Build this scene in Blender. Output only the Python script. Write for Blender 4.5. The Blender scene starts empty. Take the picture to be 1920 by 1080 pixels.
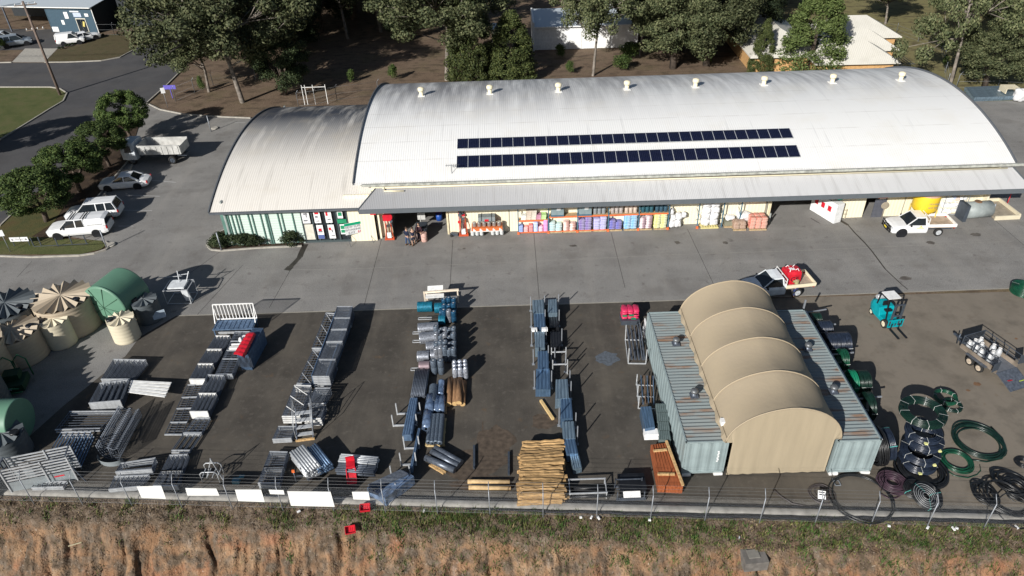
import bpy, bmesh, math, random
from mathutils import Vector, Matrix, noise
R = math.radians
rnd = random.Random(7)
S = bpy.context.scene
COL = S.collection
# ---------------------------------------------------------------- camera
FOC, PIT, ROL, CH = 1349.2, 0.6059, -0.0322, 32.9164
CF = Vector((0, math.cos(PIT), -math.sin(PIT)))
_r0 = Vector((1, 0, 0)); _u0 = _r0.cross(CF)
CR = math.cos(ROL) * _r0 + math.sin(ROL) * _u0
CU = -math.sin(ROL) * _r0 + math.cos(ROL) * _u0
cd = bpy.data.cameras.new('camera'); cam = bpy.data.objects.new('camera', cd); COL.objects.link(cam)
cd.sensor_width = 36; cd.lens = FOC * 36 / 1920; cd.clip_end = 4000; cd.clip_start = 0.5
cam.matrix_world = Matrix(((CR.x, CU.x, -CF.x, 0), (CR.y, CU.y, -CF.y, 0), (CR.z, CU.z, -CF.z, CH), (0, 0, 0, 1)))
S.camera = cam
# ---------------------------------------------------------------- light
SAZ, SEL = R(214.5), R(27)
w = bpy.data.worlds.new('World'); S.world = w; w.use_nodes = True
nt = w.node_tree; nt.nodes.clear()
sky = nt.nodes.new('ShaderNodeTexSky'); sky.sky_type = 'NISHITA'; sky.sun_disc = False
sky.sun_elevation = SEL; sky.sun_rotation = SAZ; sky.altitude = 50
bg = nt.nodes.new('ShaderNodeBackground'); bg.inputs['Strength'].default_value = 0.05
wo = nt.nodes.new('ShaderNodeOutputWorld')
nt.links.new(sky.outputs[0], bg.inputs[0]); nt.links.new(bg.outputs[0], wo.inputs[0])
sl = bpy.data.lights.new('sun', 'SUN'); sl.energy = 5.0; sl.angle = R(0.5); sl.color = (1, .965, .91)
so = bpy.data.objects.new('sun', sl); COL.objects.link(so)
SD = Vector((-math.sin(SAZ) * math.cos(SEL), -math.cos(SAZ) * math.cos(SEL), -math.sin(SEL)))
so.rotation_euler = SD.to_track_quat('-Z', 'Y').to_euler()
S.view_settings.view_transform = 'Standard'; S.view_settings.look = 'None'
S.view_settings.exposure = 0.27; S.view_settings.gamma = 1.0
# ---------------------------------------------------------------- helpers
def g(x, y, z=0.0):
    d = CF + CR * ((x - 960) / FOC) - CU * ((y - 540) / FOC)
    return Vector((0, 0, CH)) + d * ((z - CH) / d.z)
def gy(x, y, Y):            # point of the pixel's ray on the plane Y = const
    d = CF + CR * ((x - 960) / FOC) - CU * ((y - 540) / FOC)
    return Vector((0, 0, CH)) + d * (Y / d.y)
def hgt(bx, by, tx, ty, z0=0):
    b = g(bx, by, z0); d = CF + CR * ((tx - 960) / FOC) - CU * ((ty - 540) / FOC)
    n = Vector((b.x, b.y, 0)).normalized()
    return CH + d.z * (b.dot(n) / d.dot(n)) - z0
_M = {}
def mat(name, c, rough=.7, metal=0, var=.12, sc=3., bump=0, bsc=40., spec=.4, c2=None, sc2=None, tr=0, coord='Object', stretch=None, obvar=0):
    if name in _M: return _M[name]
    m = bpy.data.materials.new(name); m.use_nodes = True; t = m.node_tree; N = t.nodes; Lk = t.links
    b = N['Principled BSDF']; b.inputs['Roughness'].default_value = rough; b.inputs['Metallic'].default_value = metal
    b.inputs['Specular IOR Level'].default_value = spec
    tc = N.new('ShaderNodeTexCoord'); src = tc.outputs[coord]
    if coord == 'World':
        pass
    if stretch:
        mp = N.new('ShaderNodeMapping'); mp.inputs['Scale'].default_value = stretch; Lk.new(src, mp.inputs[0]); src = mp.outputs[0]
    nz = N.new('ShaderNodeTexNoise'); nz.inputs['Scale'].default_value = sc; nz.inputs['Detail'].default_value = 5
    Lk.new(src, nz.inputs['Vector'])
    cr = N.new('ShaderNodeValToRGB'); e = cr.color_ramp.elements
    c2_ = c2 if c2 else tuple(min(1, x * (1 + var)) for x in c)
    c1_ = c if c2 else tuple(x * (1 - var) for x in c)
    e[0].position = .32; e[1].position = .68; e[0].color = (*c1_, 1); e[1].color = (*c2_, 1)
    Lk.new(nz.outputs[0], cr.inputs[0]); out = cr.outputs[0]
    if obvar:
        oi = N.new('ShaderNodeObjectInfo'); hs = N.new('ShaderNodeHueSaturation')
        mr = N.new('ShaderNodeMapRange'); mr.inputs['To Min'].default_value = 1 - obvar; mr.inputs['To Max'].default_value = 1 + obvar
        Lk.new(oi.outputs['Random'], mr.inputs[0]); Lk.new(mr.outputs[0], hs.inputs['Value']); Lk.new(out, hs.inputs['Color']); out = hs.outputs[0]
    Lk.new(out, b.inputs['Base Color'])
    if bump:
        n2 = N.new('ShaderNodeTexNoise'); n2.inputs['Scale'].default_value = bsc; n2.inputs['Detail'].default_value = 4
        Lk.new(src, n2.inputs['Vector']); bp = N.new('ShaderNodeBump'); bp.inputs['Distance'].default_value = bump
        Lk.new(n2.outputs[0], bp.inputs['Height']); Lk.new(bp.outputs[0], b.inputs['Normal'])
    _M[name] = m; return m
class MB:
    def __init__(s): s.v = []; s.f = []; s.mi = []; s.cur = 0; s.sm = []
    def add(s, vs, fs, smooth=False):
        o = len(s.v); s.v += [Vector(p) for p in vs]
        for f in fs: s.f.append(tuple(i + o for i in f)); s.mi.append(s.cur); s.sm.append(smooth)
        return s
    def box(s, c, d, rz=0, rx=0, ry=0):
        c = Vector(c); m = Matrix.Rotation(rz, 3, 'Z') @ Matrix.Rotation(rx, 3, 'X') @ Matrix.Rotation(ry, 3, 'Y')
        hx, hy, hz = d[0] / 2, d[1] / 2, d[2] / 2
        vs = [c + m @ Vector((a * hx, b * hy, e * hz)) for e in (-1, 1) for b in (-1, 1) for a in (-1, 1)]
        return s.add(vs, [(0, 2, 3, 1), (4, 5, 7, 6), (0, 1, 5, 4), (2, 6, 7, 3), (0, 4, 6, 2), (1, 3, 7, 5)])
    def bar(s, a, b, wd, ht):   # rectangular bar between two points
        a = Vector(a); b = Vector(b); d = (b - a); L = d.length
        if L < 1e-6: return s
        d /= L; sd = d.cross(Vector((0, 0, 1)))
        if sd.length < .01: sd = Vector((1, 0, 0))
        sd.normalize(); up = sd.cross(d)
        vs = [p + sd * (x * wd / 2) + up * (y * ht / 2) for p in (a, b) for (x, y) in ((-1, -1), (1, -1), (1, 1), (-1, 1))]
        return s.add(vs, [(0, 3, 2, 1), (4, 5, 6, 7), (0, 1, 5, 4), (1, 2, 6, 5), (2, 3, 7, 6), (3, 0, 4, 7)])
    def tube(s, pts, r, n=6, closed=False, cap=True, smooth=True):
        P = [Vector(p) for p in pts]; m = len(P); rr = r if isinstance(r, (list, tuple)) else [r] * m
        vs = []; up = Vector((0.123, 0.05, 1)).normalized()
        for i, p in enumerate(P):
            if closed: d = P[(i + 1) % m] - P[i - 1]
            else: d = P[min(i + 1, m - 1)] - P[max(i - 1, 0)]
            d.normalize(); a = d.cross(up)
            if a.length < .05: a = d.cross(Vector((1, 0, 0)))
            a.normalize(); b = a.cross(d)
            for k in range(n):
                t = 2 * math.pi * k / n; vs.append(p + (a * math.cos(t) + b * math.sin(t)) * rr[i])
        fs = []
        for i in range(m if closed else m - 1):
            j = (i + 1) % m
            for k in range(n): fs.append((i * n + k, i * n + (k + 1) % n, j * n + (k + 1) % n, j * n + k))
        s.add(vs, fs, smooth)
        if cap and not closed:
            o = len(s.v) - len(vs)
            s.f.append(tuple(o + k for k in range(n))[::-1]); s.f.append(tuple(o + (m - 1) * n + k for k in range(n)))
            s.mi += [s.cur] * 2; s.sm += [False] * 2
        return s
    def lathe(s, prof, c=(0, 0, 0), n=20, axis='Z', smooth=True, capb=True, capt=True, rz=0):
        c = Vector(c); vs = []; M = Matrix.Rotation(rz, 3, 'Z')
        for (r, h) in prof:
            for k in range(n):
                t = 2 * math.pi * k / n; a, b = r * math.cos(t), r * math.sin(t)
                p = Vector((a, b, h)) if axis == 'Z' else (Vector((h, a, b)) if axis == 'X' else Vector((a, h, b)))
                vs.append(c + M @ p)
        fs = [(i * n + k, i * n + (k + 1) % n, (i + 1) * n + (k + 1) % n, (i + 1) * n + k) for i in range(len(prof) - 1) for k in range(n)]
        s.add(vs, fs, smooth); o = len(s.v) - len(vs)
        if capb: s.f.append(tuple(o + k for k in range(n))[::-1]); s.mi.append(s.cur); s.sm.append(False)
        if capt: s.f.append(tuple(o + (len(prof) - 1) * n + k for k in range(n))); s.mi.append(s.cur); s.sm.append(False)
        return s
    def prism(s, pts, z0, z1, M=None):   # pts: 2D polygon (ccw)
        n = len(pts); vs = [Vector((p[0], p[1], z0)) for p in pts] + [Vector((p[0], p[1], z1)) for p in pts]
        if M: vs = [M @ v for v in vs]
        return s.add(vs, [tuple(range(n))[::-1], tuple(range(n, 2 * n))] + [(i, (i + 1) % n, (i + 1) % n + n, i + n) for i in range(n)])
    def build(s, name, mats, parent=None, loc=None, rz=0):
        me = bpy.data.meshes.new(name); me.from_pydata([tuple(v) for v in s.v], [], s.f)
        for m in (mats if isinstance(mats, (list, tuple)) else [mats]): me.materials.append(m)
        if me.polygons:
            me.polygons.foreach_set('material_index', s.mi); me.polygons.foreach_set('use_smooth', s.sm)
        me.update(); o = bpy.data.objects.new(name, me); COL.objects.link(o)
        if parent: o.parent = parent
        if loc is not None: o.location = loc
        o.rotation_euler.z = rz
        return o
def tag(o, label=None, cat=None, group=None, kind=None):
    if label: o['label'] = label
    if cat: o['category'] = cat
    if group: o['group'] = group
    if kind: o['kind'] = kind
    return o
def empty(name, loc, rz=0, label=None, cat=None, group=None):
    o = bpy.data.objects.new(name, None); COL.objects.link(o); o.location = loc; o.rotation_euler.z = rz
    return tag(o, label, cat, group)
def ctree(o, loc=None, rz=None, label=None, group=None, parent=None, sc=None):
    c = o.copy(); COL.objects.link(c)
    if parent: c.parent = parent
    if loc is not None: c.location = loc
    if rz is not None: c.rotation_euler.z = rz
    if sc is not None: c.scale = sc
    if label: c['label'] = label
    if group: c['group'] = group
    for ch in list(o.children): ctree(ch, parent=c)
    return c
def text(body, size, m, parent, loc, rot, ext=.004, name='lettering', align='CENTER'):
    cu = bpy.data.curves.new(name, 'FONT'); cu.body = body; cu.size = size; cu.extrude = ext; cu.align_x = align; cu.align_y = 'CENTER'
    t_ = bpy.data.objects.new('tmp', cu); COL.objects.link(t_); dg = bpy.context.evaluated_depsgraph_get(); me = bpy.data.meshes.new_from_object(t_.evaluated_get(dg)); bpy.data.objects.remove(t_)
    me.materials.clear(); me.materials.append(m); o = bpy.data.objects.new(name, me); COL.objects.link(o); o.parent = parent; o.location = loc; o.rotation_euler = rot
    return o
ORD = ['first', 'second', 'third', 'fourth', 'fifth', 'sixth', 'seventh', 'eighth', 'ninth', 'tenth', 'eleventh', 'twelfth', 'thirteenth', 'fourteenth', 'fifteenth', 'sixteenth', 'seventeenth', 'eighteenth', 'nineteenth', 'twentieth', 'twenty-first', 'twenty-second', 'twenty-third', 'twenty-fourth', 'twenty-fifth', 'twenty-sixth', 'twenty-seventh', 'twenty-eighth', 'twenty-ninth', 'thirtieth', 'thirty-first', 'thirty-second', 'thirty-third', 'thirty-fourth', 'thirty-fifth', 'thirty-sixth', 'thirty-seventh', 'thirty-eighth', 'thirty-ninth', 'fortieth']
# ---------------------------------------------------------------- common materials
galv = mat('galvanised_steel', (.13, .15, .185), .45, .5, var=.3, sc=6)
galvl = mat('bright_galvanised', (.52, .54, .56), .5, .35, var=.15, sc=5)
dsteel = mat('dark_steel', (.1, .12, .15), .5, .6)
bsteel = mat('blue_steel', (.12, .19, .3), .45, .45, var=.25, sc=4)
whitep = mat('white_paint', (.78, .78, .76), .45)
whitem = mat('white_plastic', (.8, .8, .8), .5)
cream = mat('cream_steel', (.76, .69, .5), .55, var=.04, sc=1.5)
black = mat('black_plastic', (.012, .013, .016), .4, var=.3)
rubber = mat('rubber', (.018, .018, .018), .85)
redp = mat('red_paint', (.55, .015, .03), .4, var=.15)
orange = mat('orange_paint', (.75, .16, .04), .5)
wood = mat('timber', (.52, .34, .16), .8, var=.3, sc=8)
woodp = mat('pallet_timber', (.42, .31, .18), .85, var=.25, sc=8)
glass = mat('dark_glass', (.015, .02, .025), .08, spec=.8)
green = mat('green_paint', (.02, .25, .12), .5)
concl = mat('concrete_light', (.36, .34, .3), .85, var=.15, sc=3)
# ================================================================ setting
def gmat(name, cols, sc, fine, bump=.01, rough=.9, extra=None):
    m = bpy.data.materials.new(name); m.use_nodes = True; t = m.node_tree; N = t.nodes; L = t.links
    b = N['Principled BSDF']; b.inputs['Roughness'].default_value = rough; b.inputs['Specular IOR Level'].default_value = .15
    ge = N.new('ShaderNodeNewGeometry')
    n1 = N.new('ShaderNodeTexNoise'); n1.inputs['Scale'].default_value = sc; n1.inputs['Detail'].default_value = 7; n1.inputs['Roughness'].default_value = .62
    L.new(ge.outputs['Position'], n1.inputs['Vector'])
    cr = N.new('ShaderNodeValToRGB'); E_ = cr.color_ramp.elements
    while len(E_) < len(cols): E_.new(.5)
    for i, c in enumerate(cols): E_[i].position = .3 + .4 * i / max(1, len(cols) - 1); E_[i].color = (*c, 1)
    L.new(n1.outputs[0], cr.inputs[0])
    n2 = N.new('ShaderNodeTexNoise'); n2.inputs['Scale'].default_value = fine; n2.inputs['Detail'].default_value = 3
    L.new(ge.outputs['Position'], n2.inputs['Vector'])
    mr = N.new('ShaderNodeMapRange'); mr.inputs['From Min'].default_value = .3; mr.inputs['From Max'].default_value = .7
    mr.inputs['To Min'].default_value = .72; mr.inputs['To Max'].default_value = 1.28; L.new(n2.outputs[0], mr.inputs[0])
    mx = N.new('ShaderNodeVectorMath'); mx.operation = 'SCALE'; L.new(cr.outputs[0], mx.inputs[0]); L.new(mr.outputs[0], mx.inputs['Scale'])
    out = mx.outputs[0]
    if extra: out = extra(N, L, ge, out)
    L.new(out, b.inputs['Base Color'])
    bp = N.new('ShaderNodeBump'); bp.inputs['Distance'].default_value = bump; L.new(n2.outputs[0], bp.inputs['Height']); L.new(bp.outputs[0], b.inputs['Normal'])
    _M[name] = m; return m
def mixn(N, L, fac, a, c, fixed=None):
    m = N.new('ShaderNodeMix'); m.data_type = 'RGBA'; L.new(a, m.inputs['A'])
    if hasattr(c, 'node'): L.new(c, m.inputs['B'])
    else: m.inputs['B'].default_value = (*c, 1)
    L.new(fac, m.inputs['Factor']); return m.outputs['Result']
def blot(N, L, ge, sc, lo, hi, seed=0, scl=(1, 1, 1)):
    mp = N.new('ShaderNodeMapping'); mp.inputs['Location'].default_value = (seed, seed * 2, 0); mp.inputs['Scale'].default_value = scl; L.new(ge.outputs['Position'], mp.inputs[0])
    n = N.new('ShaderNodeTexNoise'); n.inputs['Scale'].default_value = sc; n.inputs['Detail'].default_value = 6; n.inputs['Roughness'].default_value = .6
    L.new(mp.outputs[0], n.inputs['Vector'])
    mr = N.new('ShaderNodeMapRange'); mr.inputs['From Min'].default_value = lo; mr.inputs['From Max'].default_value = hi; L.new(n.outputs[0], mr.inputs[0]); return mr.outputs[0]
def axis_ramp(N, L, ge, ax, lo, hi):
    sx = N.new('ShaderNodeSeparateXYZ'); L.new(ge.outputs['Position'], sx.inputs[0])
    mr = N.new('ShaderNodeMapRange'); mr.inputs['From Min'].default_value = lo; mr.inputs['From Max'].default_value = hi; L.new(sx.outputs[ax], mr.inputs[0]); return mr.outputs[0]
def mul(N, L, a, k):
    n = N.new('ShaderNodeMath'); n.operation = 'MULTIPLY'; L.new(a, n.inputs[0])
    if hasattr(k, 'node'): L.new(k, n.inputs[1])
    else: n.inputs[1].default_value = k
    return n.outputs[0]
def conc_x(N, L, ge, o):
    ck = N.new('ShaderNodeTexBrick'); ck.inputs['Scale'].default_value = 1; ck.inputs['Brick Width'].default_value = 6.9; ck.inputs['Row Height'].default_value = 5.6; ck.offset = 0
    ck.inputs['Color1'].default_value = (0, 0, 0, 1); ck.inputs['Color2'].default_value = (1, 1, 1, 1); ck.inputs['Mortar Size'].default_value = 0; L.new(ge.outputs['Position'], ck.inputs['Vector'])
    o = mixn(N, L, mul(N, L, ck.outputs['Color'], .22), o, (.15, .145, .14))
    o = mixn(N, L, mul(N, L, blot(N, L, ge, 1.1, .5, .72, 83, (.06, 1, 1)), .3), o, (.3, .29, .275))
    o = mixn(N, L, mul(N, L, blot(N, L, ge, .35, .52, .75, 3), .6), o, (.13, .12, .11))
    o = mixn(N, L, mul(N, L, blot(N, L, ge, 1.4, .60, .74, 9), .65), o, (.09, .08, .075))
    o = mixn(N, L, mul(N, L, blot(N, L, ge, .5, .5, .75, 21, (1, .12, 1)), .35), o, (.33, .31, .28))
    return mixn(N, L, mul(N, L, blot(N, L, ge, .2, .52, .7, 33, (.12, 1, 1)), .25), o, (.12, .115, .11))
concrete = gmat('concrete', [(.19, .184, .176), (.23, .224, .214), (.27, .262, .25)], .25, 14, .004, .85, conc_x)
def yard_x(N, L, ge, o):
    o = mixn(N, L, mul(N, L, axis_ramp(N, L, ge, 0, 15, 24), 1), o, (.205, .178, .145))
    o = mixn(N, L, mul(N, L, blot(N, L, ge, .6, .5, .72, 5), .45), o, (.045, .04, .035))
    o = mixn(N, L, mul(N, L, blot(N, L, ge, 2.5, .55, .7, 115), .4), o, (.15, .135, .115))
    o = mixn(N, L, mul(N, L, blot(N, L, ge, .7, .5, .68, 135, (1, .12, 1)), .35), o, (.15, .132, .108))
    o = mixn(N, L, mul(N, L, blot(N, L, ge, .22, .54, .72, 15), .6), o, (.12, .105, .085))
    return mixn(N, L, mul(N, L, blot(N, L, ge, 1.2, .62, .75, 25), .6), o, (.13, .085, .05))
yardm = gmat('yard_gravel', [(.062, .056, .049), (.08, .072, .062), (.102, .091, .077)], .4, 30, .01, .9, yard_x)
asph = gmat('asphalt', [(.064, .064, .067), (.08, .079, .082), (.096, .094, .095)], .3, 22, .006, .8,
            lambda N, L, ge, o: mixn(N, L, mul(N, L, blot(N, L, ge, .12, .5, .7, 7), .5), o, (.1, .092, .085)))
grassm = gmat('grass_ground', [(.065, .082, .028), (.09, .1, .038), (.115, .105, .05)], .5, 12, .04)
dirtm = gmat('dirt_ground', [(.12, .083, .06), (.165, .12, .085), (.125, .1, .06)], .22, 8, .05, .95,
             lambda N, L, ge, o: mixn(N, L, mul(N, L, blot(N, L, ge, .9, .5, .62, 7, (.6, 1, 1)), .6), mixn(N, L, mul(N, L, axis_ramp(N, L, ge, 0, 32, 58), .8), o, (.2, .185, .08)), (.06, .045, .032)))  # dark blotches paint in dappled tree shade, mixed with leaf litter
mulch = gmat('mulch_ground', [(.035, .024, .018), (.06, .042, .03), (.085, .06, .04)], .8, 20, .05)
FY = lambda x: 25.55 - .0715 * x           # the fence line
# ground sheet with the drop in front of the fence
b = MB(); xs = [-1500, -300, -90] + [-50 + 5 * i for i in range(21)] + [90, 300, 1500]
ts = [(1500, -.02), (300, -.02), (120, -.02), (60, -.02), (20, -.02), (.36, -.02), (.3, -.4), (-.6, -2.2), (-6.9, -6.6), (-7.3, -5.6), (-12, -7.5), (-30, -8.6), (-300, -9), (-1500, -9)]
for t, z in ts:
    for x in xs: b.v.append(Vector((x, FY(max(-60, min(60, x))) + t, z)))
n = len(xs)
for i in range(len(ts) - 1):
    for j in range(n - 1): b.f.append((i * n + j, (i + 1) * n + j, (i + 1) * n + j + 1, i * n + j + 1)); b.mi.append(0); b.sm.append(False)
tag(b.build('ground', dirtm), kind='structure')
def sheet(name, pts, z, m, px=True):
    b = MB(); P = [g(*p) if px else Vector((p[0], p[1], 0)) for p in pts]
    b.add([Vector((p.x, p.y, z)) for p in P], [tuple(range(len(P)))])
    o = b.build(name, m); me = o.data
    if me.polygons[0].normal.z < 0: me.flip_normals()
    return tag(o, kind='structure')
W = lambda p: (p.x, p.y)
# road: main asphalt and the side street
sheet('road', [(-420, 470), (0, 426), (24, 402), (225, 222), (275, 194), (312, 160), (345, 126), (420, 60), (520, 0), (700, -90), (620, -100), (430, -20), (330, 50), (290, 70), (255, 92), (225, 108), (190, 114), (100, 118), (0, 118), (-400, 120), (-400, 165), (0, 163), (95, 163), (118, 167), (127, 176), (118, 190), (60, 225), (0, 262), (-500, 420)], .004, asph)
sheet('grass_verge', [(-400, 165), (0, 163), (95, 163), (118, 167), (127, 176), (118, 190), (60, 225), (0, 262), (-500, 420)], .012, grassm)
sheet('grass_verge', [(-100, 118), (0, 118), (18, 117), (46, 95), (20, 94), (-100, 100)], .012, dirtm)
sheet('driveway', [(22, 117), (83, 117), (108, 91), (47, 91)], .016, concl)
sheet('grass_verge', [(84, 117), (100, 118), (190, 114), (225, 108), (255, 92), (290, 70), (330, 50), (300, 48), (230, 62), (190, 66), (160, 82), (108, 93)], .012, gmat('dry_grass', [(.075, .062, .034), (.095, .078, .042), (.065, .064, .03)], .6, 12, .04))
sheet('workshop_yard', [(-200, 100), (20, 94), (108, 91), (160, 80), (190, 64), (150, 55), (60, 55), (-200, 50)], .008, asph)
# concrete apron, car park and yard
sheet('concrete_apron', [(-520, 560), (0, 482), (150, 481), (195, 470), (205, 461), (190, 452), (100, 440), (150, 345), (230, 250), (232, 222), (275, 194), (300, 206), (345, 214), (420, 219), (475, 222), (560, 222), (900, 205), (1500, 180), (1850, 190), (2300, 180), (2400, 420), (2200, 536), (1920, 539), (1250, 564), (330, 592), (262, 632), (235, 668), (120, 760), (20, 850), (-60, 880), (-560, 900)], .004, concrete)
P = [W(g(*p)) for p in [(2300, 536), (1250, 564), (330, 592), (262, 632), (235, 668), (120, 760), (20, 850), (-60, 880), (-560, 910)]]
sheet('gravel_yard', [(p[0], p[1] - .01) for p in P] + [(-60, FY(-60) + .3), (60, FY(60) + .3)], .002, yardm, px=False)
sheet('car_park_verge', [(0, 426), (24, 402), (225, 222), (232, 222), (262, 232), (240, 300), (200, 348), (160, 395), (97, 445), (0, 455), (-200, 470), (-300, 455)], .05, mulch)
sheet('grass_verge', [(-200, 470), (0, 440), (30, 432), (60, 445), (110, 448), (190, 452), (198, 461), (190, 468), (150, 478), (0, 478), (-200, 490)], .058, grassm)
sheet('grass_verge', [(-200, 465), (0, 426), (24, 402), (70, 372), (120, 390), (100, 420), (60, 445), (-200, 480)], .066, gmat('worn_grass', [(.1, .075, .035), (.09, .085, .035), (.06, .07, .03)], .7, 12, .04))
# kerbs
def kerb(pts, w_=.16, h=.13, m=concl, closed=False, px=True):
    b = MB(); P = [(g(*p) if px else Vector((*p, 0))) for p in pts]
    for a, c in zip(P, P[1:]):
        b.bar((a.x, a.y, h / 2), (c.x, c.y, h / 2), w_, h)
    return tag(b.build('kerb', m), kind='structure')
kerb([(-60, 478), (0, 481), (60, 483), (150, 480), (178, 476), (199, 469), (208, 461), (196, 454)])
kerb([(0, 164), (95, 164), (113, 167), (126, 175), (119, 190), (92, 206), (60, 226), (0, 263)])
kerb([(0, 118), (22, 117.5)]); kerb([(84, 117.5), (130, 117), (190, 114.5), (225, 108), (255, 92), (290, 70)])
kerb([(345, 128), (312, 161), (275, 194), (300, 206), (345, 215), (420, 220), (470, 222)])
kerb([(24, 402), (0, 425)])
kerb([(97, 445), (160, 396), (200, 350), (241, 302)], .14, .11)
# joints, cracks and stains of the slab
jm = mat('joint_tar', (.035, .033, .03), .9)
def crack(pts, w0=.03, z=.008, m=jm, name='slab_joint'):
    b = MB(); P = [g(*p) for p in pts]
    for i, (a, c) in enumerate(zip(P, P[1:])):
        d = (c - a).normalized(); s = Vector((-d.y, d.x, 0)) * (w0[i] if isinstance(w0, list) else w0) / 2
        zz = Vector((0, 0, z + i * .0004)); b.add([a - s + zz, c - s + zz, c + s + zz, a + s + zz], [(0, 1, 2, 3)])
    return tag(b.build(name, m), kind='structure')
for a, c in [((716, 446), (683, 572)), ((849, 450), (842, 566)), ((1001, 438), (1011, 560)), ((1146, 436), (1172, 540)), ((1289, 430), (1345, 548)), ((560, 478), (505, 577)), ((455, 497), (370, 590)), ((1850, 400), (1990, 520)), ((60, 490), (32, 520)), ((415, 470), (345, 520))]:
    crack([a, c], .035)
crack([(535, 506), (640, 505), (960, 492), (1250, 478), (1500, 470), (1900, 452)], .05, .0085, mat('joint_pale', (.26, .25, .23), .9))
crack([(335, 592), (480, 588), (700, 581), (960, 573), (1250, 564), (1920, 540)], .12, .0075, mat('slab_edge', (.3, .28, .24), .9))
stain = mat('wet_stain', (.035, .03, .026), .5, var=.3, sc=2)
crack([(573, 458), (566, 472), (562, 482), (553, 492), (545, 500), (538, 507)], [.5, .5, .42, .45, .6], .0095, stain, 'water_stain')
crack([(1570, 410), (1590, 422), (1603, 437), (1622, 456), (1634, 470), (1660, 505), (1690, 533), (1702, 543)], [.3, .12, .12, .1, .1, .08, .08], .0095, stain, 'water_stain')
crack([(1520, 409), (1530, 415), (1537, 419)], .1, .0095, stain, 'water_stain')
def spot(cx, cy, rx, ry, m, z=.0105, seed=0):
    rr = random.Random(seed); c = g(cx, cy); b = MB(); n = 18
    vs = [Vector((c.x + rx * math.cos(6.283 * k / n) * rr.uniform(.7, 1.15), c.y + ry * math.sin(6.283 * k / n) * rr.uniform(.7, 1.15), z)) for k in range(n)]
    b.add(vs, [tuple(range(n))]); return tag(b.build('oil_stain', m), kind='structure')
oil = mat('oil_stain', (.10, .09, .08), .8, var=.35, sc=1.5); rust = mat('rust_dirt', (.16, .09, .05), .9, var=.3, sc=2)
for i, q in enumerate([(1745, 455, .35, .3), (1830, 440, .5, .35), (1270, 455, .25, .3), (1360, 455, .25, .25), (1075, 461, .35, .2), (870, 466, .15, .1), (1698, 522, .5, .3), (870, 466, .1, .1)]): spot(*q, oil, .0106 + i * .0004, i)
spot(1140, 672, .85, .75, mat('blue_dust', (.085, .1, .12), .9, var=.25, sc=6), .009, 40)
for i, q in enumerate([(1832, 720, .25, .2), (1815, 732, .15, .1), (1905, 635, .12, .1), (1873, 665, 0.5, 1.2)]): spot(*q, rust, .0092 + i * .0004, 50 + i)
for i, q in enumerate([(905, 800, .06, .5), (890, 870, 2.2, 1.2), (925, 830, 1.3, 1.4), (900, 905, 1.6, .7), (1020, 790, 1.0, .7)]): spot(*q, mat('bark_dirt', (.082, .062, .046), .95, var=.35, sc=3), .0095 + i * .0004, 60 + i)
# concrete edge strip, kerb and black tubes along the fence
b = MB(); pts = [Vector((x, FY(x), 0)) for x in range(-60, 62, 3)]
def along(off, wd, h, m, name, z0=0, rnd_=0):
    b = MB(); rr = random.Random(3)
    P = [Vector((x, FY(x) + off + rr.uniform(-rnd_, rnd_), z0)) for x in range(-60, 61, 2)]
    prof = [(-wd / 2, 0), (-wd * .42, h * .7), (-wd * .2, h), (wd * .2, h), (wd * .42, h * .7), (wd / 2, 0)]
    for p in P:
        for (a, z) in prof: b.v.append(p + Vector((0, a, z)))
    n = len(prof)
    for i in range(len(P) - 1):
        for k in range(n - 1): b.f.append((i * n + k, i * n + k + 1, (i + 1) * n + k + 1, (i + 1) * n + k)[::-1]); b.mi.append(0); b.sm.append(True)
    return b.build(name, m)
tag(along(.62, .5, .14, mat('kerb_concrete', (.26, .25, .23), .9, var=.25, sc=2), 'kerb', .002), kind='structure')
sheet('edge_strip', [(-60, FY(-60) + .9), (60, FY(60) + .9), (60, FY(60) + 1.35), (-60, FY(-60) + 1.35)], .007, mat('edge_concrete', (.13, .12, .105), .9, var=.2, sc=2), px=False)
b = MB()
b.tube([Vector((x, FY(x) + .93, .06)) for x in range(-45, 46, 3)], .055, 7)  # plain black tube laid straight along the back of the kerb
tag(b.build('black_tube', black), 'long black tube laid straight behind the concrete kerb along the whole front fence', 'pipe')
b = MB(); rr = random.Random(5)
b.tube([Vector((x * .8 - 3, FY(x * .8 - 3) + .17 + rr.uniform(-.04, .04) + (.12 if x > 25 else 0), .08)) for x in range(0, 50)], [.03 + min(.07, .004 * x) for x in range(50)], 8)
tag(b.build('black_tube', black), 'thick wavy black poly pipe lying in front of the kerb at the fence foot', 'pipe')
# embankment
bankm = bpy.data.materials.new('bank_clay'); bankm.use_nodes = True
t = bankm.node_tree; N = t.nodes; L = t.links; bs = N['Principled BSDF']; bs.inputs['Roughness'].default_value = .95; bs.inputs['Specular IOR Level'].default_value = .1
ge = N.new('ShaderNodeNewGeometry')
def nzr(sc, cols, pos, scl=(1, 1, 1), seed=0):
    mp = N.new('ShaderNodeMapping'); mp.inputs['Scale'].default_value = scl; mp.inputs['Location'].default_value = (seed, 0, 0); L.new(ge.outputs['Position'], mp.inputs[0])
    n1 = N.new('ShaderNodeTexNoise'); n1.inputs['Scale'].default_value = sc; n1.inputs['Detail'].default_value = 8; n1.inputs['Roughness'].default_value = .65; L.new(mp.outputs[0], n1.inputs['Vector'])
    cr = N.new('ShaderNodeValToRGB'); e = cr.color_ramp.elements
    while len(e) < len(cols): e.new(.5)
    for i, c in enumerate(cols): e[i].position = pos[i]; e[i].color = (*c, 1)
    L.new(n1.outputs[0], cr.inputs[0]); return cr.outputs[0]
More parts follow.
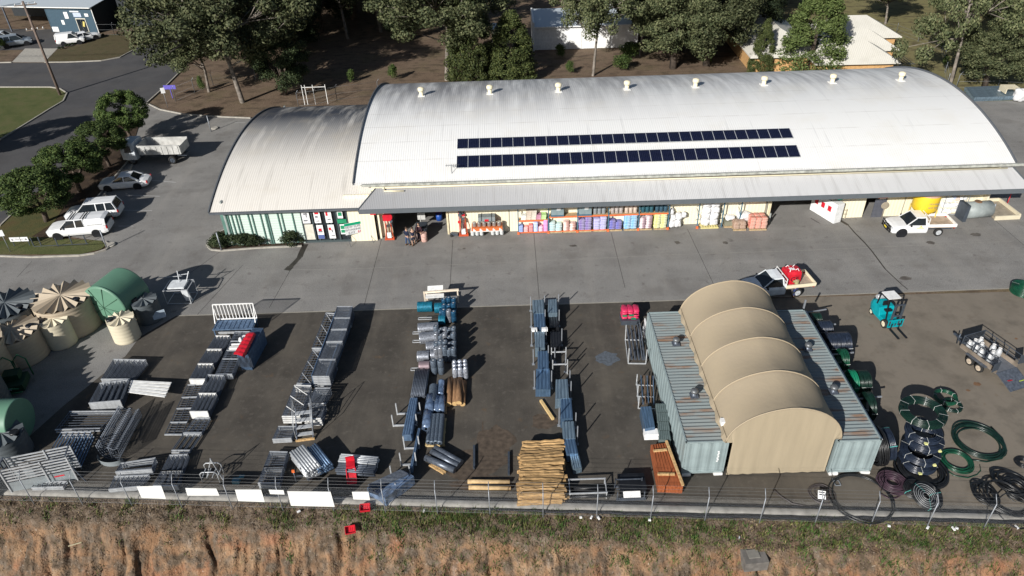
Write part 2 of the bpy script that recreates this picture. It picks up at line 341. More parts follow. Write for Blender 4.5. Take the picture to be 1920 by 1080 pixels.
clay = nzr(.9, [(.14, .08, .045), (.22, .13, .075), (.29, .19, .115), (.24, .2, .17)], [.3, .45, .58, .72], (1, .5, .5))
soil = nzr(2.2, [(.06, .045, .03), (.12, .09, .065), (.18, .15, .12)], [.3, .5, .72], seed=40)
cx = nzr(.35, [(.3, .125, .07), (.24, .14, .08)], [.4, .6], seed=90)
sx = N.new('ShaderNodeSeparateXYZ'); L.new(ge.outputs['Position'], sx.inputs[0])
zr = N.new('ShaderNodeMapRange'); zr.inputs['From Min'].default_value = -.55; zr.inputs['From Max'].default_value = -1.15; L.new(sx.outputs[2], zr.inputs[0])
nb = N.new('ShaderNodeTexNoise'); nb.inputs['Scale'].default_value = 1.3; nb.inputs['Detail'].default_value = 7; L.new(ge.outputs['Position'], nb.inputs['Vector'])
nm = N.new('ShaderNodeMapRange'); nm.inputs['From Min'].default_value = .4; nm.inputs['From Max'].default_value = .6; L.new(nb.outputs[0], nm.inputs[0])
ml = N.new('ShaderNodeMath'); ml.operation = 'MULTIPLY'; L.new(zr.outputs[0], ml.inputs[0]); L.new(nm.outputs[0], ml.inputs[1])
c1 = mixn(N, L, mul(N, L, blot(N, L, ge, .4, .45, .6, 71), .7), clay, cx)
c2 = mixn(N, L, ml.outputs[0], soil, c1)
c3 = mixn(N, L, mul(N, L, blot(N, L, ge, 7., .62, .72, 77), .8), c2, (.42, .36, .3))
c4 = mixn(N, L, mul(N, L, blot(N, L, ge, 5., .58, .7, 55), .7), c3, (.05, .035, .025))
L.new(c4, bs.inputs['Base Color'])
nf = N.new('ShaderNodeTexNoise'); nf.inputs['Scale'].default_value = 9; nf.inputs['Detail'].default_value = 8; L.new(ge.outputs['Position'], nf.inputs['Vector'])
bp = N.new('ShaderNodeBump'); bp.inputs['Distance'].default_value = .12; L.new(nf.outputs[0], bp.inputs['Height']); L.new(bp.outputs[0], bs.inputs['Normal'])
def bank_z(x, t):
    top = 1.15 + .4 * noise.noise((x * .25, 3.1, 0)) + .3 * noise.noise((x * .8, 7, 0))
    if x > -8: top += .45 * min(1, (x + 8) / 14)
    z = -.06 - .42 * min(t, top)
    if t > top:
        u = t - top
        z -= 1.05 * u if u < 2.6 else 2.73 + .45 * (u - 2.6)
        dn = 1 - math.exp(-u * 2)
        gl = abs(noise.noise((x * .75 + .9 * noise.noise((x * .35, t * .6, 2)), t * .3, 5.)))
        gl2 = abs(noise.noise((x * 2.3, t * .5, 9.)))
        z -= dn * (.42 * max(0, 1 - gl * 3.4) + .16 * max(0, 1 - gl2 * 3.5)) * max(0, .8 + 1.6 * noise.noise((x * .22, 1, 0)) + (.35 if x < -8 else 0))
    z += .13 * noise.fractal((x * 1.5, t * 1.3, 1.), .85, 2., 5) * min(1, t * 3)
    return z
b = MB(); nx, ny = 860, 90
for j in range(ny + 1):
    t = 7.5 * (j / ny) ** 1.35
    for i in range(nx + 1):
        x = -36 + 72 * i / nx; b.v.append(Vector((x, FY(x) + .36 - t, bank_z(x, t))))
for j in range(ny):
    for i in range(nx):
        k = j * (nx + 1) + i; b.f.append((k, k + nx + 1, k + nx + 2, k + 1)); b.mi.append(0); b.sm.append(True)
tag(b.build('embankment', bankm), kind='structure')
# weeds on the bank
def blades(name, spots, mats, hs, label, cat, zf):
    b = MB(); rr = random.Random(11)
    for (x, t, n_, sp, h, mi) in spots:
        for k in range(n_):
            px, pt = x + rr.gauss(0, sp), t + rr.gauss(0, sp * .7)
            z = zf(px, max(0, pt)); hh = h * rr.uniform(.5, 1.3); a = rr.uniform(0, 6.28); w_ = rr.uniform(.012, .03) * (1 + h)
            dx, dy = math.cos(a), math.sin(a); ln = rr.uniform(.2, .9) * hh
            y = FY(px) + .36 - pt; p0 = Vector((px, y, z - .02))
            b.cur = mi if rr.random() < .8 else rr.randrange(len(mats))
            b.add([p0 + Vector((-dy * w_, dx * w_, 0)), p0 + Vector((dy * w_, -dx * w_, 0)), p0 + Vector((dx * ln + rr.gauss(0, .02), dy * ln, hh))], [(0, 1, 2)])
    o = b.build(name, mats); return tag(o, label, cat, kind='stuff')
wg = mat('weed_green', (.05, .10, .018), .8, var=.3, sc=1, coord='Object'); wd = mat('weed_dry', (.26, .2, .11), .9, var=.3, sc=1); wo_ = mat('weed_olive', (.10, .11, .03), .85, var=.3, sc=1); wb = mat('weed_brown', (.1, .07, .05), .9, var=.3, sc=1)
sp = []; rr = random.Random(21)
for i in range(5200):
    x = rr.uniform(-34, 34); d = noise.noise((x * .35, 4, 0)) + .6 * noise.noise((x * 1.1, 9, 0))
    if -9 < x < 1.5 or 3 < x < 9: d += .5
    if x > 9: d += .35
    if x < -11: d -= .05
    t = abs(rr.gauss(.6, .5)) + .02
    if x > -2: t = abs(rr.gauss(.8, .7)) + .02
    if rr.random() < .42: t = rr.uniform(.1, 4.2)
    if x < -9 and rr.random() < .45: continue
    if d + rr.gauss(0, .2) > .22: sp.append((x, t, rr.randrange(8, 22), .13, rr.uniform(.1, .28), 0 if rr.random() < .45 else 2))
    else: sp.append((x, t, rr.randrange(5, 14), .16, rr.uniform(.06, .18), rr.choice([1, 3, 3, 3])))
blades('weeds', sp, [wg, wd, wo_, wb], None, 'green and dry weeds covering the top of the clay bank', 'weeds', bank_z)
# ================================================================ big shed
AY, AZ, AR = 68.99, -24.06, 32.0           # arch centre and radius
def corr(name, base, pitch, axis='X', depth=.009, streak=None, rough=.45, metal=.0):
    m = bpy.data.materials.new(name); m.use_nodes = True; t = m.node_tree; N = t.nodes; L = t.links
    b = N['Principled BSDF']; b.inputs['Roughness'].default_value = rough; b.inputs['Metallic'].default_value = metal
    ge = N.new('ShaderNodeNewGeometry'); wv = N.new('ShaderNodeTexWave'); wv.bands_direction = axis; wv.inputs['Scale'].default_value = 6.2832 / pitch / 20
    L.new(ge.outputs['Position'], wv.inputs['Vector'])
    bp = N.new('ShaderNodeBump'); bp.inputs['Distance'].default_value = depth; L.new(wv.outputs[0], bp.inputs['Height']); L.new(bp.outputs[0], b.inputs['Normal'])
    rgb = N.new('ShaderNodeRGB'); rgb.outputs[0].default_value = (*base, 1); o = rgb.outputs[0]
    if streak: o = streak(N, L, ge, o)
    L.new(o, b.inputs['Base Color']); return m
def roofdirt(N, L, ge, o):
    back = axis_ramp(N, L, ge, 1, 63, 72.5)
    left = axis_ramp(N, L, ge, 0, 34, -8)
    st = blot(N, L, ge, .9, .3, .6, 3, (1, .12, .3))
    k = mul(N, L, mul(N, L, back, st), left)
    o = mixn(N, L, mul(N, L, k, .85), o, (.16, .16, .175))
    o = mixn(N, L, mul(N, L, mul(N, L, axis_ramp(N, L, ge, 1, 66.5, 72), blot(N, L, ge, 1.5, .4, .62, 63, (1, .1, .2))), .55), o, (.22, .22, .23))
    s2 = blot(N, L, ge, 2.6, .6, .74, 13, (1, .05, .1))
    o = mixn(N, L, mul(N, L, s2, .33), o, (.3, .3, .31))
    # lap lines of the sheets
    wv = N.new('ShaderNodeTexWave'); wv.bands_direction = 'Y'; wv.inputs['Scale'].default_value = 6.2832 / 2.4 / 20; wv.inputs['Distortion'].default_value = .3; L.new(ge.outputs['Position'], wv.inputs['Vector'])
    mr = N.new('ShaderNodeMapRange'); mr.inputs['From Min'].default_value = .985; mr.inputs['From Max'].default_value = 1; L.new(wv.outputs[0], mr.inputs[0])
    o = mixn(N, L, mul(N, L, mul(N, L, mr.outputs[0], blot(N, L, ge, .5, .4, .6, 91)), .3), o, (.35, .33, .3))
    o = mixn(N, L, mul(N, L, blot(N, L, ge, 3.2, .735, .76, 23), .6), o, (.12, .11, .1))
    return mixn(N, L, mul(N, L, blot(N, L, ge, .3, .5, .75, 31), .25), o, (.6, .55, .45))
roofm = corr('white_roof', (.74, .74, .73), .2, streak=roofdirt)
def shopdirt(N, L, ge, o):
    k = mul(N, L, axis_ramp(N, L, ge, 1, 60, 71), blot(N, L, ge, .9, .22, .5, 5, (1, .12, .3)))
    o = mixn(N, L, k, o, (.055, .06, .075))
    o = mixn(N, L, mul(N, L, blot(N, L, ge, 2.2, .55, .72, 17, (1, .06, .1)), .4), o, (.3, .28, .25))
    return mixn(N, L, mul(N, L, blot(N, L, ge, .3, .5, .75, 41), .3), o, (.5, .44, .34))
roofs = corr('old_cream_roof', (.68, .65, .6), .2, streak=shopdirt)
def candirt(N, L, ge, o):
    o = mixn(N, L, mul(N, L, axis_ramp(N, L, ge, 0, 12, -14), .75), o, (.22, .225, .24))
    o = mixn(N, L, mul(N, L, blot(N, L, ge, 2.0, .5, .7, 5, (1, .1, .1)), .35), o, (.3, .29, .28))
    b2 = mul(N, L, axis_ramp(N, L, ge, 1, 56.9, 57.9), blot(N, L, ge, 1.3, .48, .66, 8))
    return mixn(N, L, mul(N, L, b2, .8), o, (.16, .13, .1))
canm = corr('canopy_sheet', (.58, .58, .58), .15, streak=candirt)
wallm = corr('cream_wall', (.8, .735, .56), .3, depth=.012)
mintm = corr('mint_wall', (.55, .66, .6), .25, axis='Z', depth=.012)
greyt = mat('grey_trim', (.09, .1, .115), .5)
cconc = mat('shed_floor', (.2, .19, .18), .7)
def arch(name, x0, x1, y0, y1, cy, cz, r, th, m, parent, n=44):
    b = MB(); k = 0
    for i in range(n + 1):
        y = y0 + (y1 - y0) * i / n; z = cz + math.sqrt(r * r - (y - cy) ** 2)
        for (x, dz) in ((x0, 0), (x1, 0), (x1, -th), (x0, -th)): b.v.append(Vector((x, y, z + dz)))
    for i in range(n):
        a = i * 4; c = a + 4
        for q, s in (((a, c, c + 1, a + 1)[::-1], True), ((a + 2, c + 2, c + 3, a + 3)[::-1], True), ((a + 1, a + 2, c + 2, c + 1), False), ((a, c, c + 3, a + 3), False)):
            b.f.append(q); b.mi.append(0); b.sm.append(False)
    return b.build(name, m, parent)
az = lambda y: AZ + math.sqrt(AR * AR - (y - AY) ** 2)
XL, XR, WY, BY = -11.9, 43.5, 56.55, 81.4
shed = empty('warehouse', (16, 69, 0), 0, 'long cream warehouse with a huge white curved roof and grey canopy along its front', 'warehouse')
sp_ = Vector((16, 69, 0))
def ch(b, name, m, parent=shed):
    for v in b.v: v -= sp_
    return b.build(name, m, parent)
o = arch('roof', XL - 1.45, XR + .2, 56.3, 81.7, AY, AZ, AR, .12, roofm, None); o.parent = shed; o.matrix_parent_inverse = Matrix.Translation(-sp_)
rf = o
for x in (XL - 1.5, XR + .24):
    b = MB(); P = [(x, y, az(y) + .02) for y in [56.3 + i * (25.4 / 30) for i in range(31)]]
    for a, c in zip(P, P[1:]): b.bar(a, c, .1, .3)
    ch(b, 'verge_trim', greyt)
b = MB(); b.box((16, 56.2, 5.2), (57.3, .18, .2)); ch(b, 'gutter', mat('old_gutter', (.35, .36, .33), .6, var=.3))
b = MB(); b.tube([(XL + 1, 56.05, 4.98), (XR - .5, 56.05, 4.98)], .06); b.tube([(XL + 1.2, 56.1, 5.0), (XL + 1.2, 55.7, 4.86), (XL + 2.9, 55.7, 4.83)], .07); ch(b, 'rain_pipe', cream)
# walls with the two roller openings
xo = [gy(x, 430, WY).x for x in (735, 842, 1437, 1552)]
def yw(x): return 56.35 + (x + 12) * .016
b = MB()
def wseg(x0, x1, z0, z1):
    ya, yb = yw(x0), yw(x1)
    b.add([(x0, ya, z0), (x1, yb, z0), (x1, yb, z1), (x0, ya, z1), (x0, ya + .2, z0), (x1, yb + .2, z0), (x1, yb + .2, z1), (x0, ya + .2, z1)], [(0, 1, 2, 3), (5, 4, 7, 6), (1, 5, 6, 2), (4, 0, 3, 7), (3, 2, 6, 7), (0, 4, 5, 1)])
xd = [gy(x, 420, WY + .5).x for x in (1612, 1632)]
XE = 42.9
for q in ((XL, xo[0]), (xo[1], xo[2]), (xo[3], xd[0]), (xd[1], XE)): wseg(q[0], q[1], 0, 5.25)
for q in ((xo[0], xo[1]), (xo[2], xo[3]), (xd[0], xd[1])): wseg(q[0], q[1], 3.7, 5.25)
ch(b, 'front_wall', wallm)
def gable(x, m_):
    b = MB(); n = 20; ys = [56.6 + (81.2 - 56.6) * i / n for i in range(n + 1)]
    prof = [(y, az(y) - .14) for y in ys]
    vs = [(x, ys[0], 0), (x, ys[-1], 0)] + [(x, y, z) for y, z in prof[::-1]]
    vs2 = [(a + .15, b_, c) for a, b_, c in vs]; k = len(vs)
    b.add(vs + vs2, [tuple(range(k)), tuple(range(k, 2 * k))[::-1]] + [(i, i + k, (i + 1) % k + k, (i + 1) % k) for i in range(k)])
    return ch(b, 'end_wall', m_)
gable(XL + .02, wallm); gable(XE - .2, wallm)
b = MB(); b.box((15.5, 81.2, 2.7), (54.4, .15, 5.4)); ch(b, 'back_wall', wallm)
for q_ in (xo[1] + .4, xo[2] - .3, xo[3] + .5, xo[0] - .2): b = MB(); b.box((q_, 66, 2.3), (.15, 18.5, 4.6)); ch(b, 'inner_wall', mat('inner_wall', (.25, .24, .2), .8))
b = MB()
for x in (xo[0] + .05, xo[1] - .05, xo[2] + .05, xo[3] - .05): b = MB(); b.box((x, yw(x) - .06, 1.85), (.16, .1, 3.7)); ch(b, 'door_frame', mat('frame_cream', (.66, .58, .4), .5))
pass
b = MB(); wallseam = [gy(x, 420, WY).x for x in (955, 1210, 1350, 1738, 1690)]
for x in wallseam: b = MB(); b.box((x, yw(x) - .015, 2.4), (.07, .03, 4.8)); ch(b, 'downpipe', mat('seam_grey', (.3, .3, .25), .6))
# canopy
def cq(x0, y0, z0a, x1, y1, z1a): pass
CFa, CFb = g(672, 394, 4.1), g(1935, 354, 4.1)
CBa, CBb = Vector((g(706, 347, 5.05).x, 56.2, 4.9)), Vector((43.6, 56.3, 4.9))
b = MB(); th = Vector((0, 0, -.05))
b.add([CFa, CFb, CBb, CBa, CFa + th, CFb + th, CBb + th, CBa + th], [(0, 1, 2, 3), (7, 6, 5, 4), (0, 4, 5, 1), (1, 5, 6, 2), (3, 2, 6, 7), (0, 3, 7, 4)])
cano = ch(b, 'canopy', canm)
b = MB(); dn = Vector((0, -.04, -.16)); b.bar(CFa + dn, CFb + dn, .07, .4); b.bar(CFa + Vector((-.05, 0, -.1)), CBa + Vector((-.05, 0, -.1)), .08, .32); b.bar(CFb + Vector((.05, 0, -.1)), CBb + Vector((.05, 0, -.1)), .08, .32)
ch(b, 'canopy_fascia', mat('fascia_grey', (.105, .12, .135), .5, var=.05))
# roof ventilators
V0 = empty('roof_ventilator', (-8.44, 70.4, az(70.4)), 0, '', 'roof vent', 'ventilators along the ridge of the white roof')
b = MB(); b.lathe([(.21, -.1), (.21, .55)], n=14, capb=False); b.build('throat', cream, V0)
b = MB(); b.lathe([(.3, .5), (.33, .56), (.33, .76), (.27, .84), (.08, .9)], n=14); b.build('cap', cream, V0)
b = MB(); b.box((0, 0, .02), (.7, .7, .05)); b.build('flashing', whitep, V0)
for i in range(8):
    lb = ORD[i] + ' cream ridge ventilator from the left end of the white curved roof'
    if i == 0: V0['label'] = lb
    else: ctree(V0, (-8.44 + i * 6.86, 70.4, az(70.4)), label=lb)
# solar panels
pnl = bpy.data.materials.new('solar_cells'); pnl.use_nodes = True; t = pnl.node_tree; N = t.nodes; L = t.links; bs = N['Principled BSDF']
bs.inputs['Roughness'].default_value = .12
tc = N.new('ShaderNodeTexCoord'); br = N.new('ShaderNodeTexBrick'); br.offset = 0; br.inputs['Scale'].default_value = 1
br.inputs['Color1'].default_value = (.004, .006, .02, 1); br.inputs['Color2'].default_value = (.006, .008, .028, 1); br.inputs['Mortar'].default_value = (.03, .035, .06, 1)
br.inputs['Brick Width'].default_value = .16; br.inputs['Row Height'].default_value = .16; br.inputs['Mortar Size'].default_value = .006
L.new(tc.outputs['Object'], br.inputs['Vector']); L.new(br.outputs[0], bs.inputs['Base Color'])
def panel(L_):
    b = MB(); b.box((0, 0, .0), (.955, L_ - .05, .03)); e = b.build('cells', pnl)
    b = MB()
    for s in (-1, 1): b.box((s * .487, 0, .004), (.022, L_, .042)); b.box((0, s * (L_ / 2 - .011), .004), (.952, .022, .042))
    r_ = empty('solar_panel', (0, 0, 0), 0, '', 'solar panel', 'solar panels in two rows on the white roof'); e.parent = r_
    f = b.build('frame', galvl, r_); return r_
for row, (ya, yb) in enumerate(((57.55, 58.95), (59.85, 61.2))):
    base = None; Lr = math.hypot(yb - ya, az(yb) - az(ya)); an = math.atan2(az(yb) - az(ya), yb - ya)
    for i in range(30):
        x = -4.0 + i * 1.0; y = (ya + yb) / 2; lb = f'dark solar panel, {ORD[i]} from the left in the ' + ('lower' if row == 0 else 'upper') + ' roof row'
        if base is None: base = panel(Lr); o = base; o['label'] = lb
        else: o = ctree(base, label=lb)
        o.location = (x, y, (az(ya) + az(yb)) / 2 + .11); o.rotation_euler = (an, 0, 0)
# tv antenna
b = MB(); p = Vector((-4.9, 57.1, 5.6)); b.tube([p, p + Vector((0, 0, .9))], .025); b.tube([p + Vector((-.5, 0, .8)), p + Vector((.7, .1, .8))], .02)
for i in range(6): b.tube([p + Vector((-.4 + i * .2, -.3, .82)), p + Vector((-.4 + i * .2, .3, .82))], .012)
tag(b.build('antenna', dsteel), 'small television antenna on the roof edge left of the solar panels', 'antenna')
# ---------------------------------------------------------------- shop shed on the left
SY, SZ, SR = 67., -26.9, 33.2
sz_ = lambda y: SZ + math.sqrt(SR * SR - (y - SY) ** 2)
shop = empty('shop_building', (-19, 66, 0), 0, 'smaller curved roof shop joined to the left end of the warehouse', 'shop')
sp_ = Vector((-19, 66, 0))
def chs(b, name, m): return ch(b, name, m, shop)
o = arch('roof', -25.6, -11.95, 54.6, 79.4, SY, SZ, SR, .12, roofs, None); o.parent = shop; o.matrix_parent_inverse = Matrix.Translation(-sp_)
b = MB(); P = [(-25.68, y, sz_(y)) for y in [54.6 + i * (24.8 / 30) for i in range(31)]]
for a, c in zip(P, P[1:]): b.bar(a, c, .1, .24)
b.box((-18.8, 54.5, 3.85), (13.6, .16, .18)); chs(b, 'verge_trim', greyt)
SWY = 55.75; sx_ = lambda px: gy(px, 430, SWY).x
b = MB(); b.box(((-24.9 + sx_(569)) / 2, SWY, 1.9), (sx_(569) + 24.9, .15, 3.8)); chs(b, 'mint_wall', mintm)
b = MB(); b.box(((sx_(655) - 11.9) / 2, SWY, 2.3), (-11.9 - sx_(655), .15, 4.6)); b.box((-11.6, 61, 2.4), (.15, 10, 4.8)); chs(b, 'cream_wall', wallm)
b = MB(); b.box((-24.85, 67, 2.2), (.15, 23, 4.4)); b.box((-18.5, 79, 2), (13, .15, 4)); chs(b, 'side_wall', mat('side_wall', (.3, .33, .32), .6))
gp = mat('green_grey_post', (.1, .2, .17), .5)
b = MB()
for px in (440, 447, 455, 461, 478, 485, 501, 510, 514, 533, 540, 560): b.box((sx_(px) - .25, SWY - .12, 1.9), (.09, .1, 3.8))
b.box((-24.95, SWY - .1, 1.9), (.5, .25, 3.8)); chs(b, 'wall_post', gp)
b = MB(); xa, xb = sx_(571), sx_(655); b.box(((xa + xb) / 2, SWY + .1, 1.9), (xb - xa, .1, 3.8)); sf = chs(b, 'shop_front_glass', glass)
b = MB()
for px in (571, 590, 597, 617, 624, 636, 655): b.box((sx_(px), SWY - .02, 1.9), (.12, .14, 3.8))
b.box(((xa + xb) / 2, SWY - .03, .1), (xb - xa, .15, .2)); b.box(((xa + xb) / 2, SWY - .03, 3.75), (xb - xa, .15, .25)); chs(b, 'shop_front_frame', mat('dark_frame', (.06, .08, .085), .4))
pw = mat('poster_white', (.75, .76, .76), .4)
def poster(px0, px1, z0, z1, mats, parts, name='poster'):
    x0, x1 = sx_(px0), sx_(px1); e = Vector(((x0 + x1) / 2, SWY - .13, (z0 + z1) / 2)); b = MB()
    b.box(e, (x1 - x0, .02, z1 - z0))
    b.cur = 1
    for k, (u, v, du, dv, mi) in enumerate(parts): b.cur = mi; b.box((x0 + (x1 - x0) * u, SWY - .148 - k * .001, z0 + (z1 - z0) * v), (du * (x1 - x0), .012, dv * (z1 - z0)))
    return ch(b, name, mats, shop)
gd = mat('poster_grey', (.2, .2, .22), .5); pb = mat('poster_blue', (.08, .12, .3), .5); pt = mat('poster_cream', (.6, .58, .5), .5)
ps = [pw, gd, redp, pb, green, pt]
poster(572, 586, 2.0, 3.5, ps, [(.5, .62, .5, .1, 1), (.6, .55, .15, .3, 1), (.4, .2, .5, .1, 1)])
poster(573, 589, .35, 1.9, [pt], [])
poster(594, 606, 2.0, 3.4, ps, [(.5, .7, .6, .14, 2), (.4, .45, .4, .14, 1), (.5, .15, .5, .06, 1)])
poster(595, 607, .4, 1.8, ps, [(.5, .65, .5, .2, 2), (.5, .52, .6, .1, 1), (.5, .15, .95, .28, 3)])
poster(615, 627, 2.0, 3.4, ps, [(.3, .65, .3, .3, 2), (.55, .25, .5, .08, 1)])
poster(616, 628, .4, 1.8, ps, [(.3, .7, .35, .2, 2), (.6, .55, .2, .2, 1), (.6, .2, .5, .08, 1)])
poster(638, 648, 2.4, 3.1, ps, [(.5, .6, .7, .5, 4)]); poster(636, 653, 1.9, 2.3, [green], []); poster(639, 650, .8, 1.8, ps, [(.5, .7, .8, .35, 4), (.5, .3, .8, .3, 4)])
poster(638, 644, 3.2, 3.6, [pw], [])
b = MB(); b.box((sx_(704), SWY - .1, 2.9), (.5, .03, .55)); b.cur = 1; b.box((sx_(704), SWY - .12, 2.95), (.22, .02, .2)); ch(b, 'wall_sign', [redp, pw], shop)
# things painted or fixed on the warehouse wall
sp_ = Vector((16, 69, 0))
def wsign(name, px0, px1, z0, z1, mats, parts=(), off=.06):
    x0, x1 = gy(px0, 420, WY).x, gy(px1, 420, WY).x; b = MB(); y = yw((x0 + x1) / 2) - off
    b.box(((x0 + x1) / 2, y, (z0 + z1) / 2), (abs(x1 - x0), .03, z1 - z0))
    for k, (u, v, du, dv, mi) in enumerate(parts): b.cur = mi; b.box((x0 + (x1 - x0) * u, y - .02 - k * .001, z0 + (z1 - z0) * v), (du * abs(x1 - x0), .012, dv * (z1 - z0)))
    return ch(b, name, mats)
yel = mat('sign_yellow', (.8, .5, .03), .5)
wsign('wall_sign', 717, 728, 3.1, 3.8, [yel, pw]); wsign('wall_sign', 1412, 1421, 3.6, 4.0, [yel])
wsign('wall_sign', 1595, 1600, 3.3, 3.7, [redp])
b = MB(); x0, x1 = xd[1] + .1, gy(1645, 420, WY).x + .2
b.box(((x0 + x1) / 2, yw(x0) - .07, 1.75), (x1 - x0 + .6, .06, 3.5)); dr = ch(b, 'grey_door', mat('door_grey', (.085, .09, .11), .5))
b = MB(); xm = (x0 + x1) / 2 + .1; y = yw(x0) - .11
for z, h_, w_, mi in ((2.75, .3, .35, 0), (2.38, .34, .6, 1), (2.05, .25, .85, 2), (1.87, .1, .55, 1)): b.cur = mi; b.box((xm, y, z), (w_, .02, h_))
ch(b, 'door_sign', [mat('lime_sign', (.6, .62, .1), .5), pw, orange])
text('NO', .2, black, shed, Vector((xm, y - .03, 2.38)) - sp_, (R(90), 0, 0))
# blue-green banner and shelves seen inside the left roller opening
b = MB(); b.box((gy(790, 400, 62).x, 61.9, 3.0), (2.6, .08, 1.7)); bn = ch(b, 'shop_banner', mat('banner_green', (.0, .33, .17), .5))
text('Stockfeed', .45, mat('banner_yellow', (.8, .7, .05), .5), shed, Vector((gy(790, 400, 62).x - .1, 61.84, 3.2)) - sp_, (R(90), 0, 0))
b = MB(); b.box((gy(798, 404, 62).x, 62, 1.1), (5.2, .1, 2.2)); ch(b, 'inner_counter', mat('counter_cream', (.6, .52, .38), .6))
b = MB(); b.box((gy(803, 400, 61.5).x, 61.8, 2.9), (1.2, .06, .9)); b.cur = 1; b.box((gy(803, 400, 61.5).x, 61.75, 2.7), (.8, .05, .4)); b.cur = 2; b.box((gy(815, 402, 61.5).x, 61.8, 2.8), (1.2, .06, 1.1)); ch(b, 'inner_sign', [pw, gd, mat('inner_orange', (.6, .35, .2), .6)])
# ================================================================ containers and fabric shelter
cblue = corr('container_blue', (.25, .32, .33), .28, depth=.05)
def cdirt(N, L, ge, o):
    o = mixn(N, L, mul(N, L, blot(N, L, ge, .8, .52, .66, 3, (.5, 2.2, 1)), .9), o, (.19, .105, .06))
    return mixn(N, L, mul(N, L, blot(N, L, ge, .5, .45, .7, 9), .4), o, (.25, .26, .25))
def container(ox, oy, yaw, label, lockx):
    L_, Wd, H = 12.19, 2.44, 2.59
    c = empty('shipping_container', (ox, oy, .12), yaw, label, 'shipping container', 'shipping containers carrying the fabric shelter')
    cm = mat('container_paint', (.25, .31, .32), .5, var=.1, sc=1.2); ct = _M.get('container_roof')
    if not ct:
        ct = corr('container_roof', (.2, .235, .24), 50, streak=cdirt, depth=0); _M['container_roof'] = ct
    # roof: transverse corrugations as real geometry
    b = MB(); n = int(L_ / .14); prof = []
    for i in range(n + 1):
        y = .1 + (L_ - .2) * i / n; prof.append((y, H - .02 - (.06 if i % 2 else 0)))
    for (y, z) in prof: b.v += [Vector((.06, y, z)), Vector((Wd - .06, y, z))]
    for i in range(len(prof) - 1): b.f.append((2 * i, 2 * i + 1, 2 * i + 3, 2 * i + 2)); b.mi.append(0); b.sm.append(False)
    b.build('roof', ct, c)
    b = MB()
    for x in (.04, Wd - .04): b.box((x, L_ / 2, H - .04), (.08, L_, .08)); b.box((x, L_ / 2, .08), (.08, L_, .16)); b.box((x, .05, H / 2), (.1, .1, H)); b.box((x, L_ - .05, H / 2), (.1, .1, H))
    for y in (.04, L_ - .04): b.box((Wd / 2, y, H - .05), (Wd, .08, .1)); b.box((Wd / 2, y, .08), (Wd, .08, .14))
    b.build('frame', cm, c)
    b = MB()                                 # corrugated side and end walls
    def corrw(p, d, nrm, ln):
        m_ = int(ln / .14); pr = []
        for i in range(m_ + 1):
            q = i % 4; off = .0 if q in (0, 1) else -.04
            pr.append(Vector(p) + Vector(d) * (ln * i / m_) + Vector(nrm) * off)
        o_ = len(b.v)
        for q in pr: b.v += [Vector((q.x, q.y, .15)), Vector((q.x, q.y, H - .08))]
        for i in range(m_): b.f.append((o_ + 2 * i, o_ + 2 * i + 2, o_ + 2 * i + 3, o_ + 2 * i + 1)); b.mi.append(0); b.sm.append(False)
    corrw((.0, .1, 0), (0, 1, 0), (-1, 0, 0), L_ - .2); corrw((Wd, .1, 0), (0, 1, 0), (1, 0, 0), L_ - .2); corrw((.1, .0, 0), (1, 0, 0), (0, -1, 0), Wd - .2); corrw((.1, L_, 0), (1, 0, 0), (0, 1, 0), Wd - .2)
    b.build('walls', cm, c)
    for x in (.3, Wd - .3):
        for y in (.35, L_ - .35):
            k = MB(); k.box((x, y, -.03), (.5, .9, .17)); k.build('support_block', whitep if y < 1 else concl, c)
    return c
CA = container(9.41, 27.91, .0016, 'left pale blue shipping container with rust streaked roof beside the steel stacks', 0)
CB = container(17.82, 27.65, .003, 'right pale blue shipping container next to the black pipe coils', 0)
b = MB()
for i in range(7): b.box((1.95 + (i % 2) * .03, -.012, 1.0 + i * .13), (.1, .015, .09))
b.build('number_marks', pw, CA)
WV = empty('spinning_vent', (0, 0, 0), 0, '', 'roof vent', 'spinning vents on the container roofs')
b = MB(); b.box((0, 0, .03), (.6, .6, .08)); b.lathe([(.2, .05), (.18, .3)], n=12, capb=False); b.build('base', galv, WV)
b = MB(); b.lathe([(.17, .3), (.27, .36), (.3, .47), (.25, .6), (.1, .66)], n=16); b.build('turbine', mat('vent_alloy', (.16, .17, .18), .45, .5), WV)
for i, (px, py, lb) in enumerate([(1267, 645, 'spinning vent at the far end of the left container roof'), (1301, 742, 'spinning vent at the near end of the left container roof'), (1514, 655, 'spinning vent at the far end of the right container roof'), (1562, 735, 'spinning vent at the near end of the right container roof')]):
    p = g(px, py, 2.72)
    if i: ctree(WV, p, label=lb)
    else: WV.location = p; WV['label'] = lb; WV.scale = (.8, .8, .8)
# fabric shelter: five bays between hoops, spanning the gap
tan = bpy.data.materials.new('tan_fabric'); tan.use_nodes = True; t = tan.node_tree; N = t.nodes; L = t.links; bs = N['Principled BSDF']; bs.inputs['Roughness'].default_value = .8
ge = N.new('ShaderNodeNewGeometry'); rg = N.new('ShaderNodeRGB'); rg.outputs[0].default_value = (.36, .295, .205, 1)
o_ = mixn(N, L, mul(N, L, blot(N, L, ge, .6, .4, .7, 3), .3), rg.outputs[0], (.3, .25, .19)); L.new(o_, bs.inputs['Base Color'])
nw = N.new('ShaderNodeTexNoise'); nw.inputs['Scale'].default_value = 3; nw.inputs['Detail'].default_value = 4; L.new(ge.outputs['Position'], nw.inputs['Vector']); bp = N.new('ShaderNodeBump'); bp.inputs['Distance'].default_value = .012; L.new(nw.outputs[0], bp.inputs['Height']); L.new(bp.outputs[0], bs.inputs['Normal'])
X0, X1 = 11.62, 18.02; Y0, Y1 = 27.8, 40.0; Z0 = 2.72
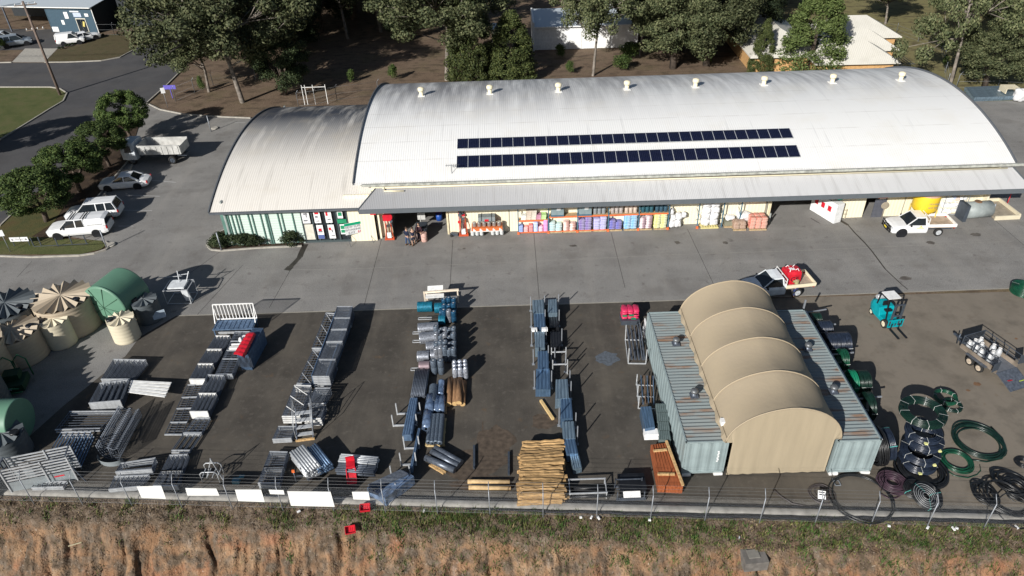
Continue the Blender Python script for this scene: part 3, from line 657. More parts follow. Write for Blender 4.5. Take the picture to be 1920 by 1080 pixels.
tent = empty('fabric_shelter', ((X0 + X1) / 2, (Y0 + Y1) / 2, Z0), 0, 'tan fabric dome shelter of four ribbed bays spanning the two shipping containers', 'shelter')
hw = (X1 - X0) / 2; RZ = 2.5; nb_ = 4; nu, nv = 40, 60
b = MB(); b.cur = 0
def tprof(a): # a: 0..pi angle
    c_ = -math.cos(a); u_ = abs(c_ - .05) / 1.05 if c_ < .05 else (c_ - .05) / .95
    return c_ * hw, (max(0, 1 - u_ ** 2.2) ** .56) * RZ - .3 * u_ * (1 - u_)
for j in range(nv + 1):
    v = j / nv; ph = (v * nb_) % 1 if j < nv else 0; sag = 1 - .085 * math.sin(math.pi * ph)
    for i in range(nu + 1):
        a = math.pi * i / nu; x, z = tprof(a); side = abs(math.cos(a)) ** 4
        k = 1 - (1 - sag) * (1 - side)
        b.v.append(Vector((x * (k * .5 + .5) if True else x, (v - .5) * (Y1 - Y0), z * k)))
for j in range(nv):
    for i in range(nu):
        k = j * (nu + 1) + i; b.f.append((k, k + 1, k + nu + 2, k + nu + 1)); b.mi.append(0); b.sm.append(True)
cov = b.build('cover', tan, tent)
b = MB()
for j in range(nb_ + 1):
    P = []
    for i in range(25):
        a = math.pi * i / 24; x, z = tprof(a); P.append((x * 1.003, (j / nb_ - .5) * (Y1 - Y0), z * 1.003))
    b.tube(P, .045, 6)
b.build('hoop_ribs', tan, tent)
for s in (-1, 1):
    b = MB()
    for j in range(30):
        ya, yb = (j / 30 - .5) * (Y1 - Y0), ((j + 1) / 30 - .5) * (Y1 - Y0); wa, wb_ = .1 + .08 * math.sin(j * 1.9), .1 + .08 * math.sin((j + 1) * 1.9)
        b.add([(s * (hw - .0), ya, .35), (s * (hw - .0), yb, .35), (s * (hw + wb_), yb, .01), (s * (hw + wa), ya, .01)], [(0, 1, 2, 3)], True)
    b.build('skirt', tan, tent)
for ye, nm in ((-(Y1 - Y0) / 2, 'front_curtain'), ((Y1 - Y0) / 2, 'rear_curtain')):
    b = MB(); n = 30; top = []; xs_ = []
    lo = -(hw - .35)
    for i in range(n + 1):
        a = math.pi * i / n; x, z = tprof(a); top.append((x * .99, z * .99))
    for i in range(n + 1):
        x, z = top[i]; xb = max(lo, min(-lo, x)); yy = ye + .025 * math.sin(i * 2.3) + (-.02 if ye < 0 else .02)
        b.v += [Vector((x, ye, z)), Vector((xb, yy, 0)), Vector((xb, yy + (-.06 if ye < 0 else .06) * .5 * abs(math.sin(i * 1.7)), -Z0 + .12))]
    for i in range(n):
        for k in (0, 1): b.f.append((3 * i + k, 3 * i + k + 1, 3 * i + k + 4, 3 * i + k + 3)); b.mi.append(0); b.sm.append(True)
    b.build(nm, mat('curtain_tan', (.34, .285, .2), .85, var=.05, sc=1, bump=.012, bsc=2, stretch=(2, 1, .3)), tent)
b = MB(); b.box((-hw + .05, -(Y1 - Y0) / 2 + 1.15, .45), (.22, .35, .3)); b.cur = 0
b.build('tie_patch', whitem, tent)
# ================================================================ front fence
fence = empty('chain_link_fence', (0, FY(0), 0), 0, 'chain link fence with cranked steel posts and barbed wire along the front of the yard', 'fence')
fo = Vector((0, FY(0), 0)); FH = 1.85
pp = [(-33.8 + 2.926 * i) for i in range(23)]
pbm = MB(); pbm.tube([(0, 0, -.5), (0, 0, FH), (0, -.0, FH)], .028, 6); pbm.tube([(0, 0, FH), (0, .32, FH + .42)], .024, 6)
pm = mat('post_galv', (.27, .29, .32), .5, .3)
post = pbm.build('post', pm, fence, Vector((pp[0], FY(pp[0]), 0)) - fo)
for x in pp[1:]: o = post.copy(); COL.objects.link(o); o.location = Vector((x, FY(x), 0)) - fo; o.parent = fence
b = MB()
for z, dy in ((FH, 0), (.95, 0), (.05, 0), (FH + .14, .1), (FH + .28, .21), (FH + .42, .32)):
    b.tube([Vector((x, FY(x) + dy, z)) - fo for x in (pp[0], pp[-1])], .005, 4)
b.build('wire', mat('wire_grey', (.25, .26, .27), .6, .3), fence)
cl = bpy.data.materials.new('chain_link'); cl.use_nodes = True; t = cl.node_tree; N = t.nodes; L = t.links; bs = N['Principled BSDF']; bs.inputs['Base Color'].default_value = (.3, .32, .34, 1); bs.inputs['Roughness'].default_value = .5
tc = N.new('ShaderNodeTexCoord'); sx = N.new('ShaderNodeSeparateXYZ'); L.new(tc.outputs['Object'], sx.inputs[0])
def mth(op, a, b_=None):
    n_ = N.new('ShaderNodeMath'); n_.operation = op
    for i, q in enumerate((a, b_)):
        if q is None: continue
        if hasattr(q, 'node'): L.new(q, n_.inputs[i])
        else: n_.inputs[i].default_value = q
    return n_.outputs[0]
def wires(sgn):
    u = mth('ADD', sx.outputs[0], mth('MULTIPLY', sx.outputs[2], sgn)); f = mth('FRACT', mth('MULTIPLY', u, 14)); return mth('LESS_THAN', f, .03)
al = mth('MAXIMUM', wires(1.), wires(-1.)); L.new(al, bs.inputs['Alpha'])
b = MB(); b.add([Vector((pp[0], FY(pp[0]), .02)) - fo, Vector((pp[-1], FY(pp[-1]), .02)) - fo, Vector((pp[-1], FY(pp[-1]), FH)) - fo, Vector((pp[0], FY(pp[0]), FH)) - fo], [(0, 1, 2, 3)])
b.build('mesh', cl, fence)
def fpt(x, y):                                # pixel on the fence plane
    d = CF + CR * ((x - 960) / FOC) - CU * ((y - 540) / FOC); k = (25.55 - 0) / (d.y + .0715 * d.x); return Vector((0, 0, CH)) + d * k
bw = mat('sign_back_white', (.72, .73, .72), .5, var=.06, sc=2)
for i, (q, lb) in enumerate([(((257, 911), (303, 910), (312, 934), (266, 932)), 'white sign board on the fence, leftmost of the six'),
        (((348, 914), (406, 915), (412, 928), (352, 928)), 'low white sign board on the fence, second from the left'),
        (((441, 917), (490, 917), (497, 940), (447, 938)), 'white sign board on the fence, third from the left'),
        (((504, 917), (532, 918), (534, 926), (507, 925)), 'smallest white sign board on the fence, just left of the longest one'),
        (((539, 920), (620, 921), (628, 949), (546, 947)), 'longest white sign board on the fence'),
        (((660, 921), (691, 921), (694, 936), (663, 935)), 'white sign board on the fence, rightmost, in front of the red feeder')]):
    P = [fpt(*p) + Vector((0, -.05, 0)) for p in q]; c = sum(P, Vector()) / 4; b = MB(); th = Vector((0, .02, 0))
    b.add([p - c for p in P] + [p - c + th for p in P], [(0, 1, 2, 3)[::-1], (4, 5, 6, 7), (0, 1, 5, 4), (1, 2, 6, 5), (2, 3, 7, 6), (3, 0, 4, 7)])
    tag(b.build('sign_board', bw, loc=c), lb, 'sign board', 'white boards wired to the front fence')
# ================================================================ trees
def leafmat(name, c, c2, c3):
    m = bpy.data.materials.new(name); m.use_nodes = True; t = m.node_tree; N = t.nodes; L = t.links; bs = N['Principled BSDF']
    bs.inputs['Roughness'].default_value = .7; bs.inputs['Specular IOR Level'].default_value = .25
    ge = N.new('ShaderNodeNewGeometry'); cr = N.new('ShaderNodeValToRGB'); e = cr.color_ramp.elements; e.new(.5)
    for i, q in enumerate((c, c2, c3)): e[i].position = (.15, .5, .9)[i]; e[i].color = (*q, 1)
    L.new(ge.outputs['Random Per Island'], cr.inputs[0])
    oi = N.new('ShaderNodeObjectInfo'); hs = N.new('ShaderNodeHueSaturation'); mr = N.new('ShaderNodeMapRange'); mr.inputs['To Min'].default_value = .75; mr.inputs['To Max'].default_value = 1.3
    L.new(oi.outputs['Random'], mr.inputs[0]); L.new(mr.outputs[0], hs.inputs['Value']); L.new(cr.outputs[0], hs.inputs['Color']); L.new(hs.outputs[0], bs.inputs['Base Color'])
    return m
lm_gum = leafmat('gum_leaves', (.042, .055, .024), (.075, .088, .04), (.12, .128, .062))
lm_con = leafmat('conifer_leaves', (.035, .05, .015), (.06, .08, .025), (.10, .115, .035))
lm_dark = leafmat('dark_leaves', (.014, .024, .01), (.026, .04, .016), (.05, .065, .026))
lm_con2 = leafmat('big_conifer_leaves', (.05, .075, .02), (.075, .105, .03), (.11, .14, .045))
lm_round = leafmat('round_leaves', (.03, .055, .014), (.055, .09, .022), (.095, .13, .035))
bark_w = mat('pale_bark', (.2, .175, .15), .9, var=.45, sc=3); bark_d = mat('dark_bark', (.09, .07, .055), .95, var=.3, sc=4)
def leafmesh(clumps, n, size, rr, flat=.3):
    vs, fs = [], []; tot = sum(c[1] ** 2 for c in clumps)
    for (c, r) in clumps:
        k = int(n * r * r / tot)
        for _ in range(k):
            d = Vector((rr.gauss(0, 1), rr.gauss(0, 1), rr.gauss(0, 1))); d.normalize()
            q = r * rr.uniform(.62, 1.06) if rr.random() < .8 else r * rr.random()
            p = c + Vector((d.x * q, d.y * q, d.z * q * .8)); u = Vector((rr.gauss(0, 1), rr.gauss(0, 1), rr.gauss(0, 1)))
            nn = (d + u * .55).normalized(); a = nn.cross(Vector((rr.gauss(0, 1), rr.gauss(0, 1), rr.gauss(0, 1)))).normalized(); bb = nn.cross(a)
            s = size * rr.uniform(.6, 1.4); o = len(vs)
            vs += [p + a * s, p + bb * s * .55, p - a * s * .9, p - bb * s * .6]; fs.append((o, o + 1, o + 2, o + 3))
    return vs, fs
def tree_proto(kind, seed):
    rr = random.Random(seed); b = MB(); cl = []
    if kind == 'gum':        # unit: height 10, open clumped crown on forked limbs
        top = Vector((rr.uniform(-.5, .5), rr.uniform(-.5, .5), 5.2))
        b.tube([(0, 0, -.3), (0, 0, .05), top * .5 + Vector((rr.uniform(-.2, .2), 0, 0)), top], [.2, .16, .12, .09], 7)
        for i in range(12):
            a = i * 2.4 + rr.uniform(-.4, .4); ln = rr.uniform(1.2, 3.3); st = top * rr.uniform(.5, 1)
            e = st + Vector((math.cos(a) * ln, math.sin(a) * ln, rr.uniform(.6, 4.2 - ln * .5)))
            m_ = (st + e) / 2 + Vector((0, 0, -.15)); b.tube([st, m_, e], [.075, .05, .02], 5)
            for k in range(8):
                cl.append((e + Vector((rr.gauss(0, .85), rr.gauss(0, .85), rr.gauss(.2, .75))), rr.uniform(.35, .95)))
                b.tube([m_, cl[-1][0]], [.035, .015], 4)
        for k in range(12): cl.append((top + Vector((rr.gauss(0, .9), rr.gauss(0, .9), rr.uniform(.6, 4.2))), rr.uniform(.4, .95)))
        n, sz = 32000, .095
    elif kind == 'con':      # dense cone reaching the ground
        b.tube([(0, 0, -.3), (0, 0, 9)], [.25, .05], 6)
        for i in range(240):
            z = 9.3 * (1 - rr.random() ** .75) + .3; r = 3.1 * (1 - (z / 9.9) ** 2.2) * rr.uniform(.8, 1.05); a = rr.uniform(0, 6.28)
            cl.append((Vector((math.cos(a) * r * .8, math.sin(a) * r * .8, z)), rr.uniform(.4, .75)))
        n, sz = 34000, .1
    elif kind == 'dark':     # broad dense crown
        b.tube([(0, 0, -.3), (.2, 0, 3), (.1, .2, 6)], [.35, .25, .15], 7)
        for i in range(7):
            a = i * .9; b.tube([(.1, .1, rr.uniform(1.5, 4)), (math.cos(a) * 1.5, math.sin(a) * 1.5, 5)], [.12, .05], 5)
        for i in range(110):
            a = rr.uniform(0, 6.28); ph = math.acos(rr.uniform(-.75, 1)); q = rr.uniform(.6, 1.02)
            cl.append((Vector((math.cos(a) * math.sin(ph) * 3.7 * q, math.sin(a) * math.sin(ph) * 3.7 * q, 5.2 + math.cos(ph) * 4. * q)), rr.uniform(.4, 1.15)))
        n, sz = 30000, .11
    elif kind == 'round':    # clipped street tree, unit height 10
        b.tube([(0, 0, -.3), (0, .1, 1.6), (.1, .2, 3)], [.36, .3, .26], 7)
        for i in range(6):
            a = i * 1.05; b.tube([(.1, .2, 2.2), (math.cos(a) * 1.6, math.sin(a) * 1.6, 4.6)], [.2, .08], 5)
        for i in range(110):
            a = rr.uniform(0, 6.28); ph = math.acos(rr.uniform(-.8, 1)); q = rr.uniform(.85, 1)
            cl.append((Vector((math.cos(a) * math.sin(ph) * 3.9 * q, math.sin(a) * math.sin(ph) * 3.9 * q, 6. + math.cos(ph) * 3.3 * q)), rr.uniform(.6, 1.0)))
        n, sz = 30000, .13
    else:                    # shrub
        b.tube([(0, 0, -.2), (0, 0, 1.2)], [.15, .08], 5)
        for i in range(16):
            a = rr.uniform(0, 6.28); q = rr.uniform(0, 3.2); cl.append((Vector((math.cos(a) * q, math.sin(a) * q, rr.uniform(2, 7.5 - q))), rr.uniform(1.2, 2.2)))
        n, sz = 2600, .3
    lm = {'gum': lm_gum, 'con': lm_con, 'dark': lm_dark, 'round': lm_round, 'shrub': lm_round}[kind]
    vs, fs = leafmesh(cl, n, sz, rr)
    me = bpy.data.meshes.new('crown'); me.from_pydata([tuple(v) for v in vs], [], fs); me.materials.append(lm)
    tm = bpy.data.objects.new('t', me)
    tr = b.build('trunk', bark_w if kind == 'gum' else bark_d); trm = tr.data; bpy.data.objects.remove(tr); bpy.data.objects.remove(tm)
    return (trm, me)
TP = {k: [tree_proto(k, 100 * i + j) for j in range(nv_)] for i, (k, nv_) in enumerate((('gum', 4), ('con', 2), ('dark', 3), ('round', 2), ('shrub', 2)))}
_tc = [0]
def tree(kind, px, py, H, wr, label, name=None, group=None, var=None, lean=(0, 0), leaf=None, bark=None, cat='tree'):
    tm, cm = TP[kind][(_tc[0] if var is None else var) % len(TP[kind])]; _tc[0] += 1
    p = g(px, py); nm = name or {'gum': 'gum_tree', 'con': 'conifer', 'dark': 'evergreen_tree', 'round': 'street_tree', 'shrub': 'shrub'}[kind]
    r_ = empty(nm, p, _tc[0] * 1.37, label, cat, group); s = H / 10.
    r_.scale = (s * wr, s * wr, s); r_.rotation_euler.x = lean[0]; r_.rotation_euler.y = lean[1]
    for n_, m_ in (('trunk', tm), ('crown', cm)):
        o = bpy.data.objects.new(n_, m_); COL.objects.link(o); o.parent = r_
        if n_ == 'crown' and leaf: o.material_slots[0].link = 'OBJECT'; o.material_slots[0].material = leaf
        if n_ == 'trunk' and bark: o.material_slots[0].link = 'OBJECT'; o.material_slots[0].material = bark
    return r_
for px, py, H, wr, lb in [(248, 266, 6.2, 1.05, 'round street tree at the far end of the row behind the tipper truck'), (206, 312, 5.4, 1.15, 'round street tree, second from the far end of the car park row'), (151, 360, 5.6, 1.3, 'round street tree beside the sedan, third from the far end of the row'), (88, 416, 5.6, 1.4, 'round street tree nearest the dual cab with the white canopy')]:
    tree('round', px, py, H, wr, lb, group='round trees on the car park verge')
tree('round', -75, 300, 7.5, 1.1, 'round tree mostly outside the left edge casting shade on the road', var=0)
GT = 'gum trees behind the sheds'
gums = [(455, 192, 17.5, 1.05, 'big spreading gum tree with forked trunk standing nearest the road', (0, 0)), (392, 172, 11, 1.05, 'slender gum leaning over the road kerb beside the big forked gum', (0, -.12)),
    (500, 140, 17, .75, 'tall pale trunked gum just right of the big forked gum', (0, 0)), (838, 150, 15.5, 1.15, 'wide gum tree directly left of the dark conifer behind the shed', (0, 0)),
    (652, 72, 17, .8, 'tall thin gum in the shaded paddock with a pale trunk', (0, 0)), (714, 60, 17, .9, 'tall gum with leaning limbs right of the thin shaded one', (0, 0)),
    (903, 54, 12, .65, 'small white trunked gum behind the little cream shed', (0, 0)), (1112, 142, 15.5, .72, 'tall straight gum in front of the long white shed', (0, 0)),
    (1200, 105, 13, .8, 'gum with bare leaning limbs at the right end of the long white shed', (0, .1)), (1660, 45, 9, 1.15, 'broad gum behind the pale hipped roof house', (0, 0)),
    (1782, 158, 19.5, .62, 'gum with leaning white trunk left of the big round bush tree', (0, .12)),
    (1880, 40, 17, 1.1, 'tall gum at the top right corner of the photo', (0, 0)), (1800, 20, 15, 1.1, 'gum among the trees above the round bush tree', (0, 0)),
    (360, 60, 17, 1.0, 'gum beyond the road behind the big forked one', (0, 0)), (430, 30, 18, 1.0, 'far gum between the road and the dark paddock', (0, 0)), (790, 40, 17, 1.0, 'far gum above the wide gum', (0, 0)), (330, 5, 18, 1.0, 'gum beside the far end of the road', (0, 0))]
for px, py, H, wr, lb, ln in gums: tree('gum', px, py, H * 1.06, wr * 1.12, lb, group=GT, lean=ln, leaf=lm_gum)
dk = [(600, 60, 14, 1.1, 'dark tree at the left side of the dappled paddock'), (665, 35, 15, 1.2, 'dark tree in the middle of the dappled paddock'), (560, 100, 10, .9, 'dark tree just behind the dense evergreen'), (770, 75, 13, .9, 'dark tree at the left foot of the wide gum'), (720, 20, 15, 1.2, 'dark tree at the far side of the dappled paddock'), (485, 100, 13, .9, 'dark tree right behind the crown of the biggest gum'), (1240, 20, 15, 1.2, 'dark tree above the evergreen clump'), (1330, -10, 15, 1.2, 'farthest dark tree above the evergreen clump'), (535, 178, 8.5, .95, 'dense dark evergreen right of the big gum trunk'), (575, 20, 16, 1.0, 'dark tree at the left of the shaded paddock'), (620, 5, 16, 1.1, 'dark tree behind the thin shaded gum'), (690, -10, 17, 1.1, 'dark tree behind the paddock, upper middle'), (760, 5, 16, 1.1, 'dark tree left of the wide gum crown'), (520, 60, 15, 1.0, 'dark tree behind the tall pale trunked gum'), (840, 0, 15, 1.1, 'dark tree above the wide gum crown'),
    (1262, 128, 12.5, 1.05, 'big dark evergreen right of the long white shed'), (1325, 122, 13, 1.1, 'big dark evergreen in the middle of the clump behind the shed roof'), (1225, 92, 12, .9, 'dark evergreen touching the right end of the long white shed'), (1395, 88, 11, .95, 'very dark tree left of the pale roofed house'), (1290, 60, 14, 1.1, 'dark tree behind the evergreen clump'), (1365, 40, 13, 1.1, 'dark tree between clump and house, far side'),
    (1425, 30, 12, 1.0, 'dark tree at the far corner of the pale roofed house'), (1900, 90, 12, 1.1, 'dark tree at the right edge behind the round bush tree'), (1860, 30, 14, 1.1, 'dark tree behind the top right gum'), (1160, 40, 13, .8, 'dark tree behind the long white shed'), (560, -40, 18, 1.2, 'farthest dark tree left of the paddock'), (740, -50, 18, 1.2, 'farthest dark tree above the paddock'), (1480, -20, 14, 1.1, 'farthest dark tree above the house roof'), (990, -60, 14, 1.1, 'farthest dark tree above the cream shed')]
for px, py, H, wr, lb in dk: tree('dark', px, py, H * (1.12 if py < 60 else 1.04), wr * 1.15, lb, group='dark trees behind the sheds', leaf=lm_dark if px < 800 or 1340 < px < 1500 else lm_gum)
tree('dark', 1846, 164, 8.6, 1.35, 'big round grey green bush tree inside the right boundary fence', leaf=lm_gum, var=1)
tree('con', 884, 152, 14.2, .85, 'tall dark conifer behind the left half of the white roof', leaf=lm_con, group='conifers behind the sheds')
tree('con', 960, 150, 9.5, 1.25, 'bushy olive conifer in front of the little cream shed', leaf=lm_con, group='conifers behind the sheds')
tree('con', 1424, 136, 7.2, .85, 'small olive conifer left of the biggest conifer', leaf=lm_con, group='conifers behind the sheds')
tree('con', 1515, 138, 12.2, 1.3, 'biggest dense green conifer in front of the pale roofed house', leaf=lm_con2, group='conifers behind the sheds')
for px, py, H, wr, lb in [(380, 172, 3, .4, 'thin sapling by the road sign'), (660, 155, 2.6, .6, 'light green shrub above the gap between the two curved roofs'), (738, 150, 3.0, .6, 'light green shrub behind the left end of the big roof'), (1050, 108, 2.8, .8, 'bush at the front of the long white shed'), (1068, 138, 2.4, .7, 'round bush just behind the big roof left of the tall straight gum'), (1180, 112, 3.5, 1.3, 'bush right of the tall straight gum'), (1165, 132, 3, 1.2, 'low bush behind the big roof right of the tall straight gum'), (1325, 120, 2.5, .9, 'dark shrub at the lawn edge'), (1770, 125, 2.2, .5, 'tiny bush by the boundary fence'), (1765, 90, 3, .6, 'dark shrub near the leaning white trunk'), (0, 95, 3.2, .8, 'shrub beside the cars at the left edge')]:
    tree('shrub', px, py, H, wr, lb, cat='shrub')
for i, (px, py, H, wr, lb) in enumerate([(415, 462, 1.7, 1.6, 'leftmost garden shrub at the shop corner'), (437, 460, 1.8, 1.6, 'garden shrub, second from the shop corner'), (458, 461, 1.8, 1.6, 'garden shrub, third from the shop corner'), (478, 461, 1.6, 1.5, 'garden shrub just left of the grey bench'), (550, 458, 1.9, 1.6, 'garden shrub right of the grey bench beside the red hopper'), (566, 455, .9, 1.3, 'low garden shrub touching the red hopper')]):
    tree('shrub', px, py, H, wr, lb, cat='shrub', group='shrubs in the shop garden bed', leaf=lm_dark)
rr = random.Random(8)
for i in range(14):
    t_ = i / 13; tree('shrub', 112 + 82 * t_, 93 - 26 * t_ + rr.uniform(-1, 1), .6, 1.2, 'low shrub in the border along the workshop car park', cat='shrub', group='low shrubs in a row beside the workshop car park', leaf=lm_dark)
# ================================================================ vehicles (local: +X is the nose, origin on the ground at the centre)
carw = mat('car_white', (.75, .76, .77), .25, spec=.6, var=.02)
chrome = mat('chrome', (.6, .6, .6), .2, .9); tailr = mat('tail_red', (.4, .01, .01), .3); lampw = mat('lamp_clear', (.6, .62, .65), .15)
traym = mat('tray_steel', (.42, .33, .25), .7, var=.25, sc=2)
def wheel(parent, x, y, r=.36, w_=.24, rimm=None):
    e = MB(); e.lathe([(r * .62, -w_ / 2), (r * .93, -w_ / 2), (r, -w_ * .3), (r, w_ * .3), (r * .93, w_ / 2), (r * .62, w_ / 2)], n=20, axis='Y', capb=False, capt=False); 
    tw = e.build('wheel', rubber, parent, (x, y, r))
    e = MB(); e.lathe([(r * .64, -w_ * .42), (r * .5, -w_ * .32), (.06, -w_ * .4)], n=14, axis='Y'); e.lathe([(r * .64, w_ * .42), (r * .5, w_ * .32), (.06, w_ * .4)], n=14, axis='Y')
    for k in range(5):
        a = k * 1.2566
        for s in (-1, 1): e.bar((0, s * w_ * .44, 0), (math.cos(a) * r * .6, s * w_ * .44, math.sin(a) * r * .6), .06, .03)
    e.build('rim', rimm or galvl, tw)
    return tw
def loft(b, st, smooth=False):
    """st: list of (x, [(y,z)...]) half sections from bottom centre to top centre; mirrored"""
    rings = []
    for x, hs in st:
        rings.append([Vector((x, y, z)) for y, z in hs] + [Vector((x, -y, z)) for y, z in hs[::-1]])
    n = len(rings[0]); vs = [p for r_ in rings for p in r_]; fs = []
    for i in range(len(rings) - 1):
        for k in range(n): fs.append((i * n + k, i * n + (k + 1) % n, (i + 1) * n + (k + 1) % n, (i + 1) * n + k))
    fs.append(tuple(range(n))[::-1]); fs.append(tuple((len(rings) - 1) * n + k for k in range(n)))
    b.add(vs, fs, smooth)
def car(kind, px, py, yaw, label, paint=None, name=None, cat='car', group=None, r=.35):
    paint = paint or carw; D = dict(sedan=(4.85, 1.82, 1.44), wagon=(4.9, 1.9, 1.84), ute=(5.35, 1.87, 1.83), tray=(5.3, 1.85, 1.78), van=(4.3, 1.83, 1.85), hatch=(4.3, 1.76, 1.5))[kind]
    L_, Wd, H = D; h = Wd / 2; c = empty(name or {'sedan': 'sedan', 'wagon': 'wagon', 'ute': 'dual_cab_ute', 'tray': 'tray_ute', 'van': 'delivery_van', 'hatch': 'hatchback'}[kind], g(px, py), yaw, label, cat, group)
    f, bk = L_ / 2, -L_ / 2; belt = {'sedan': .92, 'wagon': 1.1, 'ute': 1.12, 'tray': 1.1, 'van': 1.08, 'hatch': .95}[kind]; zb = .24 if kind in ('sedan', 'hatch') else .36
    hood = {'sedan': .95, 'wagon': 1.12, 'ute': 1.14, 'tray': 1.1, 'van': 1.1, 'hatch': .95}[kind]
    b = MB()
    def sec(w_, zt, zb_=zb, tw=.93): return [(0, zb_), (w_ * .94, zb_), (w_, zb_ + .18), (w_, zt - .2), (w_ * tw, zt - .03), (w_ * .6, zt), (0, zt + .02)]
    rear_low = kind in ('tray',); xr = bk if not rear_low else -.35
    st = [(f, sec(h * .82, hood - .28, zb + .1)), (f - .12, sec(h * .93, hood - .13)), (f - .5, sec(h, hood - .05)), (f - 1.15, sec(h, hood)), (f - 1.3, sec(h, belt + .02))]
    if kind == 'sedan': st += [(bk + 1.1, sec(h, belt + .04)), (bk + .4, sec(h * .97, belt)), (bk, sec(h * .86, belt - .12, zb + .1))]
    elif rear_low: st += [(xr, sec(h, belt))]
    else: st += [(bk + .3, sec(h, belt)), (bk, sec(h * .92, belt - .05, zb + .08))]
    loft(b, st); b.build('body', paint, c)
    # greenhouse: roof slab plus pillars around dark glass
    G_ = dict(sedan=(f - 1.35, f - 2.15, bk + 1.55, bk + .75), wagon=(f - 1.2, f - 1.95, bk + .35, bk + .06), ute=(f - 1.25, f - 2.0, f - 3.4, f - 3.5), tray=(f - 1.2, f - 1.95, f - 2.75, f - 2.85), van=(f - .85, f - 1.7, bk + .12, bk + .02), hatch=(f - 1.1, f - 1.9, bk + .7, bk + .2))[kind]
    a0, a1, a2, a3 = G_; wt, wb_ = h * .76, h * .93; b = MB()
    lo = [(a0, wb_), (a3, wb_)]; V = [(a0, -wb_ * .94, belt), (a0, wb_ * .94, belt), (a1, wt, H - .05), (a1, -wt, H - .05), (a3, -wb_, belt), (a3, wb_, belt), (a2, wt, H - .05), (a2, -wt, H - .05)]
    b.add(V, [(0, 1, 2, 3), (5, 4, 7, 6), (1, 5, 6, 2), (4, 0, 3, 7), (0, 4, 5, 1)]); b.build('windows', glass, c)
    b = MB(); m_ = (a1 + a2) / 2; rl = a1 - a2
    loft(b, [(a1 + .03, [(0, H - .1), (wt * .97, H - .1), (wt, H - .05), (wt * .9, H - .01), (0, H)]), (m_, [(0, H - .1), (wt, H - .1), (wt + .02, H - .05), (wt * .92, H), (0, H + .03)]), (a2 - .03, [(0, H - .1), (wt * .97, H - .1), (wt, H - .05), (wt * .9, H - .01), (0, H)])])
    for s in (-1, 1):
        b.bar((a0, s * wb_ * .95, belt), (a1, s * wt, H - .05), .07, .06); b.bar((a3, s * wb_, belt), (a2, s * wt, H - .05), .12 if kind != 'sedan' else .2, .08)
        pil = [a1 + (a2 - a1) * .42] if kind not in ('tray', 'van') else []
        if kind == 'wagon': pil.append(a1 + (a2 - a1) * .74)
        if kind == 'ute': pil = [a1 + (a2 - a1) * .5]
        for q in pil: b.bar((q, s * (wb_ + .005), belt), (q, s * (wt + .005), H - .06), .09, .05)
    if kind == 'van':
        for s in (-1, 1): b.add([(a1 - .75, s * (wb_ + .01), belt - .02), (a3, s * (wb_ + .01), belt - .02), (a2, s * (wt + .01), H - .04), (a1 - .45, s * (wt + .01), H - .04)], [(0, 1, 2, 3)])
        b.add([(a3 - .01, -wb_, belt - .02), (a3 - .01, wb_, belt - .02), (a2 - .02, wt, H - .04), (a2 - .02, -wt, H - .04)], [(0, 1, 2, 3)])
    b.build('roof', paint, c)
    if kind == 'ute':        # canopy over the tub
        b = MB(); loft(b, [(a3 - .04, [(0, belt), (h * .96, belt), (h * .93, belt + .35), (h * .8, H - .02), (0, H + .02)]), (bk + .35, [(0, belt), (h * .96, belt), (h * .93, belt + .35), (h * .8, H - .02), (0, H + .02)]), (bk + .04, [(0, belt), (h * .92, belt), (h * .89, belt + .3), (h * .74, H - .12), (0, H - .09)])]); b.build('canopy', paint, c)
        for s in (-1, 1):
            b = MB(); b.add([(a3 - .25, s * h * .955, belt + .12), (bk + .3, s * h * .955, belt + .12), (bk + .38, s * h * .865, H - .2), (a3 - .3, s * h * .865, H - .2)], [(0, 1, 2, 3)]); b.build('canopy_window', glass, c)
        b = MB(); b.add([(bk - .0, -h * .85, belt + .05), (bk - .0, h * .85, belt + .05), (bk + .02, h * .72, H - .16), (bk + .02, -h * .72, H - .16)], [(0, 1, 2, 3)]); b.build('rear_window', glass, c)
        for x in (a1 - .2, a1 - .45, a2 + .1, a2 - .15):
            b = MB(); b.box((x, 0, H + .09), (.06, h * 1.6, .04)); b.build('roof_bar', black, c)
    if kind == 'tray':       # headboard and steel tray
        tx0, tx1 = a3 - .1, bk - .05; tm = (tx0 + tx1) / 2; tl = tx0 - tx1
        b = MB(); b.box((tm, 0, .95), (tl, Wd + .06, .1)); b.build('tray_floor', traym, c)
        b = MB(); b.box((tm, 0, .62), (tl, .9, .3)); b.build('chassis', dsteel, c)
        for nm, q, d in (('tray_side', (tm, h + .03, 1.1), (tl, .05, .26)), ('tray_side', (tm, -h - .03, 1.1), (tl, .05, .26)), ('tailgate', (tx1, 0, 1.1), (.05, Wd + .1, .26))):
            b = MB(); b.box(q, d); b.build(nm, cream if paint is not carw else whitep, c)
        b = MB(); b.box((tx0, 0, 1.15), (.06, Wd + .06, .3))
        for y in (-h, 0, h): b.box((tx0, y, 1.45), (.05, .05, .7))
        for z in (1.5, 1.8): b.box((tx0, 0, z), (.05, Wd + .06, .05))
        b.build('headboard', whitep, c)
    fx = f - .88; rx = bk + (1.05 if kind != 'tray' else 1.25)
    for x in (fx, rx):
        for s in (-1, 1): wheel(c, x, s * (h - .13), r)
    for x in (fx, rx):                                         # dark wheel arches
        for s in (-1, 1):
            if kind == 'tray' and x == rx: continue
            b = MB(); b.lathe([(r + .1, -.012), (r + .1, .012)], n=18, axis='Y'); b.build('wheel_arch', black, c, (x, s * (h - .002), r))
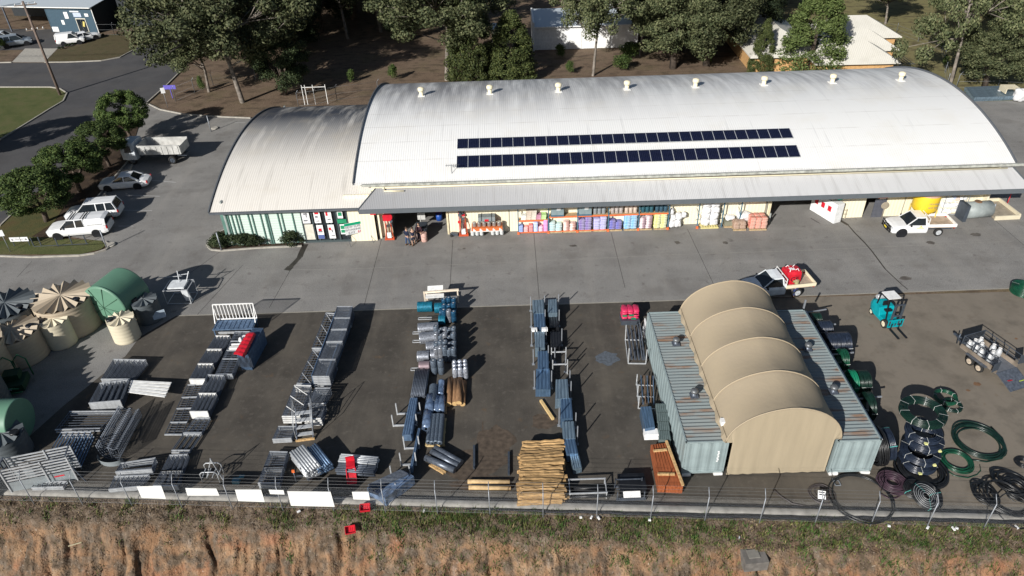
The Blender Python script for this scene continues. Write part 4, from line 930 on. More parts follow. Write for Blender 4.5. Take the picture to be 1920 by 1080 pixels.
    for s in (-1, 1):
        b = MB(); b.box((f - .1, s * h * .7, hood - .3), (.18, .34, .17)); b.build('headlight', lampw, c)
        b = MB(); b.box((bk + .03, s * h * .86, belt - .2), (.1, .16, .28)); b.build('tail_light', tailr, c)
        b = MB(); b.box((a0 - .25, s * (h + .1), belt + .06), (.1, .18, .14)); b.build('mirror', black if kind != 'sedan' else paint, c)
    b = MB(); b.box((f - .0, 0, hood - .33), (.05, h * .9, .16)); b.box((f + .01, 0, zb + .2), (.08, h * 1.5, .14)); b.build('grille', black, c)
    return c
def yaw2(a, b_):
    p, q = g(*a), g(*b_); return math.atan2(q.y - p.y, q.x - p.x)
car('ute', 156, 438, yaw2((202, 436), (110, 444)), 'white dual cab ute with a hard canopy and roof bars nearest the grass island', name='dual_cab_ute', cat='ute')
car('wagon', 182, 408, yaw2((225, 404), (140, 412)), 'white family wagon parked between the sedan and the ute with the canopy', cat='wagon')
car('sedan', 238, 350, yaw2((278, 345), (196, 352)), 'white sedan with dark windows parked in tree shade by itself', cat='sedan', r=.32)
t1 = car('tray', 1718, 434, yaw2((1772, 432), (1664, 434)), 'white single cab tray ute with black bull bar parked outside the warehouse', cat='ute', r=.38)
b = MB()
for z in (.45, .75, 1.0): b.tube([(2.78, -.75, z), (2.86, 0, z), (2.78, .75, z)], .04)
for y in (-.75, -.3, .3, .75): b.tube([(2.8, y, .4), (2.8, y, 1.05)], .035)
b.build('bull_bar', black, t1)
b = MB(); b.box((2.86, 0, .62), (.02, .4, .13)); b.build('number_plate', mat('plate_yellow', (.75, .6, .05), .5), t1)
b = MB(); b.add([(-.1 + .2, .937, .95), (.3 + .2, .937, .95), (.1 + .2, .937, 1.1)], [(0, 1, 2)]); b.box((.3, .932, .86), (.6, .01, .05)); b.build('door_logo', yel, t1)
bluep = mat('car_offwhite', (.72, .76, .78), .3)
t2 = car('tray', 1452, 548, yaw2((1512, 540), (1396, 552)), 'white tray ute loading a big red bag half hidden behind the tan shelter', paint=bluep, cat='ute', r=.38)
car('van', 136, 82, yaw2((110, 84), (165, 78)), 'small white delivery van parked outside the blue workshop', cat='van', r=.32)
car('sedan', 160, 76, yaw2((138, 80), (183, 71)), 'white car half hidden behind the small delivery van', name='sedan', cat='car')
car('wagon', 32, 86, yaw2((5, 88), (60, 80)), 'silver four wheel drive in shade at the left edge of the workshop car park', paint=mat('car_silver', (.35, .4, .45), .3, .5), cat='car')
car('hatch', 8, 76, yaw2((-20, 77), (40, 73)), 'pale hatchback behind the silver four wheel drive at the left edge', paint=mat('car_pale', (.5, .55, .58), .3), cat='car')
# red bulk bag on the tray
e = g(1487, 538, 1.05); bgr = empty('bulk_bag', (t2.location.x - 0, t2.location.y, 0), 0, 'big square red bulk bag with a printed logo on the ute tray', 'bag')
yw_ = t2.rotation_euler.z; off = Vector((math.cos(yw_), math.sin(yw_), 0)) * (-1.05); bgr.location = t2.location + off + Vector((0, 0, 1.0)); bgr.rotation_euler.z = yw_
b = MB(); loft(b, [(-.55, [(0, 0), (.5, 0), (.55, .3), (.52, .9), (.4, 1.05), (0, 1.1)]), (0, [(0, 0), (.55, 0), (.62, .3), (.6, .9), (.45, 1.12), (0, 1.18)]), (.55, [(0, 0), (.5, 0), (.55, .3), (.52, .9), (.4, 1.05), (0, 1.1)])]); b.build('sack', redp, bgr)
text('GF', .55, black, bgr, (0, .625, .5), (R(90), 0, R(180)), name='logo'); b = MB()
for x, y in ((-.4, -.4), (.4, -.4), (-.4, .4), (.4, .4)): b.tube([(x, y, 1.0), (x * .7, y * .7, 1.25), (x * .3, y * .6, 1.1)], .03, 5)
b.box((.1, .1, 1.16), (.4, .3, .02)); b.build('lifting_strap', whitem, bgr)
# bluish tipper truck
tk = empty('tipper_truck', g(298, 300), yaw2((345, 300), (250, 302)), 'pale tipper truck with an open steel body parked under the end street tree', 'truck')
tc_ = mat('truck_cab', (.62, .66, .7), .4); b = MB()
loft(b, [(3.35, [(0, .55), (1.0, .55), (1.05, 1.3), (.98, 2.1), (.9, 2.35), (0, 2.4)]), (2.9, [(0, .55), (1.1, .55), (1.12, 1.3), (1.06, 2.3), (.95, 2.5), (0, 2.55)]), (1.75, [(0, .55), (1.1, .55), (1.12, 1.3), (1.06, 2.3), (.95, 2.5), (0, 2.55)])]); b.build('cab', tc_, tk)
b = MB(); b.add([(3.37, -.95, 1.4), (3.37, .95, 1.4), (3.2, .9, 2.2), (3.2, -.9, 2.2)], [(0, 1, 2, 3)]); b.build('windscreen', glass, tk)
for s in (-1, 1): b = MB(); b.add([(2.9, s * 1.13, 1.4), (2.1, s * 1.13, 1.4), (2.15, s * 1.08, 2.15), (2.75, s * 1.08, 2.15)], [(0, 1, 2, 3)]); b.build('side_window', glass, tk)
b = MB(); b.box((-.7, 0, .75), (5.6, .8, .25)); b.build('chassis', dsteel, tk)
tb = mat('tipper_body', (.5, .5, .48), .6, .2, var=.2, sc=2)
b = MB(); b.box((-1.0, 0, 1.15), (4.6, 2.2, .08)); b.build('body_floor', mat('body_floor', (.3, .27, .23), .8), tk)
for s in (-1, 1):
    b = MB(); b.box((-1.0, s * 1.15, 1.65), (4.6, .06, 1.0))
    for k in range(8): b.box((-3.1 + k * .6, s * 1.2, 1.62), (.07, .06, .9))
    b.box((-1.0, s * 1.17, 2.17), (4.65, .12, .08)); b.build('body_side', tb, tk)
b = MB(); b.box((1.3, 0, 1.7), (.06, 2.3, 1.1)); b.build('headboard', tb, tk); b = MB(); b.box((-3.3, 0, 1.6), (.06, 2.3, .9)); b.build('tailgate', tb, tk)
for x in (2.35, -2.1):
    for s in (-1, 1): wheel(tk, x, s * .95, .45, .3 if x > 0 else .5, dsteel)
# forklift
def frame_at(px, py, yaw, name, label, cat, grp=None): return empty(name, g(px, py), yaw, label, cat, grp)
teal = mat('teal_paint', (.0, .28, .33), .4)
fk = frame_at(1657, 600, yaw2((1640, 578), (1672, 612)), 'forklift', 'teal forklift with a white roof panel facing the camera on the gravel', 'forklift')
b = MB(); loft(b, [(-1.25, [(0, .45), (.45, .45), (.5, .8), (.42, 1.1), (0, 1.15)]), (-.95, [(0, .3), (.58, .3), (.6, .8), (.55, 1.2), (0, 1.25)]), (-.1, [(0, .3), (.6, .3), (.6, .8), (.56, 1.15), (0, 1.2)]), (.1, [(0, .3), (.6, .3), (.6, .5), (.56, .6), (0, .62)]), (.95, [(0, .3), (.6, .3), (.6, .5), (.5, .6), (0, .62)])]); b.build('body', teal, fk)
b = MB(); b.box((.0, 0, 1.0), (.5, .5, .12)); b.box((-.28, 0, 1.25), (.12, .5, .5)); b.build('seat', black, fk)
b = MB()
for x, y in ((-.6, .5), (-.6, -.5), (.6, .5), (.6, -.5)): b.bar((x + (.2 if x > 0 else 0), y, .6 if x > 0 else 1.1), (x * .8, y, 2.15), .07, .07)
for y in (-.5, .5): b.bar((-.48, y, 2.15), (.55, y, 2.15), .06, .06)
for k in range(6): b.bar((-.45 + k * .2, -.5, 2.16), (-.45 + k * .2, .5, 2.16), .04, .04)
b.build('overhead_guard', black, fk)
b = MB(); b.box((-.05, 0, 2.22), (.95, .95, .04)); b.build('roof_panel', whitep, fk)
b = MB()
for y in (-.32, .32): b.box((1.1, y, 1.15), (.12, .1, 2.1))
for z in (.4, 1.2, 2.15): b.box((1.1, 0, z), (.1, .7, .1))
b.build('mast', dsteel, fk)
b = MB(); b.box((1.22, 0, .35), (.06, 1.15, .1)); b.box((1.22, 0, .9), (.06, 1.15, .08))
for k in range(6): b.box((1.22, -.55 + k * .22, .62), (.05, .05, .55))
b.build('load_backrest', teal, fk)
for y in (-.3, .3): b = MB(); b.bar((1.25, y, .12), (2.35, y, .1), .13, .05); b.bar((1.26, y, .1), (1.26, y, .6), .1, .05); b.build('fork', black, fk)
for x, y, r in ((.8, .52, .34), (.8, -.52, .34), (-.85, .48, .26), (-.85, -.48, .26)): wheel(fk, x, y, r, .22, mat('rim_cream', (.6, .55, .42), .5))
b = MB(); b.lathe([(.16, -.35), (.18, -.28), (.18, .28), (.16, .35)], (-1.0, 0, 1.45), n=12, axis='Y'); b.build('gas_bottle', galvl, fk)
# tandem trailer with gas cylinders
tr_ = frame_at(1846, 683, yaw2((1880, 700), (1812, 650)), 'tandem_trailer', 'tandem axle cage trailer with its tailgate ramp open on the gravel', 'trailer')
b = MB(); b.box((0, 0, .62), (2.9, 1.75, .06)); b.build('floor', mat('trailer_floor', (.12, .13, .15), .6), tr_)
for s in (-1, 1): b = MB(); b.box((0, s * .88, .8), (2.9, .05, .34)); b.build('side_panel', mat('rusty_side', (.2, .165, .13), .7, var=.3, sc=2), tr_)
b = MB(); b.box((1.45, 0, .8), (.05, 1.78, .34)); b.build('front_panel', galv, tr_); b = MB(); b.box((1.46, 0, 1.32), (.02, 1.7, .6)); b.build('front_mesh', black, tr_)
for s in (-1, 1): b = MB(); b.bar((-1.45, s * .86, 1.3), (-1.5, s * .95 + s * .5, 1.3), .03, .7); b.build('cage_door', dsteel, tr_)
b = MB()
for s in (-1, 1):
    for x in (-1.43, -.5, .5, 1.43): b.box((x, s * .88, 1.3), (.05, .05, .75))
    for z in (1.2, 1.65): b.bar((-1.45, s * .88, z), (1.45, s * .88, z), .04, .04)
for z in (1.2, 1.65): b.bar((1.43, -.88, z), (1.43, .88, z), .04, .04)
for k in range(14): b.bar((1.43, -.85 + k * .13, .9), (1.43, -.85 + k * .13, 1.65), .02, .02); 
b.build('cage', dsteel, tr_)
b = MB(); b.bar((-1.45, -.0, .66), (-2.75, 0, .12), 1.7, .05); b.build('ramp', galv, tr_)
b = MB(); b.box((-2.3, -.55, .34), (.1, .5, .02), ry=.4); b.build('ramp_sticker', mat('hi_vis', (.6, .75, .05), .4), tr_)
b = MB(); b.box((-2.1, .35, .44), (.2, .3, .02), ry=.4); b.build('red_sticker', redp, tr_)
b = MB(); b.bar((1.45, .5, .55), (2.6, 0, .55), .08, .08); b.bar((1.45, -.5, .55), (2.6, 0, .55), .08, .08); b.tube([(2.3, .1, .1), (2.3, .1, .95)], .04); b.box((2.7, 0, .58), (.25, .12, .12)); b.build('drawbar', dsteel, tr_)
for x in (-.4, .35):
    for s in (-1, 1): wheel(tr_, x, s * 1.02, .31, .2, mat('rim_dusty', (.45, .38, .3), .6))
for s in (-1, 1): b = MB(); b.box((-.02, s * 1.02, .68), (1.6, .26, .03)); b.build('mudguard', galv, tr_)
def cyl_proto():
    r_ = empty('gas_cylinder', (0, 0, 0), 0, '', 'gas cylinder', 'gas cylinders in the cage trailer'); b = MB(); b.lathe([(.12, 0), (.15, .03), (.185, .1), (.19, .42), (.16, .53), (.06, .6)], n=14); b.build('tank', galvl, r_)
    b = MB(); b.lathe([(.11, .56), (.12, .68)], n=12, capb=False, capt=False); b.box((0, 0, .63), (.04, .04, .12)); b.build('collar', mat('collar_white', (.6, .6, .6), .5), r_); return r_
cp = cyl_proto(); i = 0; M_ = Matrix.Translation(tr_.location) @ Matrix.Rotation(tr_.rotation_euler.z, 4, 'Z')
for (x, y, lb) in [(1.15, .55, 'at the front far corner'), (1.15, .1, 'front row middle'), (1.15, -.4, 'front row near side'), (.7, .45, 'second row far side'), (.7, 0, 'second row middle'), (.2, .55, 'third row far side'), (.3, -.6, 'beside the near side panel, towards the front'), (-.15, -.62, 'beside the near side panel, towards the ramp'), (-.2, 0, 'lone in the middle near the open cage end'), (-.35, .4, 'nearest the ramp on the far side')]:
    p = M_ @ Vector((x, y, .65)); lb = 'silver gas cylinder in the trailer, ' + lb
    if i == 0: cp.location = p; cp['label'] = lb
    else: ctree(cp, p, label=lb)
    i += 1
# ---------------------------------------------------------------- people
skin = mat('skin', (.45, .28, .2), .6); hair = mat('hair_brown', (.05, .03, .02), .8); bootm = mat('boots', (.12, .07, .04), .7)
navy = mat('navy_cloth', (.012, .018, .045), .85); jean = mat('jeans', (.04, .07, .14), .85); hatm = mat('hat_tan', (.3, .25, .18), .8); khaki = mat('khaki_cloth', (.3, .28, .14), .85)
def skinned(name, verts, edges, rad, m, parent=None, sub=1):
    me = bpy.data.meshes.new(name); me.from_pydata([tuple(v) for v in verts], edges, []); me.materials.append(m)
    o = bpy.data.objects.new(name, me); COL.objects.link(o); md = o.modifiers.new('s', 'SKIN'); md.use_smooth_shade = True; me.skin_vertices.new() if not me.skin_vertices else None
    for i, r_ in enumerate(rad): me.skin_vertices[0].data[i].radius = (r_, r_) if not isinstance(r_, tuple) else r_
    me.skin_vertices[0].data[0].use_root = True
    sd = o.modifiers.new('u', 'SUBSURF'); sd.levels = sd.render_levels = sub
    if parent: o.parent = parent
    return o
def person(loc, yaw, label, shirt, pants, shorts=False, hat=None, arms=((.1, .12, -.5), (.05, .1, -.52)), bend=0., stride=.1, z0=0):
    """arms: for each side (out, forward, drop) of the hand from the shoulder; local +Y is forward"""
    r_ = empty('person', (loc.x, loc.y, loc.z), yaw, label, 'person'); s_ = math.sin(bend); c_ = math.cos(bend); hip = Vector((0, -.15 * s_, .93))
    up = lambda d, y=0: hip + Vector((0, s_ * d + c_ * y, c_ * d - s_ * y))
    V = [hip, up(.18), up(.38), up(.52), up(.62), up(.7, .01), up(.80, .03)]; Ed = [(0, 1), (1, 2), (2, 3), (3, 4), (4, 5), (5, 6)]; Rd = [(.15, .12), (.14, .11), (.16, .12), (.1, .09), .055, .085, .075]
    def add(p, par, r): V.append(p); Ed.append((par, len(V) - 1)); Rd.append(r); return len(V) - 1
    hands = []
    for s, (ox, oy, oz) in zip((-1, 1), arms):
        sh = add(up(.5) + Vector((s * .19, 0, 0)), 3, .065); hp = V[sh] + Vector((s * ox, oy, oz)); el = (V[sh] + hp) / 2 + Vector((s * .05, -.06, -.03))
        e_ = add(el, sh, .045); w_ = add(hp, e_, .028); hd = (hp - el).normalized(); pm_ = add(hp + hd * .06, w_, .034)
        for k in range(4): f1 = add(V[pm_] + hd * .045 + Vector(((k - 1.5) * .018, 0, 0)), pm_, .009); add(V[f1] + hd * (.04 + .008 * (k in (1, 2))) + Vector((0, .012, 0)), f1, .007)
        add(hp + hd * .04 + Vector((-s * .045, .02, 0)), w_, .01); hands.append(hp)
    kn = []
    for s in (-1, 1):
        h_ = add(hip + Vector((s * .1, 0, -.06)), 0, .095); k_ = add(Vector((s * .12, stride * s * .5 + .03, .5)), h_, .065); a_ = add(Vector((s * .13, stride * s, .09)), k_, .042); add(Vector((s * .14, stride * s + .15, .04)), a_, .035); kn.append((V[h_], V[k_], V[a_]))
    body = skinned('body', V, Ed, Rd, skin, r_)
    sv, se, sr = [V[0] + Vector((0, 0, .0)), V[1], V[2], V[3], V[3] + (V[4] - V[3]) * .5], [(0, 1), (1, 2), (2, 3), (3, 4)], [(.175, .14), (.165, .13), (.18, .14), (.12, .1), .07]
    for s, hp in zip((-1, 1), hands):
        sh = up(.5) + Vector((s * .19, 0, 0)); el = (sh + hp) / 2 + Vector((s * .05, -.06, -.03)); sv += [sh, el, el + (hp - el) * .8]; n_ = len(sv); se += [(3, n_ - 3), (n_ - 3, n_ - 2), (n_ - 2, n_ - 1)]; sr += [.085, .065, .05]
    skinned('shirt', sv, se, sr, shirt, r_)
    pv, pe, pr = [V[0], V[0] + Vector((0, 0, .06))], [(0, 1)], [(.17, .14), (.165, .13)]
    for a, k, c in kn:
        pv += [a, k] + ([c + Vector((0, 0, .06))] if not shorts else []); n_ = len(pv); q = 3 if not shorts else 2; pe.append((0, n_ - q)); pr.append(.115)
        pe.append((n_ - q, n_ - q + 1)); pr.append(.085)
        if not shorts: pe.append((n_ - 2, n_ - 1)); pr.append(.065)
    skinned('trousers', pv, pe, pr, pants, r_)
    for a, k, c in kn: b = MB(); b.lathe([(.05, .0), (.06, .03), (.055, .16)], (c.x, c.y, 0), n=10); b.box((c.x, c.y + .07, .045), (.1, .24, .09)); b.build('boot', bootm, r_)
    hd_ = V[6]; b = MB(); b.lathe([(.0, -.1), (.07, -.09), (.09, -.03), (.094, .03), (.08, .09), (.04, .125), (0, .135)], hd_, n=14, capb=False, capt=False); b.box(hd_ + Vector((0, .095, -.005)), (.025, .035, .04))
    for s in (-1, 1): b.box(hd_ + Vector((s * .095, 0, 0)), (.015, .035, .055))
    b.build('head', skin, r_)
    b = MB()
    for s in (-1, 1): b.box(hd_ + Vector((s * .033, .088, .02)), (.02, .012, .012))
    b.box(hd_ + Vector((0, .086, -.05)), (.045, .01, .01)); b.build('face_features', hair, r_)
    if hat: b = MB(); b.lathe([(.17, .055), (.17, .07), (.1, .075), (.09, .16), (.0, .17)], hd_, n=16, capt=False); b.build('hat', hat, r_)
    else: b = MB(); b.lathe([(.1, .0), (.103, .06), (.085, .12), (.0, .145)], hd_ + Vector((0, -.018, 0)), n=14, capb=False, capt=False); b.build('hair', hair, r_)
    return r_
p1 = person(g(765, 460), R(-40), 'person in navy jacket and jeans standing left of the group at the shed entrance', navy, jean, hat=None)
p2 = person(g(776, 460), R(20), 'person in navy shirt and shorts holding a sheet of paper at the shed entrance', navy, navy, shorts=True, arms=((-.12, .3, -.28), (-.12, .3, -.3)))
b = MB(); b.box((0, 0, 0), (.22, .02, .3), rx=R(-50)); tag(b.build('paper_sheet', whitem, loc=p2.location + Matrix.Rotation(R(20), 3, 'Z') @ Vector((0, .36, 1.17))), 'white sheet of paper held by the person in shorts', 'paper')
p3 = person(g(788, 452), R(150), 'person with dark top partly behind the two men at the shed entrance', mat('maroon_cloth', (.05, .02, .03), .85), navy)
p4 = person(g(1489, 556), R(10), 'person in khaki shirt and blue trousers leaning over the ute tray', khaki, mat('work_blue', (.02, .035, .12), .85), hat=hatm, bend=.55, arms=((-.05, .35, -.3), (.05, .4, -.2)))
# ================================================================ yard stock
def quadpts(q, h):
    P = [g(x, y, h) for x, y in q]; c = sum(P, Vector()) / 4; return [p - c for p in P], c
def bil(P, u, v): return (P[0] * (1 - u) + P[1] * u) * (1 - v) + (P[3] * (1 - u) + P[2] * u) * v
def gate(label, q, h, n=3, rails=5, cross=(0, 1), rungs=0, diag=0, m=None, em=None, rw=.035, step=None, name='farm_gate', cat='gate', grp=None, rail_m=None, sheet_=False):
    """a stack of n gates whose top face shows at pixel corners q (far left, far right, near right, near left) at height h"""
    P, c = quadpts(q, h); m = m or galv; em = em or galvl; st = step or max(.05, h / n)
    top = empty(name, c, 0, '', cat, grp); b = MB()
    for i in range(rails):
        u = i / (rails - 1); b.bar(bil(P, u, 0), bil(P, u, 1), rw, .05)
        if rails == 2 and not rungs: b.build('side_rail', rail_m or m, top); b = MB()
    for i in range(rungs):
        v = (i + .5) / rungs; b.bar(bil(P, 0, v), bil(P, 1, v), .03, .03)
    b.build('rails', rail_m or m, top)
    for v in cross: b = MB(); b.bar(bil(P, -.01, v), bil(P, 1.01, v), .08, min(.06, st * .9)); b.build('end_bar' if v in (0, 1) else 'cross_bar', em, top)
    if diag:
        b = MB()
        for i in range(diag): b.bar(bil(P, .02, i / diag + .02) + Vector((0, 0, .03)), bil(P, .98, (i + 1) / diag - .02) + Vector((0, 0, .03)), .04, .03)
        b.build('brace', em, top)
    if sheet_:
        b = MB(); b.add([bil(P, 0, 0), bil(P, 1, 0), bil(P, 1, 1), bil(P, 0, 1)], [(0, 1, 2, 3)]); b.build('sheet', m, top)
    for k in range(n):
        lb = label if n == 1 else f'{label}, {ORD[k]} down'
        if k == 0: top['label'] = lb
        elif k == 1:
            low = empty(name, c - Vector((0, 0, st)), 0, lb, cat, grp); b = MB()
            b = MB()
            for i in range(rails):
                b.bar(bil(P, i / (rails - 1), 0), bil(P, i / (rails - 1), 1), rw + .02, .05)
                if rails == 2: b.build('side_rail', rail_m or m, low); b = MB()
            if rails > 2: b.build('rails', rail_m or m, low)
            for v in (0, 1): b = MB(); b.bar(bil(P, -.01, v), bil(P, 1.01, v), .08, min(.06, st * .9)); b.build('end_bar', em, low)
        else: ctree(low, c - Vector((0, 0, st * k)) + Vector((rnd.uniform(-.01, .01), rnd.uniform(-.01, .01), 0)), label=lb)
    return top
GA, GB, GC = 'galvanised gates stacked in the left row', 'galvanised gates stacked in the second row', 'galvanised gates stacked in the third row'
# ---- scattered left stacks
gate('rail gate beside the white rail bundle', ((213, 674), (273, 675), (243, 711), (190, 711)), .6, 5, 7, grp=GA)
gate('rail gate with shining tube ends beside the white rails', ((187, 719), (240, 712), (225, 751), (167, 756)), .75, 7, 6, em=galvl, grp=GA)
for k in range(5):
    P, c = quadpts(((246, 713), (322, 716), (309, 746), (241, 736)), .56); v = (k + .5) / 5; b = MB(); b.bar(bil(P, 0, v), bil(P, 1, v), .2, .05)
    tag(b.build('white_rail', whitep, loc=c), f'broad white cattle rail, {ORD[k]} from the far side of the white bundle', 'rail', 'white rails lying crosswise')
gate('dark rail panel half in tank shade', ((131, 772), (222, 771), (187, 804), (104, 806)), .4, 2, 2, rungs=7, cross=(0, 1), grp=GA)
gate('blue grey rail gate behind the loading race', ((115, 811), (171, 810), (146, 866), (85, 862)), .7, 3, 6, m=bsteel, grp=GA)
gate('short rail panel in the pair by the fence', ((227, 869), (291, 859), (284, 880), (217, 885)), .5, 4, 2, rungs=3, em=galvl, grp=GA)
gate('short rail panel with vertical bars at the fence foot', ((215, 894), (279, 891), (262, 912), (204, 918)), .35, 3, 8, grp=GA)
gate('rail panel lying under the loading race', ((65, 905), (125, 903), (118, 913), (60, 915)), .3, 2, 8, grp=GA)
# ---- row B
gate('four rail gate with white crossbars, far segment', ((405, 629), (431, 629), (415, 656), (388, 656)), .55, 5, 5, cross=(.04, .97), em=whitep, grp=GB)
gate('four rail gate with white crossbars, middle segment', ((388, 656), (415, 656), (399, 683), (371, 683)), .55, 5, 5, cross=(0, .97), em=whitep, grp=GB)
gate('four rail gate with white crossbars, near segment with thick white end', ((371, 683), (399, 683), (384, 712), (355, 712)), .55, 5, 5, cross=(0, .97, 1), em=whitep, grp=GB)
gate('mesh gate in the middle of the second row, left of the red troughs', ((441, 622), (468, 622), (435, 702), (404, 702)), .5, 4, 3, rungs=26, cross=(0, .24, .46, .66, 1), grp=GB)
gate('five rail gate below the red troughs', ((390, 703), (420, 704), (405, 738), (372, 738)), .6, 5, 5, cross=(0, 1), grp=GB)
gate('five rail gate with thick white end face', ((373, 738), (405, 738), (389, 772), (356, 772)), .65, 6, 5, cross=(0, 1), em=whitep, grp=GB)
gate('single ladder mesh panel on the ground left of the second row', ((352, 722), (381, 720), (341, 815), (309, 815)), .12, 1, 3, rungs=22, cross=(0, .27, .5, .77, 1), grp=GB)
gate('low rail gate under the white ended stack', ((366, 784), (394, 784), (378, 812), (344, 812)), .25, 2, 4, cross=(0, 1), rungs=6, grp=GB)
gate('low rail gate, second below the white ended stack', ((344, 814), (376, 814), (355, 846), (321, 846)), .25, 2, 4, cross=(0, .96), grp=GB)
gate('rail gate nearer the fence in the second row', ((318, 854), (352, 852), (341, 882), (303, 883)), .45, 4, 5, cross=(0, 1), grp=GB)
gate('rail gate nearest the fence in the second row', ((303, 883), (341, 882), (332, 911), (287, 911)), .45, 4, 5, cross=(0, 1), grp=GB)
# white cattle crate panel at the head of the row
cr_ = empty('stock_rack', g(449, 612), 0, 'upright white barred stock rack standing at the head of the second gate row', 'rack'); b = MB()
for z in (.75, 2.1): b.bar((-1.5, 0, z), (1.5, 0, z), .07, .07)
for k in range(13): b.bar((-1.5 + k * .25, 0, .75), (-1.5 + k * .25, 0, 2.1), .05, .05)
for s in (-1, 1): b.bar((s * 1.5, 0, 2.1), (s * 1.5, -.5, .7), .06, .06)
b.build('barred_panel', whitep, cr_)
b = MB(); b.box((0, -.6, .62), (3.0, 1.2, .06)); 
for k in range(9): b.bar((-1.4 + k * .35, -1.2, .66), (-1.4 + k * .35, 0, .66), .05, .05)
for x in (-1.4, 1.4):
    for y in (-1.15, -.05): b.box((x, y, .3), (.08, .08, .6))
b.bar((-1.5, -1.2, .66), (1.5, -1.2, .66), .06, .06); b.build('deck', bsteel, cr_)
gate('low steel panel in front of the white stock rack', ((403, 612), (472, 610), (470, 622), (408, 623)), .25, 2, 2, rungs=4, grp=GB)
# red troughs on a tall dark stack
c0 = g(470, 668); tall = empty('panel_stack', g(474, 668, 0), yaw2((462, 690), (490, 640)) - math.pi / 2, 'tall block of dark steel panels bound together under the red troughs', 'steel bundle')
b = MB()
for k in range(9): b.box((.0 + .09 * k - .2, 0, .72), (.05, 3.0, 1.4))
b.build('panels', bsteel, tall)
b = MB()
for k in range(14): b.bar((-.3 + k * .075, -1.52, .3), (-.3 + k * .075, -1.55, 1.2), .02, .02)
b.build('tie_wires', galv, tall)
def trough(q, h, lb, first=None):
    P, c = quadpts(q, h); b = MB(); n = 12
    prof = [(0, 0), (.12, .16), (.5, .2), (.88, .16), (1, 0)]
    for j in range(n + 1):
        for (u, z) in prof: b.v.append(bil(P, u, j / n) + Vector((0, 0, z + (.03 if j % 2 else 0))))
    m_ = len(prof)
    for j in range(n):
        for k in range(m_ - 1): b.f.append((j * m_ + k, j * m_ + k + 1, (j + 1) * m_ + k + 1, (j + 1) * m_ + k)); b.mi.append(0); b.sm.append(False)
    for k_ in range(3): pass
    return tag(b.build('feed_trough', redp, loc=c), lb, 'trough', 'red plastic troughs')
qr = ((462, 628), (480, 627), (458, 672), (436, 667))
for k in range(4): trough(qr, 1.5 - k * .09, 'red ribbed plastic trough, ' + ORD[k] + ' from the top of the nested red stack')
b = MB(); b.box((0, 0, 0), (.9, .25, .12)); b.box((0, .35, .03), (.8, .12, .1)); tag(b.build('white_posts', whitep, loc=g(442, 652, .62)), 'short white posts lying left of the red troughs', 'posts')
b = MB(); b.lathe([(.14, 0), (.16, .1), (.1, .3), (.05, .35)], n=10); b.lathe([(.12, 0), (.14, .2)], (.15, .35, 0), n=10); tag(b.build('plastic_drums', whitem, loc=g(452, 640, .6)), 'jumble of white plastic fittings against the red troughs', 'fittings')
# ---- row C
LB = 'galvanised gates stacked in the third row'
gate('open truss panel, left side, far end of the third row', ((611, 587), (632, 588), (607, 653), (585, 653)), .35, 2, 2, rungs=14, diag=3, cross=(0, 1), em=galvl, grp=LB)
gate('open truss panel, left side, second in the third row', ((587, 656), (610, 656), (583, 722), (556, 721)), .35, 2, 2, rungs=14, diag=3, cross=(0, .97, 1), em=galvl, grp=LB)
for i, (q, lb) in enumerate([(((632, 575), (661, 575), (656, 596), (627, 596)), 'mesh gate at the far end of the tall third row stack'), (((627, 597), (656, 597), (650, 617), (621, 618)), 'mesh gate, second bay of the tall third row stack'), (((621, 619), (650, 619), (642, 640), (612, 641)), 'mesh gate, third bay of the tall third row stack'), (((612, 643), (641, 643), (629, 674), (598, 674)), 'rust tinged mesh gate in the middle of the third row'), (((598, 675), (629, 675), (617, 706), (586, 706)), 'rust tinged mesh gate with the thick white layered end')]):
    gate(lb, q, 1.15, 7 if i in (0, 4) else 4, 2, rungs=15, cross=(0, 1), em=galvl, step=.14, grp=LB)
b = MB(); P, c = quadpts(((633, 576), (661, 576), (613, 706), (584, 706)), 1.0)
for u in (.97, .03):
    for z in (-.9, -.6, -.3, 0): b.bar(bil(P, u, 0) + Vector((0, 0, z)), bil(P, u, 1) + Vector((0, 0, z)), .06, .26)
tag(b.build('stack_side_frames', bsteel, loc=c), 'dark blue long side frames carrying the tall mesh gates', 'frame')
gate('braced gate with white ends, left near stack of the third row', ((552, 723), (583, 724), (563, 781), (529, 781)), .7, 4, 2, rungs=20, diag=3, cross=(0, 1), em=whitep, grp=LB)
gate('grey slatted gate, right near stack of the third row', ((591, 728), (620, 728), (603, 757), (578, 757)), .7, 4, 2, rungs=14, cross=(0, 1), em=galvl, grp=LB)
gate('grey slatted gate with white end faces beside the steel steps', ((585, 757), (610, 757), (602, 785), (570, 786)), .7, 4, 2, rungs=12, cross=(0, 1), em=whitep, grp=LB)
gate('small slatted gate left of the steel steps', ((522, 800), (554, 800), (546, 822), (511, 824)), .4, 3, 2, rungs=8, cross=(0, 1), em=galvl, grp=LB)
gate('mesh gate between the small slatted gate and the pipe bundles', ((506, 847), (539, 848), (531, 875), (495, 876)), .5, 4, 2, rungs=9, cross=(0, 1), em=galvl, grp=LB)
gate('mesh gate nearest the fence beside the pipe bundles', ((495, 876), (531, 875), (524, 906), (484, 906)), .5, 4, 2, rungs=9, cross=(0, 1), em=galvl, grp=LB)
stp = empty('steel_steps', g(574, 812), R(8), 'galvanised loading steps with long handrails near the third row', 'steps')
for k in range(4): b = MB(); b.box((0, -.3 + k * .32, .25 + k * .3), (1.05, .28, .05)); b.build('tread', galvl, stp)
